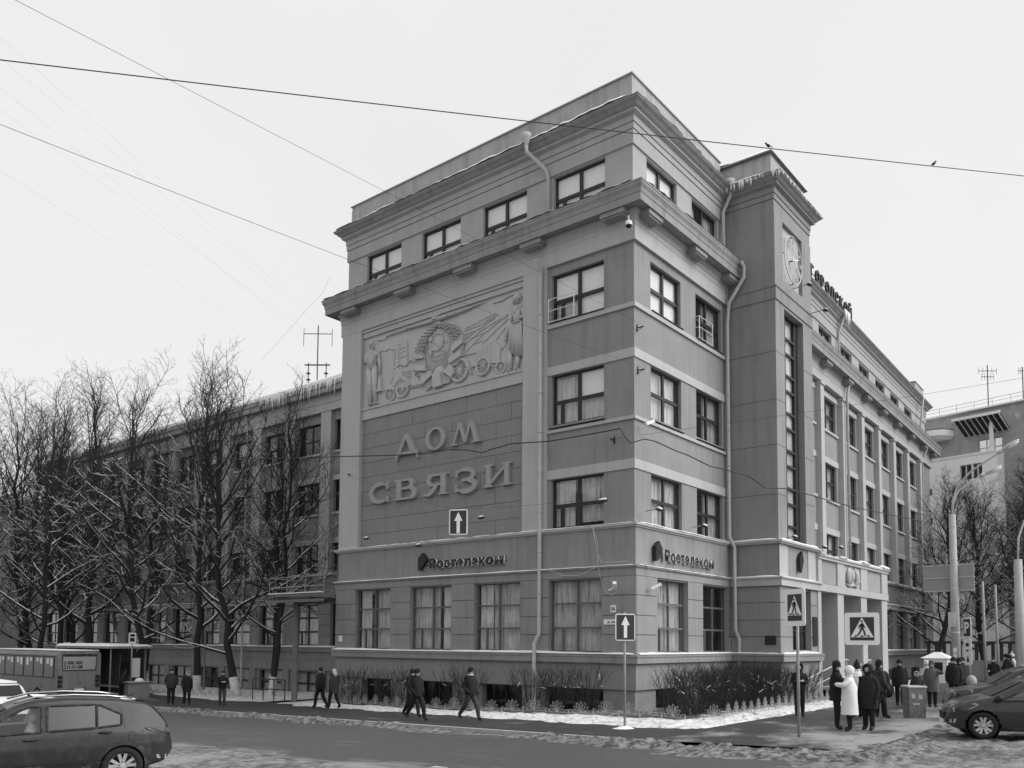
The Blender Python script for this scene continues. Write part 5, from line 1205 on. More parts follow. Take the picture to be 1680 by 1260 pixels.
def awin(s0, s1, z0, z1, cols, rows, o=0.0, mk='frame_white'):
    q = MB(); cells = [(s0+(s1-s0)*i/cols+.06, s0+(s1-s0)*(i+1)/cols-.06, z0+(z1-z0)*j/rows+.06, z0+(z1-z0)*(j+1)/rows-.06) for i in range(cols) for j in range(rows)]
    q.wall(AF, s0, s1, z0, z1, cells, o-.15, .08); wo = q.build('window', mk, AP); link('pane', pane_dk, wo, fmat(AF, s0+.03, z0+.03, o-.2, s1-s0-.06, z1-z0-.06))
for a in aw: awin(*a, 2, 2)
awin(1.35, 3.55, 21.25, 23.0, 3, 2); awin(2.6, 3.5, 18.9, 20.4, 2, 1, 1.6); awin(3.6, 4.7, 18.9, 20.4, 2, 1, 1.6)
for z in (17.8, 14.8, 11.8): q = MB(); q.fbox(AF, 7.5, 7.75, z, z+.7, 1.35, 1.4); q.build('vent', 'black', AP)
q = MB(); n = 12; pr = []
for i in range(n+1):
    a = math.pi*i/n; pr.append((7.6+1.7*math.cos(a), 1.9*math.sin(a)))
for z0, z1, k, mk in ((23.55, 23.85, .82, 0), (23.85, 24.45, 1, 0)):
    lo = [AF(7.6+(s-7.6)*k, z0, o*k) for s, o in pr]; hi = [AF(s, z1, o) for s, o in pr]
    for i in range(n): q.quad(lo[i], lo[i+1], hi[i+1], hi[i])
    q.poly(hi); q.poly(lo)
q.build('balcony', 'apt_light', AP)
q = MB(); q.tube([AF(s, 25.05, o) for s, o in pr], .03, 4); q.tube([AF(s, 24.8, o) for s, o in pr], .02, 4)
for s, o in pr: q.tube([AF(s, 24.4, o), AF(s, 25.05, o)], .02, 4)
q.build('balcony_rail', 'metal_grey', AP)
q = MB(); q.poly([AF(s, 24.6, o) for s, o in pr]); q.build('balcony_snow', 'snow', AP)
q = MB(); q.hexa([AF(.6, 23.55, 0), AF(4.9, 23.55, 0), AF(4.9, 24.75, 2.4), AF(.6, 24.75, 2.4), AF(.6, 23.6, -.1), AF(4.9, 23.6, -.1), AF(4.9, 24.95, 2.4), AF(.6, 24.95, 2.4)]); q.build('canopy_roof', 'metal_dark', AP)
for i in range(9): q = MB(); s = .65+.52*i; q.tube([AF(s, 23.48, .05), AF(s, 24.7, 2.42)], .055, 4); q.build('canopy_slat', 'white_paint', AP)
q = MB(); q.fbox(AF, .5, 5.0, 24.72, 25.0, 2.38, 2.5); q.build('canopy_fascia', 'white_paint', AP)
q = MB(); q.tube([AF(1.75, 21.3, 1.4), AF(1.75, 23.9, 1.4), AF(1.75, 24.6, 1.4)], [.2, .2, .08], 8); q.build('column', 'white_paint', AP)
q = MB(); q.sweep([(0, 26.0), (.3, 26.05), (.3, 26.2), (0, 26.25)], [AF(22, 0)[:2], AF(-40, 0)[:2]]); q.build('cornice', 'apt_light', AP)
q = MB(); s = -20
while s < 20: q.tube([AF(s, 26.2, .1), AF(s, 26.95, .1)], .025, 4); s += 1.7
q.tube([AF(-20, 26.95, .1), AF(20, 26.95, .1)], .025, 4); q.tube([AF(-20, 26.6, .1), AF(20, 26.6, .1)], .02, 4); q.build('roof_rail', 'metal_grey', AP)
q = MB(); q.fbox(AF, 8.2, 12, 21.4, 22.6, 1.5, 1.55); q.build('terrace_rail', 'metal_grey', AP)
def antenna(name, base, h, label, arms):
    t = thing(name, base, label, 'antenna'); q = MB(); q.tube([(0, 0, 0), (0, 0, h)], .05, 5); q.build('mast', 'metal_dark', t)
    for z, L_ in arms:
        q = MB(); q.tube([(-L_*.6, L_*.8, z), (L_*.6, -L_*.8, z)], .035, 4)
        for k in (-1, -.5, .5, 1): q.tube([(-L_*.6*k, L_*.8*k, z-.35), (-L_*.6*k, L_*.8*k, z+.35)], .02, 4)
        q.build('crossarm', 'metal_dark', t)
antenna('roof_antenna', AF(2.9, 26.1, -1), 4.6, 'thin roof antenna on the apartment house', ((4.0, .9), (3.4, .6)))
antenna('roof_antenna', AF(-.3, 26.1, -1), 3.6, 'short roof antenna at the right end of the apartment house', ((3.2, .4),))
an = thing('telecom_mast', (13.5, 37.2, 22.6), 'dark frame antenna mast standing on the snowy left wing roof', 'antenna'); an.scale = (.8, .8, .85)
q = MB()
for dx, dy in ((-.55, .7), (.55, -.7)): q.tube([(dx, dy, 0), (dx, dy, 2.6)], .05, 4); [q.lathe([(0, 0), (.22, .05), (.22, .12), (0, .2)], (dx, dy, z), 'z', 8) for z in (.3, .9, 1.5)]
q.tube([(-.8, 1.0, 2.4), (.8, -1.0, 2.4)], .07, 4); q.tube([(0, 0, 0), (0, 0, 6.2)], .06, 5); q.tube([(-.9, 1.1, 5.4), (.9, -1.1, 5.4)], .04, 4); q.tube([(-.8, 1, .5), (.8, -1, .5)], .06, 4)
for k in (-1, 1): q.tube([(-.9*k, 1.1*k, 4.2), (-.9*k, 1.1*k, 5.9)], .03, 4)
q.build('frame', 'metal_dark', an)
# far house beyond the left wing
FB = thing('far_house', (0, 0, 0), 'pale four storey house far down the street behind the left trees', 'building')
FF = Fr(8, 84, 0, 1, -1, 0); fw = [(u, u+1.6, z, z+2.2) for u in [2+3.6*k for k in range(16)] for z in (1, 5, 9, 13)]
mb = MB(); mb.wall(FF, 0, 62, -2, 18, fw, 0, .25); mb.wall(Fr(8, 84, 1, 0, 0, -1), 0, 12, -2, 18); mb.quad(FF(0, 18, .4), FF(62, 18, .4), FF(62, 20.5, -6), FF(0, 20.5, -6)); mb.build('wall', 'apt_grey', FB)
for a in fw:
    q = MB(); q.wall(FF, *a, [(a[0]+.1, a[0]+.75, a[2]+.1, a[3]-.1), (a[0]+.85, a[1]-.1, a[2]+.1, a[3]-.1)], -.15, .08); wo = q.build('window', 'frame_dark', FB); link('pane', pane_dk, wo, fmat(FF, a[0]+.05, a[2]+.05, -.2, 1.5, 2.1))

# ================================================================== poles, signs, lamps, wires
def disc_pole(name, loc, h, r, label, cat='pole', mk='metal_grey'):
    t = thing(name, loc, label, cat); q = MB(); q.tube([(0, 0, -.1), (0, 0, h)], r, 8); q.build('pole', mk, t, True); return t
M['sign_dark'] = mat('sign blue as dark grey', .045, .45, .05, 3); M['sign_white'] = mat('sign white', .82, .45, .03, 3); M['sign_back'] = mat('sign back', .33, .5, .08, 3)
def sign_board(t, w_, h_, z, yaw, draw, x=0, y=0, mk='sign_white', name='sign_board', bz=.02):
    q = MB(); c_ = .06; pts = []
    for sx, sz in ((1, 1), (-1, 1), (-1, -1), (1, -1)):
        for k in range(4):
            a = {(1, 1): 0, (-1, 1): 90, (-1, -1): 180, (1, -1): 270}[(sx, sz)]+30*k; pts.append((sx*(w_/2-c_)+c_*math.cos(R(a)), 0, z+sz*(h_/2-c_)+c_*math.sin(R(a))))
    q.prism(pts, (0, bz, 0)); o = q.build(name, mk, t); o.rotation_euler = (0, 0, yaw); o.location = (x*0+.075*math.sin(yaw), y*0-.075*math.cos(yaw), 0)
    for i, (poly, m2) in enumerate(draw):
        q = MB(); d = .006+.003*i; q.prism([(a, -d, z+b) for a, b in poly], (0, .004, 0)); q.build('marking', m2, o)
    return o
def rrect(w_, h_): return [(-w_/2, -h_/2), (w_/2, -h_/2), (w_/2, h_/2), (-w_/2, h_/2)]
ARROW = [(-.055, -.30), (.055, -.30), (.055, .06), (.14, .06), (0, .32), (-.14, .06), (-.055, .06)]
def ped(k=1.0, cz=0.0):
    tri = [(-.30*k, -.26*k+cz), (.30*k, -.26*k+cz), (0, .30*k+cz)]
    man = [[(-.03, .12), (.03, .15), (.06, .05), (.03, -.02), (-.03, -.02), (-.05, .06)], [(-.03, .0), (.02, -.0), (-.03, -.12), (-.1, -.22), (-.14, -.22), (-.07, -.1)], [(-.01, .0), (.04, .0), (.08, -.1), (.1, -.22), (.06, -.22), (.035, -.1)], [(.03, .12), (.1, .02), (.12, .0), (.09, .0), (.03, .07)], [(-.03, .12), (-.09, .06), (-.08, -.02), (-.055, -.02), (-.06, .05), (-.02, .09)], [(.03*math.cos(a), .19+.03*math.sin(a)) for a in [6.28*i/8 for i in range(8)]], [(-.22, -.245), (-.15, -.245), (-.12, -.2), (-.17, -.2)], [(.22, -.245), (.15, -.245), (.12, -.2), (.17, -.2)], [(-.05, -.245), (.04, -.245), (.03, -.21), (-.03, -.21)]]
    return [(tri, 'sign_white')]+[([(a*k, b*k+cz) for a, b in p], 'black') for p in man]
def yaw_to_cam(x, y, extra=0): return math.atan2(-16.67-y, -28.16-x)+R(90)+extra
s1 = disc_pole('traffic_sign', (-7.0, -3.8, gz(-3.8)), 3.35, .035, 'one way arrow sign on a slim pole before the building corner', 'sign')
sign_board(s1, .6, .78, 2.92, yaw_to_cam(-7, -3.8, R(18)), [(rrect(.54, .72), 'sign_dark'), ([(a*.9, b*1.02) for a, b in ARROW], 'sign_white')], 0, -.06)
q = MB(); q.lathe([(.0, .1), (.14, .08), (.3, .02), (.42, 0)], (0, 0, -.02), 'z', 12); q.build('base_snow', 'snow', s1, True)
s2 = disc_pole('traffic_sign', (-7.44, -9.04, gz(-9.04)), 3.5, .04, 'pedestrian crossing sign turned sideways on a pole at the pavement corner', 'sign')
sign_board(s2, .78, .92, 3.2, yaw_to_cam(-7.4, -9, R(-52)), [(rrect(.54, .66), 'sign_dark')]+ped(.88, .03), -.05, -.03)
s3 = disc_pole('traffic_sign', (-4.7, -9.78, gz(-9.78)), 2.8, .035, 'pedestrian crossing sign facing the street behind the waiting people', 'sign')
sign_board(s3, .86, .86, 2.69, yaw_to_cam(-4.7, -9.78, R(-4)), [(rrect(.6, .62), 'sign_dark')]+ped(.95, .02), -.03, -.05)
# arrow sign hung on cables over the pavement
hs_ = thing('hanging_sign', (-6.5, 3.25, 6.77), 'one way arrow sign hanging on cables before the stone panel', 'sign')
sign_board(hs_, .66, .9, 0, yaw_to_cam(-6.5, 3.2, R(-12)), [(rrect(.58, .82), 'sign_dark'), ([(a*1.05, b*1.2-.03) for a, b in ARROW], 'sign_white')], 0, 0)
# parking sign and plates
s4 = disc_pole('traffic_sign', (14.87, -8.7, .29), 3.6, .045, 'parking sign with two small plates beside the concrete lamp post', 'sign')
yw = yaw_to_cam(14.87, -8.7, R(-58)); sign_board(s4, .62, .9, 3.1, yw, [(rrect(.5, .78), 'sign_dark')], -.05, -.05)
pm = text_mesh('P', .7, .004, 'sign_white', .02, 'CENTER')
for v in pm.vertices: v.co = Vector((v.co.x, -.02-v.co.z, v.co.y+2.86))
o = link('letter', pm, s4); o.rotation_euler = (0, 0, yw); o.location = (.075*math.sin(yw), -.075*math.cos(yw), 0)
sign_board(s4, .6, .5, 2.35, yw, [([(-.12, -.1), (.12, -.1), (.12, .05), (-.12, .05)], 'black')], -.05, -.05, name='plate'); sign_board(s4, .6, .6, 1.7, yw, [([(-.1, -.15), (.12, -.15), (.02, .15)], 'black')], -.05, -.05, name='plate')
for x, y, h, lab in ((18.1, -8.8, 5.4, 'thin leaning grey pole left of the crowd'), (24, -8.4, 5.6, 'thin grey pole in the middle of the crowd')):
    t = disc_pole('thin_pole', (x, y, gz(y)), h, .06, lab); t.rotation_euler = (0, R(-2), 0)
# concrete lamp posts
lp = thing('lamp_post', (16.44, -7.85, gz(-7.85)), 'concrete lamp post with two curved lamps and a big sign back', 'lamp post')
q = MB(); q.tube([(0, 0, -.2), (0, 0, 8.6)], [.22, .15], 14); q.build('pole', 'concrete', lp, True)
for z in (2.9, 5.0, 6.4, 8.0): q = MB(); q.tube([(0, 0, z), (0, 0, z+.06)], .222-.008*z+.005, 14); q.build('band', 'metal_light', lp)
def arm(parent, pts, head_d):
    q = MB(); q.tube(pts, .045, 8); a = q.build('arm', 'metal_light', parent, True)
    p = Vector(pts[-1]); d = Vector(head_d).normalized(); q = MB(); up = Vector((0, 0, 1)); sd = d.cross(up).normalized(); up = sd.cross(d)
    rt = Matrix((d, sd, up)).transposed(); q.ell(p+d*.45, (.5, .14, .1), 0, 12, 8, rt); q.tube([p-d*.1, p+d*.15], [.07, .12], 8); q.build('lamp_head', 'metal_light', a, True)
    q = MB(); q.ell(p+d*.6-up*.05, (.3, .13, .12), 0, 10, 6, rt); q.build('diffuser', 'white_paint', a, True)
arm(lp, [(0, 0, 8.5), (0, -.05, 9.3), (-.05, -.3, 10.0), (-.1, -.9, 10.6), (-.15, -1.9, 11.2), (-.2, -2.1, 11.32)], (-.1, -1, .58))
arm(lp, [(0, 0, 8.5), (.02, -.05, 9.2), (.1, -.3, 9.75), (.2, -.8, 10.1), (.3, -1.25, 10.4)], (.2, -1, .5))
q = MB(); q.box(-.06, -.95, 4.92, 0, 1.35, 6.2); sbk = q.build('sign_back', 'sign_back', lp); sbk.location = (.32, .1, 0); sbk.rotation_euler = (0, 0, R(-8))
for z in (4.92, 5.55, 6.17): q = MB(); q.box(-.10, -.97, z, -.06, 1.37, z+.05); q.build('sign_rail', 'metal_light', sbk)
q = MB(); q.box(-.25, -.05, 3.2, -.05, .25, 3.9); q.build('junction_box', 'metal_light', lp)
for z, w_, dz in ((1.2, .3, .5), (1.9, .25, .3), (1.75, .2, .25)): q = MB(); a0 = 3.6+z; pts = []; q.prism([(-.245*math.cos(.3*k-.3), -.245*math.sin(.3*k-.3)*1.0, z) for k in range(3)]+[(-.245*math.cos(.3*k-.3), -.245*math.sin(.3*k-.3), z+dz) for k in (2, 1, 0)], (-.004, 0, 0)); q.build('paper_notice', 'white_paint', lp)
l2 = thing('lamp_post', (16.6, -10.5, gz(-10.5)), 'concrete lamp post cut by the right picture edge', 'lamp post')
q = MB(); q.tube([(0, 0, -.2), (0, 0, 6.2)], [.22, .17], 14); q.build('pole', 'concrete', l2, True); arm(l2, [(0, 0, 6.1), (0, -.05, 7.2), (.1, -.3, 8.0), (.3, -1.0, 8.7), (.5, -1.8, 9.2)], (.2, -1, .5))
ps = disc_pole('traffic_sign', (-24.91, -6.35, gz(-6.6)-.1), 3.5, .04, 'white backed sign cut by the left picture edge', 'sign'); sign_board(ps, .8, .82, 2.95, yaw_to_cam(-24.75, -6.6), [], .03, -.05)
# wires
M['wire'] = mat('wire', .04, .6, .1, 3)
def wire(name, pts, r, label, sag=0.0, n=24):
    q = MB(); P = [Vector(p) for p in pts]
    if len(P) == 2: P = [P[0].lerp(P[1], i/n)-Vector((0, 0, sag*4*(i/n)*(1-i/n))) for i in range(n+1)]
    q.tube(P, r, 5); o = q.build(name, 'wire'); tag(o, label, 'wire', 'overhead wires'); return o
wire('overhead_wire', [(-22.99, 1.28, 13.66), (2.43, -14.57, 16.87)], .012, 'thick black wire crossing the whole sky with a bird on it', .05)
wire('overhead_wire', [(-23.45, -1.32, 13.52), (-.05, -.35, 15.0)], .0045, 'thin wire from the top left sky to the upper corner anchor')
wire('overhead_wire', [(-23.12, .03, 11.98), (0, -.35, 13.3)], .0055, 'thin wire from the left sky to the lower corner anchor', .1)
wire('overhead_wire', [(-.3, .9, 10.6), (11.34, -12.5, 13.55)], .006, 'thin wire rising right from the shaded corner wall', .1)
wire('facade_cable', [(-.6, 32.15, 13.92), (-.6, 24.31, 12.84), (-.6, 17.83, 12.09), (-.6, 13.22, 11.55), (-.6, 10.8, 11.31), (-.6, 9.46, 11.3), (-.6, 8.27, 11.13), (-.6, 7.33, 10.87), (-.6, 6.89, 10.94), (-.6, 5.71, 11.04), (-.6, 3.71, 10.85), (-.6, 1.9, 10.84), (-.6, .26, 10.85), (-.6, .12, 10.57), (-.97,-.39,10.11), (-.27,-.59,10.38), (.29,-.76,10.37), (1.38,-1.07,10.15), (1.97,-1.24,10.08), (3.26,-1.61,9.79), (4.33,-1.92,9.75), (5.58,-2.28,9.67), (6.57,-2.56,9.29), (8.09, -3.0, 9.42), (16.88, -3.0, 9.77), (36.52, -3.0, 11.03), (49.46, -3.0, 12.04)], .025, 'wavy black cable slung across both facades')
wire('sign_cable', [(-.3, 16.7, 11.1), (-6.5, 3.62, 7.3)], .006, 'thin cable from the left pilaster to the hanging sign', .15); wire('sign_cable', [(-6.5, 2.85, 7.2), (-.3, .95, 8.3)], .006, 'thin cable from the hanging sign to the corner wall', .05)
wire('overhead_wire', [(-9.55, 6.77, 15.55), (-9.68, 7.0, 14.96), (-9.99, 7.44, 14.41), (-10.3, 7.89, 13.76), (-10.91, 8.77, 12.56)], .003, 'loose wire end hanging down beside the corner block')
M['wire_pale'] = mat('pale grey wire', .6, .6, .1, 3)  # colour paled so the wires look faint against the bright sky
for i, (a, b) in enumerate((((-21.39, 5.29, 17.35), (9.81, 29.78, 23.86)), ((-21.36, 5.31, 16.84), (9.82, 29.79, 23.65)), ((-21.32, 5.33, 16.12), (9.47, 30.33, 22.56)), ((-21.2, 5.41, 14.03), (5.96, 34.48, 24.47)), ((-21.3, 5.3, 15.5), (9.6, 30.1, 23.1)))):
    o = wire('overhead_wire', [a, b], .0022, 'very faint thin wire in the upper left sky'); o.data.materials[0] = M['wire_pale']
def bird(loc, yaw, label):
    t = thing('bird', loc, label, 'bird', None, yaw); t.scale = (.42,)*3; q = MB(); q.ell((0, 0, .12), (.15, .08, .09), 0, 10, 7, Matrix.Rotation(R(-35), 3, 'Y')); q.tube([(.08, 0, .18), (.13, 0, .27)], [.06, .05], 8); q.ell((.14, 0, .29), (.06, .05, .05)); q.tube([(.19, 0, .29), (.24, 0, .28)], [.015, .003], 5)
    q.prism([(-.1, -.03, .08), (-.1, .03, .08), (-.27, .035, -.02), (-.27, -.035, -.02)], (0, 0, .015)); q.tube([(0, .02, .06), (.01, .02, 0)], .008, 4); q.tube([(0, -.02, .06), (.01, -.02, 0)], .008, 4); q.build('body', 'black', t, True)
bird((-2.66, -11.4, 16.22), R(-50), 'dark bird perched on the thick wire in the right sky'); bird((-7.4, -8.45, 15.6), R(120), 'dark bird perched on the thick wire before the tower roof')
# ================================================================== vehicles
def lerp_tab(tab, x):
    if x <= tab[0][0]: return tab[0][1]
    for (a, va), (b, vb) in zip(tab, tab[1:]):
        if x <= b:
            t = (x-a)/(b-a); return va+(vb-va)*t
    return tab[-1][1]
def smooth_tab(tab, n=5):
    """rounded version of a polyline table"""
    xs = [tab[0][0]+(tab[-1][0]-tab[0][0])*i/160 for i in range(161)]; v = [lerp_tab(tab, x) for x in xs]
    for _ in range(n): v = [v[0]]+[(v[i-1]+2*v[i]+v[i+1])/4 for i in range(1, len(v)-1)]+[v[-1]]
    return list(zip(xs, v))
M['tyre'] = mat('tyre', .022, .9, .3, 12); M['rim'] = mat('alloy rim', .5, .35, .1, 6, metal=.6); M['plastic'] = mat('black plastic trim', .022, .65, .2, 8, dirt=.09, dirt_scale=5, dirt_amt=.35)
M['lamp_glass'] = mat('lamp glass', .35, .15, .1, 8, spec=.6); M['tail_lamp'] = mat('tail lamp', .03, .2, .1, 8, spec=.6); M['seat'] = mat('car seat', .05, .9, .2, 6)
M['car_glass'] = glass_mat('car glass', .02, .30, .03, .002); M['chrome'] = mat('chrome', .6, .15, .05, 5, metal=1.0)
def wheel_parts(parent, pos, side, r=.34, wd=.22, spokes=5, steer=0):
    w_ = bpy.data.objects.new('wheel', None)
    q = MB(); s_ = side
    prof = [(r*.68, -wd/2), (r*.93, -wd/2), (r, -wd/2+.03), (r, wd/2-.03), (r*.93, wd/2), (r*.68, wd/2)]
    q.lathe([(a, b) for a, b in prof]+[prof[0]], (0, 0, 0), 'y', 28)
    o = q.build('wheel', 'tyre', parent, True); o.location = pos; bpy.data.objects.remove(w_)
    q = MB(); yo = s_*(wd/2-.02)
    q.lathe([(r*.70, yo), (r*.66, yo+s_*.012), (r*.62, yo-s_*.03), (r*.6, yo-s_*.12)], (0, 0, 0), 'y', 28)
    for i in range(spokes):
        a = 2*math.pi*i/spokes+.3
        for da in (-.13, .13):
            c1, s1_ = math.cos(a+da*2.1), math.sin(a+da*2.1); c0, s0 = math.cos(a+da*.6), math.sin(a+da*.6); t = .026
            p0, p1 = Vector((c0*r*.1, yo-s_*.01, s0*r*.1)), Vector((c1*r*.66, yo, s1_*r*.66)); n_ = Vector((-math.sin(a), 0, math.cos(a)))*t
            q.prism([p0-n_, p0+n_, p1+n_*1.2, p1-n_*1.2], (0, -s_*.03, 0))
    q.lathe([(0, yo+s_*.012), (r*.12, yo+s_*.01), (r*.17, yo-s_*.02)], (0, 0, 0), 'y', 14); q.build('rim', 'rim', o)
    q = MB(); q.lathe([(0, yo-s_*.10), (r*.6, yo-s_*.10)], (0, 0, 0), 'y', 20); q.build('brake_disc', 'black', o)
    return o
def make_car(name, label, loc, heading, top, bot, wid, axles, belt, wins, paint, hs, cat='car', r=.34, spokes=5, clad=True, rails=False, details=None, group=None, glass='car_glass'):
    t = thing(name, loc, label, cat, group, heading)
    top, bot, wid = smooth_tab(top, 6), smooth_tab(bot, 6), smooth_tab(wid, 8)
    T = lambda x: lerp_tab(top, x); Bz = lambda x: lerp_tab(bot, x); Wd = lambda x: lerp_tab(wid, x); H = lambda z: lerp_tab(hs, z)
    def sy(x, z, off=0.0): return Wd(x)*H(z)+off
    x0, x1 = top[0][0], top[-1][0]; nx, ns, ntp = 96, 26, 8; v = []; f = []; mi = []
    def inwin(x, z):
        return any(a < x < b and lo(x) < z < hi(x) for a, b, lo, hi in wins)
    ring = 2*(ns+ntp)
    for i in range(nx+1):
        x = x0+(x1-x0)*i/nx; zb, zt = Bz(x), T(x); rc = min(.10, (zt-zb)*.4); half = []
        for j in range(ns+1):
            z = zb+(zt-rc-zb)*j/ns; y = sy(x, z)
            if j == 0: y -= .05
            half.append((y, z))
        yc = sy(x, zt-rc)
        for j in range(1, ntp+1):
            if j <= 3: a = math.pi/2*j/3; half.append((yc-rc*1.1*(1-math.cos(a)), zt-rc+rc*.85*math.sin(a)))
            else: k = (j-3)/(ntp-3); yy = (yc-rc*1.1)*(1-k); half.append((yy, zt-rc*.15+rc*.15*(1-(1-k)**2)))
        for y, z in half: v.append((x, y, z))
        for y, z in half[-2::-1]: v.append((x, -y, z))
    K = 2*(ns+ntp)+1
    for i in range(nx):
        for j in range(K-1):
            q = (i*K+j, i*K+j+1, (i+1)*K+j+1, (i+1)*K+j); cx = sum(v[k][0] for k in q)/4; cy = sum(v[k][1] for k in q)/4; cz = sum(v[k][2] for k in q)/4
            if abs(cy) > .3 and inwin(cx, cz): continue
            skip = False
            for ax in axles:
                if math.hypot(cx-ax, cz-r) < r+.055 and abs(cy) > .45: skip = True
            if skip: continue
            f.append(q); mi.append(1 if cz < .47 and clad or cz < .27 else 0)  # black cladding raised to take in the shadowed, dirty lower body
        f.append((i*K, (i+1)*K, (i+1)*K+K-1, i*K+K-1)); mi.append(1)
    f.append(tuple(range(K))[::-1]); mi.append(0); f.append(tuple(nx*K+k for k in range(K))); mi.append(0)
    me = bpy.data.meshes.new('body'); me.from_pydata(v, [], f); me.materials.append(M[paint]); me.materials.append(M['plastic']); me.polygons.foreach_set('material_index', mi); me.polygons.foreach_set('use_smooth', [True]*len(f)); me.update()
    bm = bmesh.new(); bm.from_mesh(me); bmesh.ops.recalc_face_normals(bm, faces=bm.faces); bm.to_mesh(me); bm.free()
    body = link('body', me, t)
    # glazing, with dark trim round each pane
    for s_ in (1, -1):
        for a, b, lo, hi in wins:
            q = MB(); n = 10; P = []
            xs = [a-.015+(b-a+.03)*i/n for i in range(n+1)]
            g = lambda x, z: (x, s_*sy(x, z, .004), z)
            for xa, xb in zip(xs, xs[1:]):
                for k in range(4):
                    za0, za1 = lo(xa)-.012, hi(xa)+.012; zb0, zb1 = lo(xb)-.012, hi(xb)+.012
                    q.quad(g(xa, za0+(za1-za0)*k/4), g(xb, zb0+(zb1-zb0)*k/4), g(xb, zb0+(zb1-zb0)*(k+1)/4), g(xa, za0+(za1-za0)*(k+1)/4))
            q.build('side_window', 'glass' if b > .5 else 'tinted', t, True)
            q = MB(); out_ = [g(x, lo(x)) for x in xs]+[g(x, hi(x)) for x in xs[::-1]]; q.tube(out_+[out_[0]], .022, 6); q.build('window_trim', 'plastic', t, True)
    # interior
    q = MB(); q.box(x0+.5, -.6, .3, x1-.8, .6, .55)
    for xx in (.25, -.65):
        for yy in (.38, -.38): q.box(xx-.22, yy-.24, .5, xx+.28, yy+.24, .68); q.hexa([(xx-.3, yy-.24, .6), (xx-.16, yy-.24, .6), (xx-.16, yy+.24, .6), (xx-.3, yy+.24, .6), (xx-.42, yy-.2, 1.15), (xx-.32, yy-.2, 1.15), (xx-.32, yy+.2, 1.15), (xx-.42, yy+.2, 1.15)]); q.box(xx-.46, yy-.13, 1.17, xx-.36, yy+.13, 1.36)
    q.build('seat', 'seat', t)
    def top_glass(xa, xb, nm, ins=.13):
        q = MB(); n = 8; m_ = 6
        def gp(x, u): yw_ = sy(x, T(x)-.1)-ins; return (x, yw_*u, T(x)+.006-.0*abs(u))
        xs = [xa+(xb-xa)*i/n for i in range(n+1)]; us = [-1+2*i/m_ for i in range(m_+1)]
        for p_, q_ in zip(xs, xs[1:]):
            for u0, u1 in zip(us, us[1:]): q.quad(gp(p_, u0), gp(q_, u0), gp(q_, u1), gp(p_, u1))
        return q.build(nm, 'black_glass', t, True)
    for ax in axles:
        for s_ in (1, -1): wheel_parts(t, (ax, s_*(sy(ax, .6)-.115), r), s_, r, .22, spokes)
        if clad:
            for s_ in (1, -1):
                q = MB(); n = 18
                for i in range(n):
                    a0, a1 = math.pi*(-.06+1.12*i/n), math.pi*(-.06+1.12*(i+1)/n); pt = lambda a, rr, o: (ax+rr*math.cos(a), s_*(sy(ax+rr*math.cos(a), max(.3, r+rr*math.sin(a)))+o), r+rr*math.sin(a))
                    ri, ro = r+.035, r+.115; q.hexa([pt(a0, ri, -.08), pt(a1, ri, -.08), pt(a1, ro, -.02), pt(a0, ro, -.02), pt(a0, ri, .018), pt(a1, ri, .018), pt(a1, ro, .008), pt(a0, ro, .008)])
                q.build('arch_trim', 'plastic', t)
        q = MB(); q.tube([(ax, -.7, r), (ax, .7, r)], .05, 6); q.build('axle', 'black', t)
        for s_ in (1, -1): q = MB(); q.lathe([(r+.06, s_*.78), (r+.06, s_*.45), (.0, s_*.44)], (ax, 0, r), 'y', 20); q.build('wheel_well', 'black', t)
    def seam(pts, s_, rr=.006):
        q = MB(); q.tube([(x, s_*sy(x, z, .001), z) for x, z in pts], rr, 4); q.build('door_seam', 'black', t)
    def patch(nm, pts, mk, s_, off=.008, th=.02):
        q = MB(); q.prism([(x, s_*sy(x, z, off), z) for x, z in pts], (0, -s_*th, 0)); return q.build(nm, mk, t)
    def handle(x, z, s_):
        q = MB(); q.ell((x, s_*sy(x, z, .02), z), (.125, .03, .026), 0, 10, 6); q.build('door_handle', 'plastic', t, True)
    if rails:
        for s_ in (1, -1): q = MB(); q.tube([(x, s_*(sy(x, T(x)-.1)-.06), T(x)+.035) for x in (-1.5, -1.1, -.5, .1, .45)], .018, 6); q.build('roof_rail', 'chrome', t, True)
    if details: details(t, T, sy, seam, patch, handle, top_glass)
    return t
M['black_glass'] = mat('dark windscreen', .02, .08, .05, 4, spec=.5)
M['tinted'] = mat('tinted rear glass', .035, .16, .1, 3, spec=.5)
HS = [(0, .9), (.3, .93), (.5, .985), (.75, 1.0), (.95, .975), (1.06, .94), (1.62, .735), (2, .7)]
M['paint_suv'] = mat('dark grey car paint, road dirt', .028, .35, .12, 1.2, coat=.22, streak=.4, sscale=5, dirt=.05, dirt_scale=1.2, dirt_amt=.35)
M['paint_car'] = mat('dark car paint', .03, .3, .12, 1.2, coat=.6, dirt=.05, dirt_scale=1.2, dirt_amt=.3)
M['paint_white'] = mat('white car paint', .7, .3, .06, 2, coat=.5, dirt=.4, dirt_scale=2.5, dirt_amt=.35)
SUV_TOP = [(-2.25, .72), (-2.23, 1.0), (-2.15, 1.12), (-1.86, 1.46), (-1.76, 1.52), (-1.2, 1.615), (-.4, 1.66), (.15, 1.63), (.5, 1.52), (1.15, 1.11), (1.35, 1.06), (2.0, .94), (2.17, .82), (2.23, .6)]
SUV_BOT = [(-2.25, .6), (-2.12, .4), (-1.7, .3), (1.6, .25), (2.1, .3), (2.23, .48)]
SUV_W = [(-2.25, .66), (-2.12, .82), (-1.6, .915), (0, .925), (1.5, .915), (2.0, .8), (2.23, .5)]
bl = lambda x: 1.055-.035*x
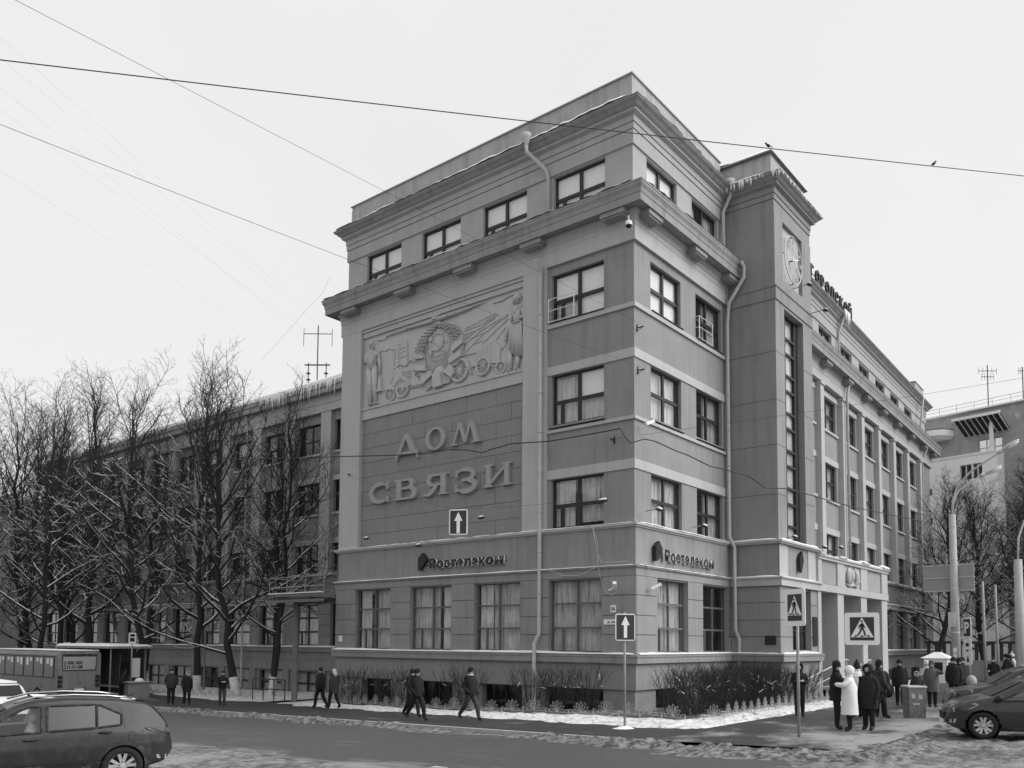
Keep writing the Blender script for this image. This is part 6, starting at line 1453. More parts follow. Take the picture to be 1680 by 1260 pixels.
suvwins = [(.03, 1.0, bl, lambda x: min(1.49, 1.49-(max(0, x-.25))*.56)), (-.86, -.09, bl, lambda x: 1.50+.0*x), (-1.28, -.90, lambda x: bl(x)+.05*(-.9-x), lambda x: 1.485-(max(0, -.95-x))*.5)]
def suv_details(t, T, sy, seam, patch, handle, tg):
    for s_ in (1, -1):
        seam([(-.03, 1.5), (-.03, 1.0), (-.02, .6), (.0, .34)], s_); seam([(-1.3, 1.42), (-1.36, 1.1), (-1.12, .78), (-.95, .6), (-.95, .36)], s_); seam([(1.05, 1.05), (1.08, .8), (1.0, .36)], s_)
        handle(.18, .93, s_); handle(-1.02, 1.0, s_)
        seam([(-1.68, .99), (-1.44, .99), (-1.42, .95), (-1.42, .84), (-1.46, .82), (-1.66, .82), (-1.69, .86), (-1.68, .99)], s_, .005) if s_ == 1 else None
        patch('tail_lamp', [(-2.16, 1.02), (-1.72, 1.06), (-1.75, 1.02), (-2.0, .94), (-2.17, .93)], 'tail_lamp', s_, .03, .05); patch('reflector', [(-2.12, .52), (-1.92, .53), (-1.95, .46), (-2.12, .44)], 'lamp_glass', s_); patch('headlight', [(2.08, .86), (1.62, .97), (1.6, .88), (2.05, .76)], 'lamp_glass', s_)
        q = MB(); q.ell((1.0, s_*1.06, 1.08), (.1, .13, .09), 0, 12, 8); q.tube([(1.0, s_*.9, 1.03), (1.0, s_*1.0, 1.05)], .035, 6); q.build('mirror', 'plastic', t, True)
        seam([(-1.9, .5), (-1.85, .75), (-1.78, .95)], s_, .005); seam([(-1.0, .46), (0, .5), (.9, .46)], s_, .009)
    tg(.56, 1.12, 'windscreen'); tg(-2.12, -1.88, 'rear_window', .16)
    q = MB(); q.prism([(-1.6, .58, 1.55), (-1.6, -.58, 1.55), (-2.0, -.56, 1.50), (-2.0, .56, 1.50)], (0, 0, .035)); q.build('spoiler', 'paint_suv', t)
    q = MB(); q.tube([(-1.5, 0, T(-1.5)-.02), (-1.66, 0, T(-1.5)+.1)], [.04, .01], 6); q.build('roof_antenna', 'plastic', t, True)
    q = MB(); q.prism([(x, y, T(x)+.012) for x, y in ((-1.6, -.5), (.1, -.5), (.1, .5), (-1.6, .5))], (0, 0, .012)); q.build('roof_snow', 'snow', t)
suv = make_car('suv', 'dirty dark grey suv driving left, cut by the left picture edge', (-21.41, .10, gz(.1)-.11), R(164), SUV_TOP, SUV_BOT, SUV_W, (-1.33, 1.34), bl, suvwins, 'paint_suv', HS, r=.36, rails=True, details=suv_details)
# parked sedan, right
SD_TOP = [(-2.15, .7), (-2.1, 1.0), (-1.75, 1.08), (-1.15, 1.36), (-.6, 1.45), (0, 1.47), (.35, 1.40), (1.12, 1.0), (1.3, .97), (1.75, .85), (1.98, .70), (2.06, .45)]
SD_BOT = [(-2.15, .5), (-2.0, .3), (-1.6, .2), (1.6, .18), (1.9, .22), (2.06, .36)]
SD_W = [(-2.15, .6), (-2.0, .76), (-1.5, .845), (0, .855), (1.4, .85), (1.8, .76), (1.98, .62), (2.06, .45)]
HSD = [(0, .9), (.25, .93), (.45, .985), (.65, 1.0), (.85, .975), (.95, .94), (1.45, .73), (2, .7)]
bs_ = lambda x: .93-.04*x
sdwins = [(-.05, .98, bs_, lambda x: min(1.30, 1.30-max(0, x-.1)*.48)), (-.95, -.15, bs_, lambda x: 1.30-max(0, -.4-x)*.2)]
def sd_details(paint):
    def f(t, T, sy, seam, patch, handle, tg):
        for s_ in (1, -1):
            seam([(-.1, 1.3), (-.1, .9), (-.08, .5), (-.05, .28)], s_); seam([(1.0, .9), (1.02, .7), (.98, .3)], s_); seam([(-.95, 1.1), (-1.05, .8), (-.9, .4)], s_); handle(.12, .84, s_); handle(-.8, .88, s_)
            patch('headlight', [(1.92, .70), (1.45, .84), (1.38, .80), (1.55, .70), (1.9, .60)], 'lamp_glass', s_, .012); patch('fog_lamp', [(1.98, .42), (1.85, .45), (1.87, .34), (1.98, .34)], 'lamp_glass', s_)
            q = MB(); q.ell((.98, s_*.98, .97), (.09, .12, .075), 0, 12, 8); q.tube([(.98, s_*.8, .93), (.98, s_*.92, .95)], .03, 6); q.build('mirror', 'plastic', t, True)
            seam([(1.35, .965), (1.7, .87), (2.0, .74)], s_*.78, .006)
        tg(.42, 1.1, 'windscreen', .1)
        q = MB(); q.box(2.0, -.3, .42, 2.08, .3, .58); q.build('grille', 'plastic', t); q = MB(); q.box(2.05, -.26, .3, 2.09, .26, .4); q.build('number_plate', 'white_paint', t)
    return f
c1 = make_car('parked_car', 'dark sedan parked nose left nearest the camera at the right edge', (-4.33, -13.68, gz(-13.7)-.06), R(110), SD_TOP, SD_BOT, SD_W, (-1.3, 1.3), bs_, sdwins, 'paint_car', HSD, r=.31, clad=False, details=sd_details('paint_car'))
c2 = make_car('parked_car', 'taller dark car parked behind the nearest sedan at the right edge', (.5, -12.9, gz(-12.9)-.06), R(110), SUV_TOP, SUV_BOT, SUV_W, (-1.33, 1.34), bl, suvwins, 'paint_car', HS, r=.35, details=suv_details)
# white hatchback, rear view
HB_TOP = [(-1.95, .6), (-1.92, .95), (-1.8, 1.1), (-1.5, 1.42), (-1.2, 1.5), (0, 1.53), (.4, 1.46), (1.1, 1.02), (1.8, .88), (1.95, .6)]
def hb_details(t, T, sy, seam, patch, handle, tg):
    for s_ in (1, -1): patch('tail_lamp', [(-1.92, .98), (-1.6, 1.0), (-1.65, .8), (-1.93, .78)], 'lamp_glass', s_, .01)
    q = MB(); q.prism([(-1.89, -.52, 1.06), (-1.89, .52, 1.06), (-1.62, .46, 1.4), (-1.62, -.46, 1.4)], (-.03, 0, .03)); q.build('rear_window', 'black_glass', t)
    q = MB(); q.box(-2.0, -.65, .35, -1.9, .65, .55); q.build('bumper', 'paint_white', t); q = MB(); q.box(-1.985, -.26, .62, -1.94, .26, .73); q.build('number_plate', 'white_paint', t); q = MB(); q.tube([(-1.97, -.35, .95), (-1.96, .05, 1.12)], .008, 4); q.build('wiper', 'black', t)
    q = MB(); q.prism([(-1.3, -.5, T(-1.2)+.01), (.2, -.5, T(0)+.01), (.2, .5, T(0)+.01), (-1.3, .5, T(-1.2)+.01)], (0, 0, .05)); q.build('roof_snow', 'snow', t)
make_car('hatchback', 'white hatchback seen from behind at the left picture edge', (-14.3, 22.6, gz(22)-.11), R(90), HB_TOP, [(-1.95, .45), (-1.8, .28), (1.8, .22), (1.95, .4)], [(-1.95, .7), (-1.85, .78), (-1.4, .83), (1.3, .83), (1.95, .5)], (-1.2, 1.25), bs_, sdwins, 'paint_white', HSD, r=.29, clad=False, details=hb_details).scale = (1.07,)*3
# city bus, rear three quarter
M['bus_paint'] = mat('bus paint', .20, .5, .1, 1.5, streak=.25, dirt=.10, dirt_scale=2, dirt_amt=.3)
bus = thing('bus', (-5.3, 34.6, gz(36)-.11), 'grey city bus standing at the stop, seen from its rear corner', 'bus')
def rbox(q, x0, y0, z0, x1, y1, z1, c=.18, m=0):
    pr = [(x0+c, z0), (x1-c, z0), (x1, z0+c), (x1, z1-c*1.4), (x1-c*.5, z1-c*.4), (x1-c*1.5, z1), (x0+c*1.5, z1), (x0+c*.5, z1-c*.4), (x0, z1-c*1.4), (x0, z0+c)]
    q.prism([(a, y0, b) for a, b in pr], (0, y1-y0, 0), m)
q = MB(); rbox(q, -1.25, 0, .4, 1.25, 11, 3.1); q.build('body', 'bus_paint', bus)
q = MB(); q.box(-1.12, .02, 3.09, 1.12, 10.8, 3.14); q.build('roof_snow', 'snow', bus)
q = MB(); q.prism([(-.92, -.015, 1.98), (.92, -.015, 1.98), (.95, -.015, 2.75), (-.95, -.015, 2.75)], (0, .02, 0)); q.build('rear_window', 'sign_back', bus)
q = MB(); q.prism([(-.98, -.012, 1.92), (.98, -.012, 1.92), (1.0, -.012, 2.9), (-1.0, -.012, 2.9)], (0, .02, 0)); q.build('window_surround', 'plastic', bus)
for tx, z, sz in (('3 000 000', 2.3, .26), ('231-01-08', 2.06, .26)):
    me = text_mesh(tx, sz, .003, 'black', .008)
    for v in me.vertices: v.co = Vector((v.co.x-.9, -.022-v.co.z, v.co.y+z))
    link('lettering', me, bus)
for s_ in (-1, 1):
    for z in (.95, 1.2, 1.45): q = MB(); q.box(s_*1.08-.13, -.03, z, s_*1.08+.13, .02, z+.2); q.build('tail_lamp', 'tail_lamp', bus)
q = MB(); q.box(-1.22, -.08, .42, 1.22, .05, .72); q.build('bumper', 'plastic', bus); q = MB(); q.box(-.26, -.1, .75, .26, -.02, .87); q.build('number_plate', 'white_paint', bus)
q = MB(); q.box(-.9, -.02, .85, .9, .01, 1.85); q.build('engine_hatch', 'bus_paint', bus)
M['bus_glass'] = mat('grey bus glass', .13, .25, .15, 2, spec=.5)  # opaque mid grey for all side windows
q = MB(); q.box(-1.258, .35, 1.5, -1.24, 10.6, 2.78); q.build('window_band', 'plastic', bus)
for i in range(7):
    y0 = .5+1.42*i; q = MB(); q.box(-1.264, y0, 1.55, -1.25, y0+1.22, 2.72); wo = q.build('side_window', 'bus_glass', bus)
    for k in range(2):
        q = MB(); a = y0+.12+.5*k; q.box(-1.27, a, 2.2+.12*((i+k) % 3), -1.262, a+.3, 2.64); q.build('paper_notice', 'white_paint', wo)
for y0 in (2.6, 8.2):
    for s_ in (-1, 1): o = wheel_parts(bus, (s_*1.15, y0, .46), s_, .46, .26, 8); o.rotation_euler = (0, 0, R(-90 if s_ > 0 else -90))
# ================================================================== bus stop and street furniture
st = thing('bus_shelter', (0, 43.4, gz(43)), 'dark bus shelter with flat snow covered roof behind the bus', 'shelter')
q = MB(); q.box(-1.6, -4.6, 3.15, 1.4, 3.4, 3.3); q.build('roof', 'metal_grey', st)
q = MB(); q.hexa([(-1.6, -4.6, 3.3), (1.4, -4.6, 3.3), (1.4, 3.4, 3.3), (-1.6, 3.4, 3.3), (-1.4, -4.4, 3.45), (1.2, -4.4, 3.42), (1.2, 3.2, 3.47), (-1.4, 3.2, 3.44)]); q.build('roof_snow', 'snow', st)
q = MB(); q.box(1.15, -4.2, 0, 1.25, 3.1, 3.15); q.build('back_panel', 'metal_dark', st)
q = MB(); q.box(-.8, 3.0, 0, 1.2, 3.08, 3.15); q.build('side_panel', 'metal_dark', st)
q = MB(); q.box(-.6, -4.2, .5, 1.0, -4.14, 2.8); q.build('side_window', 'glass_dark', st); q = MB(); q.box(.2, -4.25, 1.2, .75, -4.2, 2.5); q.build('timetable', 'white_paint', st)
for x, y in ((-1.3, -4.3), (-1.3, 3.1), (-1.3, -.6), (1.1, -4.25)): q = MB(); q.tube([(x, y, 0), (x, y, 3.15)], .05, 6); q.build('post', 'metal_grey', st)
q = MB(); q.box(.5, -3.5, .42, 1.1, 2.5, .5); q.build('bench', 'metal_grey', st)
bsn = disc_pole('bus_stop_sign', (-1.0, 36.9, gz(37)), 4.2, .045, 'bus stop sign pole with white plate before the shelter', 'sign'); sign_board(bsn, .45, .75, 3.75, yaw_to_cam(-1, 37), [([(-.14, -.2), (.14, -.2), (.14, .05), (-.14, .05)], 'black'), ([(-.14, .12), (.14, .12), (.14, .28), (-.14, .28)], 'black')], -.3, -.05)
cn = thing('street_counter', (-1.1, 36.0, gz(36)), 'small grey street counter with snow on top beside the bus stop', 'counter')
q = MB(); q.box(-.7, -.4, 0, .7, .4, .95); q.build('body', 'metal_grey', cn); q = MB(); q.box(-.8, -.5, .95, .8, .5, 1.0); q.build('top', 'metal_light', cn); q = MB(); q.ell((.2, 0, 1.02), (.3, .25, .2), 0, 10, 6); q.build('snow_heap', 'snow', cn, True)
# steel platform with column at the side of the corner block
M['metal_mid'] = mat('weathered steel', .16, .6, .2, 4)
pf = thing('steel_platform', (-.8, 20.0, gz(20)-.35), 'grey steel platform with railing on one column beside the corner block', 'platform')
q = MB(); q.tube([(0, 0, -.1), (0, 0, 5.6)], .16, 10); q.build('column', 'metal_mid', pf)
for z, o in ((5.55, 0), (5.85, .0)):
    q = MB(); q.box(-.9, -3.2, z, -.75, 1.2, z+.14); q.box(.75, -2.2, z, .9, 1.2, z+.14); q.build('beam', 'metal_mid', pf)
q = MB(); q.box(-.9, -2.3, 5.7, 3.2, 1.2, 5.8); q.build('deck', 'metal_dark', pf)
q = MB()
for z in (6.35, 6.85): q.tube([(-.85, -3.3, z), (-.85, 1.2, z), (3.2, 1.2, z)], .022, 5)
for y in (-3.3, -1.8, -.3, 1.2): q.tube([(-.85, y, 5.9), (-.85, y, 6.85)], .02, 5)
q.build('railing', 'metal_grey', pf); q = MB(); q.box(-.95, -3.2, 6.0, -.8, 1.2, 6.05); q.build('snow_line', 'snow', pf)
rl_ = thing('stair_railing', (.2, 23.6, gz(23.6)), 'small dark metal railing by the basement stair left of the couple', 'railing')
q = MB()
for z in (1.2, .65): q.tube([(0, -1.4, z), (0, 1.6, z)], .035, 5)
for y in (-1.4, -.4, .6, 1.6): q.tube([(0, y, -.1), (0, y, 1.2)], .03, 5)
q.build('rails', 'metal_dark', rl_)
hp = thing('street_lamp', (5.2, 38.6, gz(38)), 'bowl shaped hanging street lamp among the tree branches', 'lamp')
q = MB(); q.tube([(0, 0, 0), (0, 0, 11.8)], [.09, .05], 8); q.build('pole', 'metal_grey', hp, True); q = MB(); q.lathe([(.0, .9), (.25, .85), (.5, .62), (.55, .5), (.35, 0), (.2, -.05), (0, -.05)], (0, 0, 11.6), 'z', 14); q.build('lamp_head', 'metal_light', hp, True); q = MB(); q.lathe([(0, .06), (.48, 0)], (0, 0, 12.42), 'z', 14); q.build('snow_cap', 'snow', hp)
# entrance handrails, steps
er = thing('handrail', (10.2, -3.4, gz(-3.4)), 'tubular grey handrail along the entrance ramp beside the tower', 'railing')
for y in (0, -1.1):
    q = MB(); q.tube([(-1.6, y, .8), (-1.2, y, .95), (4.2, y, 1.75), (4.5, y, 1.7)], .035, 6); q.tube([(-1.2, y, .5), (4.2, y, 1.25)], .025, 6)
    for x in (-1.2, .6, 2.4, 4.2): q.tube([(x, y, -.2), (x, y, .95+(x+1.2)*.148)], .03, 6)
    q.build('rail', 'metal_light', er)
sp_ = thing('entrance_steps', (14, -3.6, gz(-3.6)), 'low grey entrance steps before the portico piers', 'steps')
for i in range(3): q = MB(); q.box(-.6-.0*i, -.9+.3*i, -.3, 11, 1.2, .12+.14*i); q.build('step', 'concrete', sp_)
M['bin'] = mat('worn bin concrete', .2, .9, .25, 6, .4, 30, dirt=.32, dirt_scale=9, dirt_amt=.3)
bn = thing('litter_bin', (.2, -9.85, gz(-9.9)), 'square concrete litter bin with torn notices on the forecourt', 'bin', None, R(35)); bn.scale = (.9, .9, 1.0)
q = MB(); q.hexa([(-.3, -.26, 0), (.3, -.26, 0), (.3, .26, 0), (-.3, .26, 0), (-.33, -.29, .95), (.33, -.29, .95), (.33, .29, .95), (-.33, .29, .95)]); q.build('body', 'bin', bn)
q = MB(); q.tube([(-.33, -.29, .97), (.33, -.29, .97), (.33, .29, .97), (-.33, .29, .97), (-.33, -.29, .97)], .035, 6); q.build('rim', 'metal_light', bn); q = MB(); q.box(-.29, -.25, .9, .29, .25, .955); q.build('opening', 'black', bn)
for x, z, w_, h_ in ((-.15, .6, .12, .13), (.1, .62, .1, .15), (-.05, .42, .22, .06)): q = MB(); q.box(-.33, x, z, -.318, x+w_, z+h_); q.build('paper_notice', 'metal_light', bn); q = MB(); q.box(x, -.292, z, x+w_, -.28, z+h_); q.build('paper_notice', 'metal_light', bn)
bt = thing('guard_booth', (31.5, -3.8, gz(-3.8)), 'small white guard booth with snow covered hip roof', 'booth'); bt.scale = (.85,)*3
q = MB(); q.box(-.8, -.8, 0, .8, .8, 1.9); q.build('body', 'white_paint', bt); q = MB(); q.poly([(-1, -1, 1.9), (1, -1, 1.9), (1, 1, 1.9), (-1, 1, 1.9)])
for a, b in (((-1, -1), (1, -1)), ((1, -1), (1, 1)), ((1, 1), (-1, 1)), ((-1, 1), (-1, -1))): q.poly([(*a, 1.9), (*b, 1.9), (b[0]*.2, b[1]*.2, 2.35), (a[0]*.2, a[1]*.2, 2.35)])
q.box(-.2, -.2, 2.34, .2, .2, 2.36); q.build('roof', 'snow', bt); q = MB(); q.box(-.82, -.5, .9, -.79, .5, 1.6); q.build('window', 'black', bt); q = MB(); q.box(-.5, -.82, .9, .5, -.79, 1.6); q.build('window', 'black', bt)
# dark lattice wall behind the crowd
kb = thing('garden_wall', (34, -12, gz(-12)), 'dark low wall with lattice behind the crowd', 'wall')
q = MB(); q.box(0, 0, -.3, .4, 9.5, 1.2); q.build('base', 'plinth', kb)
for i in range(20): q = MB(); q.box(.1, .1+.48*i, 1.2, .25, .3+.48*i, 2.3); q.build('slat', 'metal_dark', kb)
q = MB(); q.box(.05, 0, 2.3, .3, 9.5, 2.45); q.build('rail', 'metal_dark', kb)

# ================================================================== people
M['skin'] = mat('skin', .45, .6, .06, 8); M['cloth_black'] = mat('black cloth', .016, .9, .25, 9, .3, 60); M['cloth_dark'] = mat('dark cloth', .035, .9, .25, 9, .3, 60)
M['cloth_mid'] = mat('grey cloth', .10, .9, .2, 9, .3, 60); M['cloth_white'] = mat('white quilted coat', .72, .85, .07, 7, .5, 20); M['cloth_pale'] = mat('pale knit', .6, .95, .1, 20, .5, 70); M['shoe'] = mat('shoes', .02, .6, .2, 10); M['hair_dark'] = mat('dark hair', .02, .7, .3, 30); M['hair_pale'] = mat('pale hair', .5, .7, .25, 30); M['fur'] = mat('fur trim', .5, .95, .35, 30, .8, 60); M['jeans'] = mat('jeans', .05, .9, .25, 9)
def skin_mesh(V, E, rad, sub=2):
    me = bpy.data.meshes.new('skinbase'); me.from_pydata(V, E, []); o = bpy.data.objects.new('skinbase', me); COL.objects.link(o)
    md = o.modifiers.new('s', 'SKIN'); sv = me.skin_vertices[0].data
    for i, r_ in enumerate(rad): sv[i].radius = r_ if hasattr(r_, '__len__') else (r_, r_)
    sv[0].use_root = True
    ss = o.modifiers.new('d', 'SUBSURF'); ss.levels = sub; ss.render_levels = sub
    bpy.context.view_layer.update(); dg = bpy.context.evaluated_depsgraph_get(); out_ = bpy.data.meshes.new_from_object(o.evaluated_get(dg)); bpy.data.objects.remove(o); bpy.data.meshes.remove(me); return out_
def person(label, x, y, face, h=1.75, coat='cloth_black', leg='cloth_black', coat_len=.52, hat='hat', hatm='cloth_black', stride=0.0, arms='down', hood=False, scarf=None, hair='hair_dark', bulk=1.0, group=None, look=0.0, loft=0.0, knee=0.0, lean=0.0, sit=False):
    """x forward, y left; one continuous skinned body, coat and headwear as children"""
    k = h/1.75
    t = thing('person', (x, y, gz(y)+.01+loft), label, 'person', group, face)
    s_ = stride; V, E, Rd = [], [], []
    def add(p, r_, par=None):
        V.append((p[0]*k, p[1]*k, p[2]*k)); Rd.append(r_*k if not hasattr(r_, '__len__') else (r_[0]*k, r_[1]*k)); i = len(V)-1
        if par is not None: E.append((par, i))
        return i
    L = lean
    pel = add((0, 0, .93), (.14, .155)); ab = add((.005+L*.25, 0, 1.1), (.125, .145), pel); ch = add((.01+L*.5, 0, 1.28), (.135, .165), ab); sh = add((0+L*.75, 0, 1.42), (.085, .12), ch); nk = add((.01+L*.85, 0, 1.51), .055, sh); hd0 = add((.03+L*.95, 0, 1.585), (.072, .065), nk); hd1 = add((.025+L, 0, 1.67), (.088, .075), hd0); hd2 = add((.01+L, 0, 1.73), (.06, .055), hd1)
    hands = []
    for sd, sw in ((1, 1), (-1, -1)):
        fx = s_*sw; up_ = .0
        hip = add((0, sd*.095, .88), .115, pel); kn = add((fx*.24+.02+abs(fx)*.05, sd*.095, .49+abs(min(0, fx))*.03), .088, hip); an_ = add((fx*.42-(.14 if fx < 0 else 0)*min(1, abs(fx)*2), sd*.095, .09+(.09*min(1, abs(fx)) if fx < 0 else 0)), .066, kn); toe = add((V[an_][0]/k+.15, sd*.105, .045+(.03*min(1, abs(fx)) if fx < 0 else 0)), .048, an_)
        if sit: V[kn] = (.42*k, sd*.12*k, .9*k); V[an_] = (.55*k, sd*.12*k, .52*k); V[toe] = (.7*k, sd*.12*k, .5*k)
        sj = add((0+L*.75, sd*.185, 1.385), .085, sh)
        if arms == 'down': el, wr = (-.03-fx*.12+L*.6, sd*.245, 1.13), (.05-fx*.25+L*.4, sd*.25, .88)
        elif arms == 'pocket': el, wr = (-.08+L*.6, sd*.27, 1.14), (.1+L*.4, sd*.19, .97)
        elif arms == 'phone': el, wr = (.0+L*.6, sd*.24, 1.14), (.24+L*.6, sd*.07, 1.2)
        elif arms == 'hold': el, wr = ((.0, sd*.25, 1.13), (.25, sd*.12, 1.12)) if sd < 0 else ((-.03, sd*.25, 1.13), (.05, sd*.26, .88))
        elif arms == 'hug': el, wr = (.17, sd*.26, 1.25), (.34, sd*.08, 1.28)
        elif arms == 'raise': el, wr = ((.15, sd*.28, 1.3), (.4, sd*.35, 1.36)) if sd > 0 else ((-.03, sd*.25, 1.13), (.05, sd*.26, .88))
        ej = add(el, .075, sj); wj = add(wr, .056, ej); d = (Vector(wr)-Vector(el)).normalized(); hd_ = add(tuple(Vector(wr)+d*.07), .034, wj); hands.append((Vector(wr), d, sd))
    me = skin_mesh(V, E, Rd)
    for m_ in (coat, leg, 'shoe', 'skin'): me.materials.append(M[m_])
    wz = [h_[0].z*k for h_ in hands]
    for p in me.polygons:
        c_ = p.center; z = c_.z/k
        mi = 0
        if z > 1.50: mi = 3
        elif z < .12: mi = 2
        elif z < .9 and abs(c_.y/k) < .205: mi = 1
        for hp_, d, sd in hands:
            if (Vector((c_.x, c_.y, c_.z))/k-(hp_+d*.1)).length < .1: mi = 3 if arms in ('phone', 'raise', 'hold') else 2
        p.material_index = mi; p.use_smooth = True
    # fingers and face details joined to the body mesh
    q = MB()
    for hp_, d, sd in hands:
        o1 = d.orthogonal().normalized(); o1 = Vector((1, 0, 0))-d*d.x; o1 = o1.normalized() if o1.length > .1 else Vector((0, 0, 1)); o2 = d.cross(o1)
        b0 = hp_+d*.085
        for i, l_ in enumerate((.065, .075, .07, .055)): c_ = b0+o1*(.026-.018*i); q.tube([c_*k, (c_+d*l_*.55+o2*sd*-.008)*k, (c_+d*l_*.9+o2*sd*-.03)*k], [.0095*k, .009*k, .007*k], 5, 3 if arms in ('phone', 'raise', 'hold') else 2)
        c_ = hp_+d*.03+o1*.03; q.tube([c_*k, (c_+o1*.03+d*.03)*k, (c_+o1*.035+d*.065)*k], [.011*k, .010*k, .008*k], 5, 3 if arms in ('phone', 'raise', 'hold') else 2)
    hx, hz = (.025+L), 1.645
    q.ell(Vector((hx+.10, 0, hz-.005))*k, (.02*k, .014*k, .024*k), 3, 8, 6)
    for sd in (1, -1): q.ell(Vector((hx+.084, sd*.03, hz+.018))*k, (.009*k, .013*k, .008*k), 2, 8, 5); q.ell(Vector((hx-.005, sd*.083, hz-.005))*k, (.022*k, .012*k, .034*k), 3, 8, 5)
    q.ell(Vector((hx+.083, 0, hz-.055))*k, (.01*k, .024*k, .006*k), 2, 8, 5)
    ex = q.mesh('x', [coat, leg, 'shoe', 'skin'], True); bm = bmesh.new(); bm.from_mesh(me); bm.from_mesh(ex); bm.to_mesh(me); bm.free(); bpy.data.meshes.remove(ex)
    link('body', me, t)
    # coat shell
    q = MB(); n = 18; b = bulk
    zs = [(1.535, .08, .082, .85), (1.49, .095, .1, .8), (1.455, .11, .15, .75), (1.41, .135, .19, .7), (1.33, .155, .21, .6), (1.2, .17*b, .215*b, .45), (1.05, .168*b, .205*b, .22), (.93, .178*b, .215*b, .05)]
    hem = 1.46-coat_len*1.45 if coat_len < 1.2 else .3
    hem = max(.28, 1.45-coat_len*1.0)
    zz = .93
    rows_ = [r for r in zs if r[0] > hem+.03]
    last = .0
    for zq in (.8, .66, .52, .4, .3):
        if zq > hem+.03: rows_.append((zq, (.17+.04*(.93-zq))*b, (.21+.05*(.93-zq))*b, 0))
    rows_.append((hem, (.17+.05*max(0, .93-hem))*b, (.205+.06*max(0, .93-hem))*b, 0))
    i0 = len(q.v)
    for z, rx, ry, lf in rows_:
        for j in range(n):
            a = 2*math.pi*j/n; fold = 1+.025*math.sin(3*a+z*9)+(.02*math.sin(7*a+z*5) if z < .9 else .015*math.sin(z*60))
            q.v.append(((rx*math.cos(a)*fold+.005+L*lf*1.0+(abs(s_)*.06*math.cos(a)*(1 if z < .8 else 0)))*k, ry*math.sin(a)*fold*k, z*k))
    for r in range(len(rows_)-1):
        for j in range(n): p = i0+r*n; q.f.append((p+j, p+n+j, p+n+(j+1) % n, p+(j+1) % n)); q.m.append(0)
    q.f.append(tuple(i0+j for j in range(n))); q.m.append(0)
    co = q.build('coat', coat, t, True)
    q = MB(); q.tube([(k*(.075*math.cos(a)+L*.85), k*.085*math.sin(a), 1.53*k) for a in [2*math.pi*i/12 for i in range(13)]], .024*k, 6); q.build('collar' if not scarf else 'scarf', scarf or coat, t, True)
    H_ = Vector((hx-.005, 0, 1.665))*k
    if hood:
        q = MB(); q.ell(H_+Vector((-.02, 0, -.0))*k, (.135*k, .125*k, .155*k), 0, 16, 10); q.v = [(v[0] if v[0] < H_.x+.075*k else H_.x+.075*k, v[1], v[2]) for v in q.v]
        # open front of the hood
        fs = [f for f in q.f if not all(q.v[i][0] > H_.x+.07*k and q.v[i][2] < H_.z+.07*k for i in f)]; q.f = fs; q.m = [0]*len(fs); q.build('hood', coat, t, True)
        q = MB(); q.tube([H_+Vector((.075, .095*math.cos(a), .0+.115*math.sin(a)))*k for a in [2*math.pi*i/16 for i in range(17)]], .022*k, 6); q.build('hood_trim', 'fur' if hood == 'fur' else coat, t, True)
    elif hat:
        q = MB(); pr_ = {'hat': [(.106, -.03), (.108, .03), (.097, .085), (.055, .125), (0, .135)], 'pompom': [(.104, -.03), (.107, .03), (.095, .08), (.05, .12), (0, .13)], 'peak': [(.103, -.03), (.1, .04), (.06, .11), (.025, .19), (0, .21)]}.get(hat)
        if pr_:
            q.lathe([(a*k, b_*k) for a, b_ in pr_], H_+Vector((-.004, 0, .005))*k, 'z', 16); q.tube([H_+Vector((.1*math.cos(a)-.004, 1.06*.094*math.sin(a), -.02))*k for a in [2*math.pi*i/16 for i in range(17)]], .016*k, 6)
            if hat == 'pompom': q.ell(H_+Vector((0, 0, .18))*k, .045*k)
            q.build('hat', hatm, t, True)
        if hat == 'hair':
            q.ell(H_+Vector((-.022, 0, .02))*k, (.098*k, .094*k, .105*k), 0, 14, 9); q.build('hair', hair, t, True)
        if hat == 'long':
            q.ell(H_+Vector((-.022, 0, .02))*k, (.1*k, .097*k, .105*k), 0, 14, 9); q.tube([H_+Vector((-.06, 0, -.02))*k, H_+Vector((-.085, 0, -.13))*k, H_+Vector((-.09, 0, -.25))*k], [.085*k, .085*k, .04*k], 10); q.build('hair', hair, t, True)
    else: pass
    if hat in ('hat', 'pompom', 'peak') and not hood:
        q = MB(); q.ell(H_+Vector((-.036, 0, -.035))*k, (.08*k, .093*k, .09*k), 0, 12, 8); q.build('hair', hair, t, True)
    return t
def at_cam(x, y, d=0): return math.atan2(-16.67-y, -28.16-x)+d
Fc = R
P_ = person
P_('man in black standing left of the woman before the whitewashed tree', -4.88, 24.97, at_cam(-4.9, 25), 1.86, coat='cloth_dark', arms='pocket', coat_len=.62, hat='hair', bulk=1.1)
P_('woman in dark hooded coat beside the standing man', -4.54, 24.02, at_cam(-4.5, 24, .3), 1.72, hood='fur', arms='down', stride=.25, coat_len=.75, coat='cloth_black')
P_('person in dark jacket with phone by the leaning tree', -4.15, 21.38, at_cam(-4.1, 21.4, .2), 1.72, arms='phone', hat='hair', stride=.12, coat_len=.55, leg='jeans')
P_('man in black walking away left of the fair haired woman', -3.62, 14.32, R(95), 1.82, stride=.5, coat_len=.6, hat='hair', bulk=1.1)
P_('fair haired woman in patterned coat walking beside the man in black', -3.7, 13.27, R(92), 1.74, stride=.45, coat='cloth_dark', coat_len=.75, hat='long', hair='hair_pale', bulk=1.12)
P_('man walking half hidden behind the front walking man', -6.2, 5.75, R(-100), 1.72, stride=.7, coat_len=.58, hat='hat')
P_('man in black cap walking right in front of another', -7.2, 4.5, R(-100), 1.74, stride=.85, coat_len=.62, hat='hat', arms='pocket')
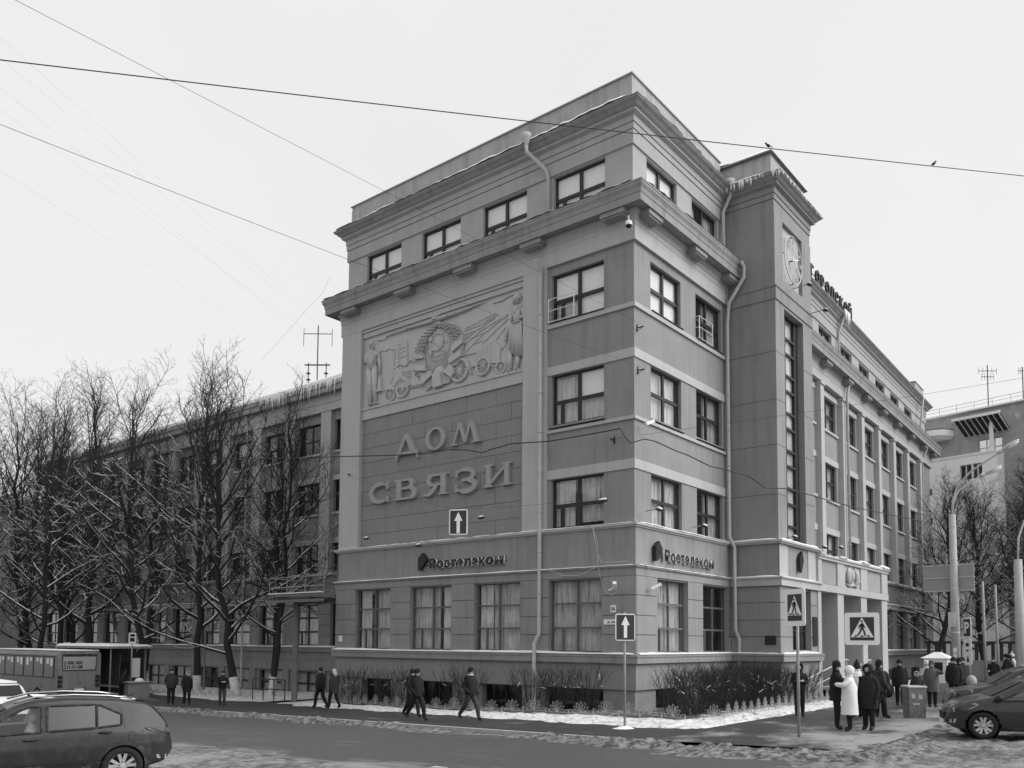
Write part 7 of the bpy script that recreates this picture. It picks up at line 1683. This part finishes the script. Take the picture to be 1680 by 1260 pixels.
P_('lone man in dark jacket and jeans walking right past the shrubs', -6.5, 2.62, R(-98), 1.76, stride=.8, coat_len=.58, hat='hat', leg='jeans', scarf='cloth_pale', arms='pocket')
P_('person in black reading a phone behind the sideways crossing sign', -.59, -6.55, at_cam(-.6, -6.5, .15), 1.70, arms='phone', hood=True, coat_len=.55, lean=.08)
P_('tall man in black cap hugging the woman in the white coat', -4.95, -9.15, R(-72), 1.80, arms='hug', hat='hat', coat_len=.7)
P_('woman in long white quilted coat embracing the man in black', -5.35, -9.62, R(108), 1.66, coat='cloth_white', hood='fur', coat_len=.98, arms='hug', bulk=1.2)
P_('woman in pale jacket and pointed dark hat behind the white coat', -.41, -8.34, R(40), 1.72, coat='cloth_white', hat='peak', hatm='cloth_black', coat_len=.66, arms='pocket', bulk=1.1)
P_('woman in long black hooded coat standing right of the white coat', -4.84, -9.95, at_cam(-4.8, -9.9, -.5), 1.70, hood=True, coat_len=.85, arms='down', bulk=1.15)
P_('man in dark jacket walking away behind the hooded woman', -.67, -9.06, R(-50), 1.78, stride=.55, coat='cloth_dark', coat_len=.62, hat='hat', bulk=1.15)
P_('person with visible face between the hooded woman and the man in the dark jacket', .2, -8.85, at_cam(0, -8.8), 1.74, coat='cloth_dark', hat='hair')
bagman = P_('man in black coat carrying a dark bag on the forecourt', 6.46, -7.85, at_cam(6.5, -7.9), 1.72, coat_len=.72, hat='hat', arms='down', bulk=1.2)
bgq = thing('shoulder_bag', (6.1, -7.5, gz(-7.5)+.42), 'dark drop shaped bag held by the man in the black coat', 'bag'); q = MB(); q.ell((0, 0, .2), (.13, .24, .3), 0, 12, 8); q.build('sack', 'cloth_black', bgq, True); q = MB(); q.tube([(0, -.05, .45), (.05, 0, .62), (0, .05, .45)], .015, 5); q.build('strap', 'cloth_black', bgq)
P_('woman in dark quilted coat standing right of the bin', 5.7, -9.15, at_cam(5.7, -9.2, .1), 1.68, coat='cloth_mid', hat='hat', hatm='cloth_mid', coat_len=.85, arms='raise', bulk=1.15)
P_('woman in pale top and knit hat left of the dark quilted coat', 7.6, -8.55, at_cam(7.6, -8.5, -.3), 1.66, coat='cloth_pale', hat='hat', hatm='cloth_pale', coat_len=.5, arms='phone')
P_('child in light hat before the group near the bin', 5.2, -8.75, at_cam(5.2, -8.7), 1.3, coat='cloth_dark', hood='fur', coat_len=.6)
rp_ = random.Random(12)
crowd = [(8.6, -9.3, 'man in black behind the dark quilted coat', 'cloth_black', 'hat'), (9.8, -9.25, 'man in black cap left of the concrete lamp post', 'cloth_black', 'hat'), (11.2, -9.1, 'person in dark coat close to the lamp post', 'cloth_dark', 'hat'), (16.5, -9.4, 'person in black right of the lamp post', 'cloth_black', 'hair'), (17.6, -9.9, 'person in dark jacket under the parking sign', 'cloth_dark', 'hat'), (18.8, -9.6, 'person in black left of the thin pole', 'cloth_black', 'hat'), (20.4, -9.6, 'woman in white pompom hat and pale jacket', 'cloth_pale', 'pompom'), (22, -10.2, 'man in black between the thin poles', 'cloth_black', 'hat'), (23.5, -10.4, 'person in white cap at the back of the crowd', 'cloth_black', 'hat'), (25, -11.0, 'woman with pale hair in light jacket at the right edge', 'cloth_pale', 'long'), (21, -10.9, 'person in dark coat behind the parked cars', 'cloth_dark', 'hat'), (26.5, -10.2, 'tall man in dark coat at the back of the crowd', 'cloth_black', 'hair')]
for i, (x, y, lab, co_, ht) in enumerate(crowd):
    P_(lab, x, y, at_cam(x, y, rp_.uniform(-1.5, 1.5)), rp_.uniform(1.62, 1.84), coat=co_, hat=ht, hatm='cloth_pale' if 'white' in lab else 'cloth_black', hair='hair_pale' if 'pale hair' in lab else 'hair_dark', coat_len=rp_.uniform(.52, .8), arms=rp_.choice(['down', 'pocket', 'hold']), group='crowd near the lamp post', bulk=rp_.uniform(1, 1.2))
bl_ = thing('balloon', (10.6, -9.55, gz(-9.5)+.8), 'pale round balloon held low beside the lamp post', 'balloon'); q = MB(); q.ell((0, 0, 0), (.2, .2, .26), 0, 16, 10); q.build('skin', 'concrete', bl_, True); q = MB(); q.tube([(0, 0, -.36), (.02, 0, -.7)], .006, 4); q.build('string', 'white_paint', bl_)
P_('person in black leaning over the street counter at the bus stop', -1.9, 36.3, R(10), 1.76, arms='phone', hat='hat', coat_len=.65, lean=.22, bulk=1.15)
# driver inside the suv
fx_, fy_ = math.cos(R(164)), math.sin(R(164)); lx_, ly_ = -fy_, fx_
P_('pale driver seen through the front window of the suv', -21.41+fx_*.12+lx_*.38, .10+fy_*.12+ly_*.38, R(164), 1.62, coat='cloth_pale', hat='hair', hair='hair_pale', coat_len=.4, arms='phone', sit=True, loft=-.40)
# ================================================================== houses and trees across the street (out of view: reflected in windows, houses also added to shade the left facade)
for i, (y0, y1, h) in enumerate(((-2, 34, 17), (38, 80, 20))):
    hb = thing('opposite_house', (0, 0, 0), ['grey house across the street, seen only in window reflections nearest the corner', 'taller grey house across the street, seen only in reflections further along'][i], 'building')
    OF = Fr(-47, y0, 0, 1, 1, 0); wl = [(u, u+1.5, z, z+2.1) for u in [2+3.4*k for k in range(int((y1-y0-3)/3.4))] for z in [1+3.8*j for j in range(int(h/3.9))]]
    mb = MB(); mb.wall(OF, 0, y1-y0, -2, h, wl, 0, .25); mb.wall(Fr(-47, y0, -1, 0, 0, -1), 0, 12, -2, h); mb.quad(OF(0, h, .3), OF(y1-y0, h, .3), OF(y1-y0, h+3, -6), OF(0, h+3, -6)); mb.build('wall', 'stucco_dark', hb)
    for a in wl: wo = link('window', pane_dk, hb, fmat(OF, a[0], a[2], -.15, a[1]-a[0], a[3]-a[2]))
for v, x, y, s_, rz, lab in ((0, -38, 2, .8, 30, 'bare tree across the street, seen only as a reflection nearest the corner'), (1, -38.5, 10, .85, 80, 'bare tree across the street, second reflected tree'), (2, -38, 18, .8, 150, 'bare tree across the street, third reflected tree'), (3, -38.5, 27, .85, 210, 'bare tree across the street, fourth reflected tree')):
    tree(TV[v], (x, y, gz(y)), R(rz), s_, lab, 'trees across the street')
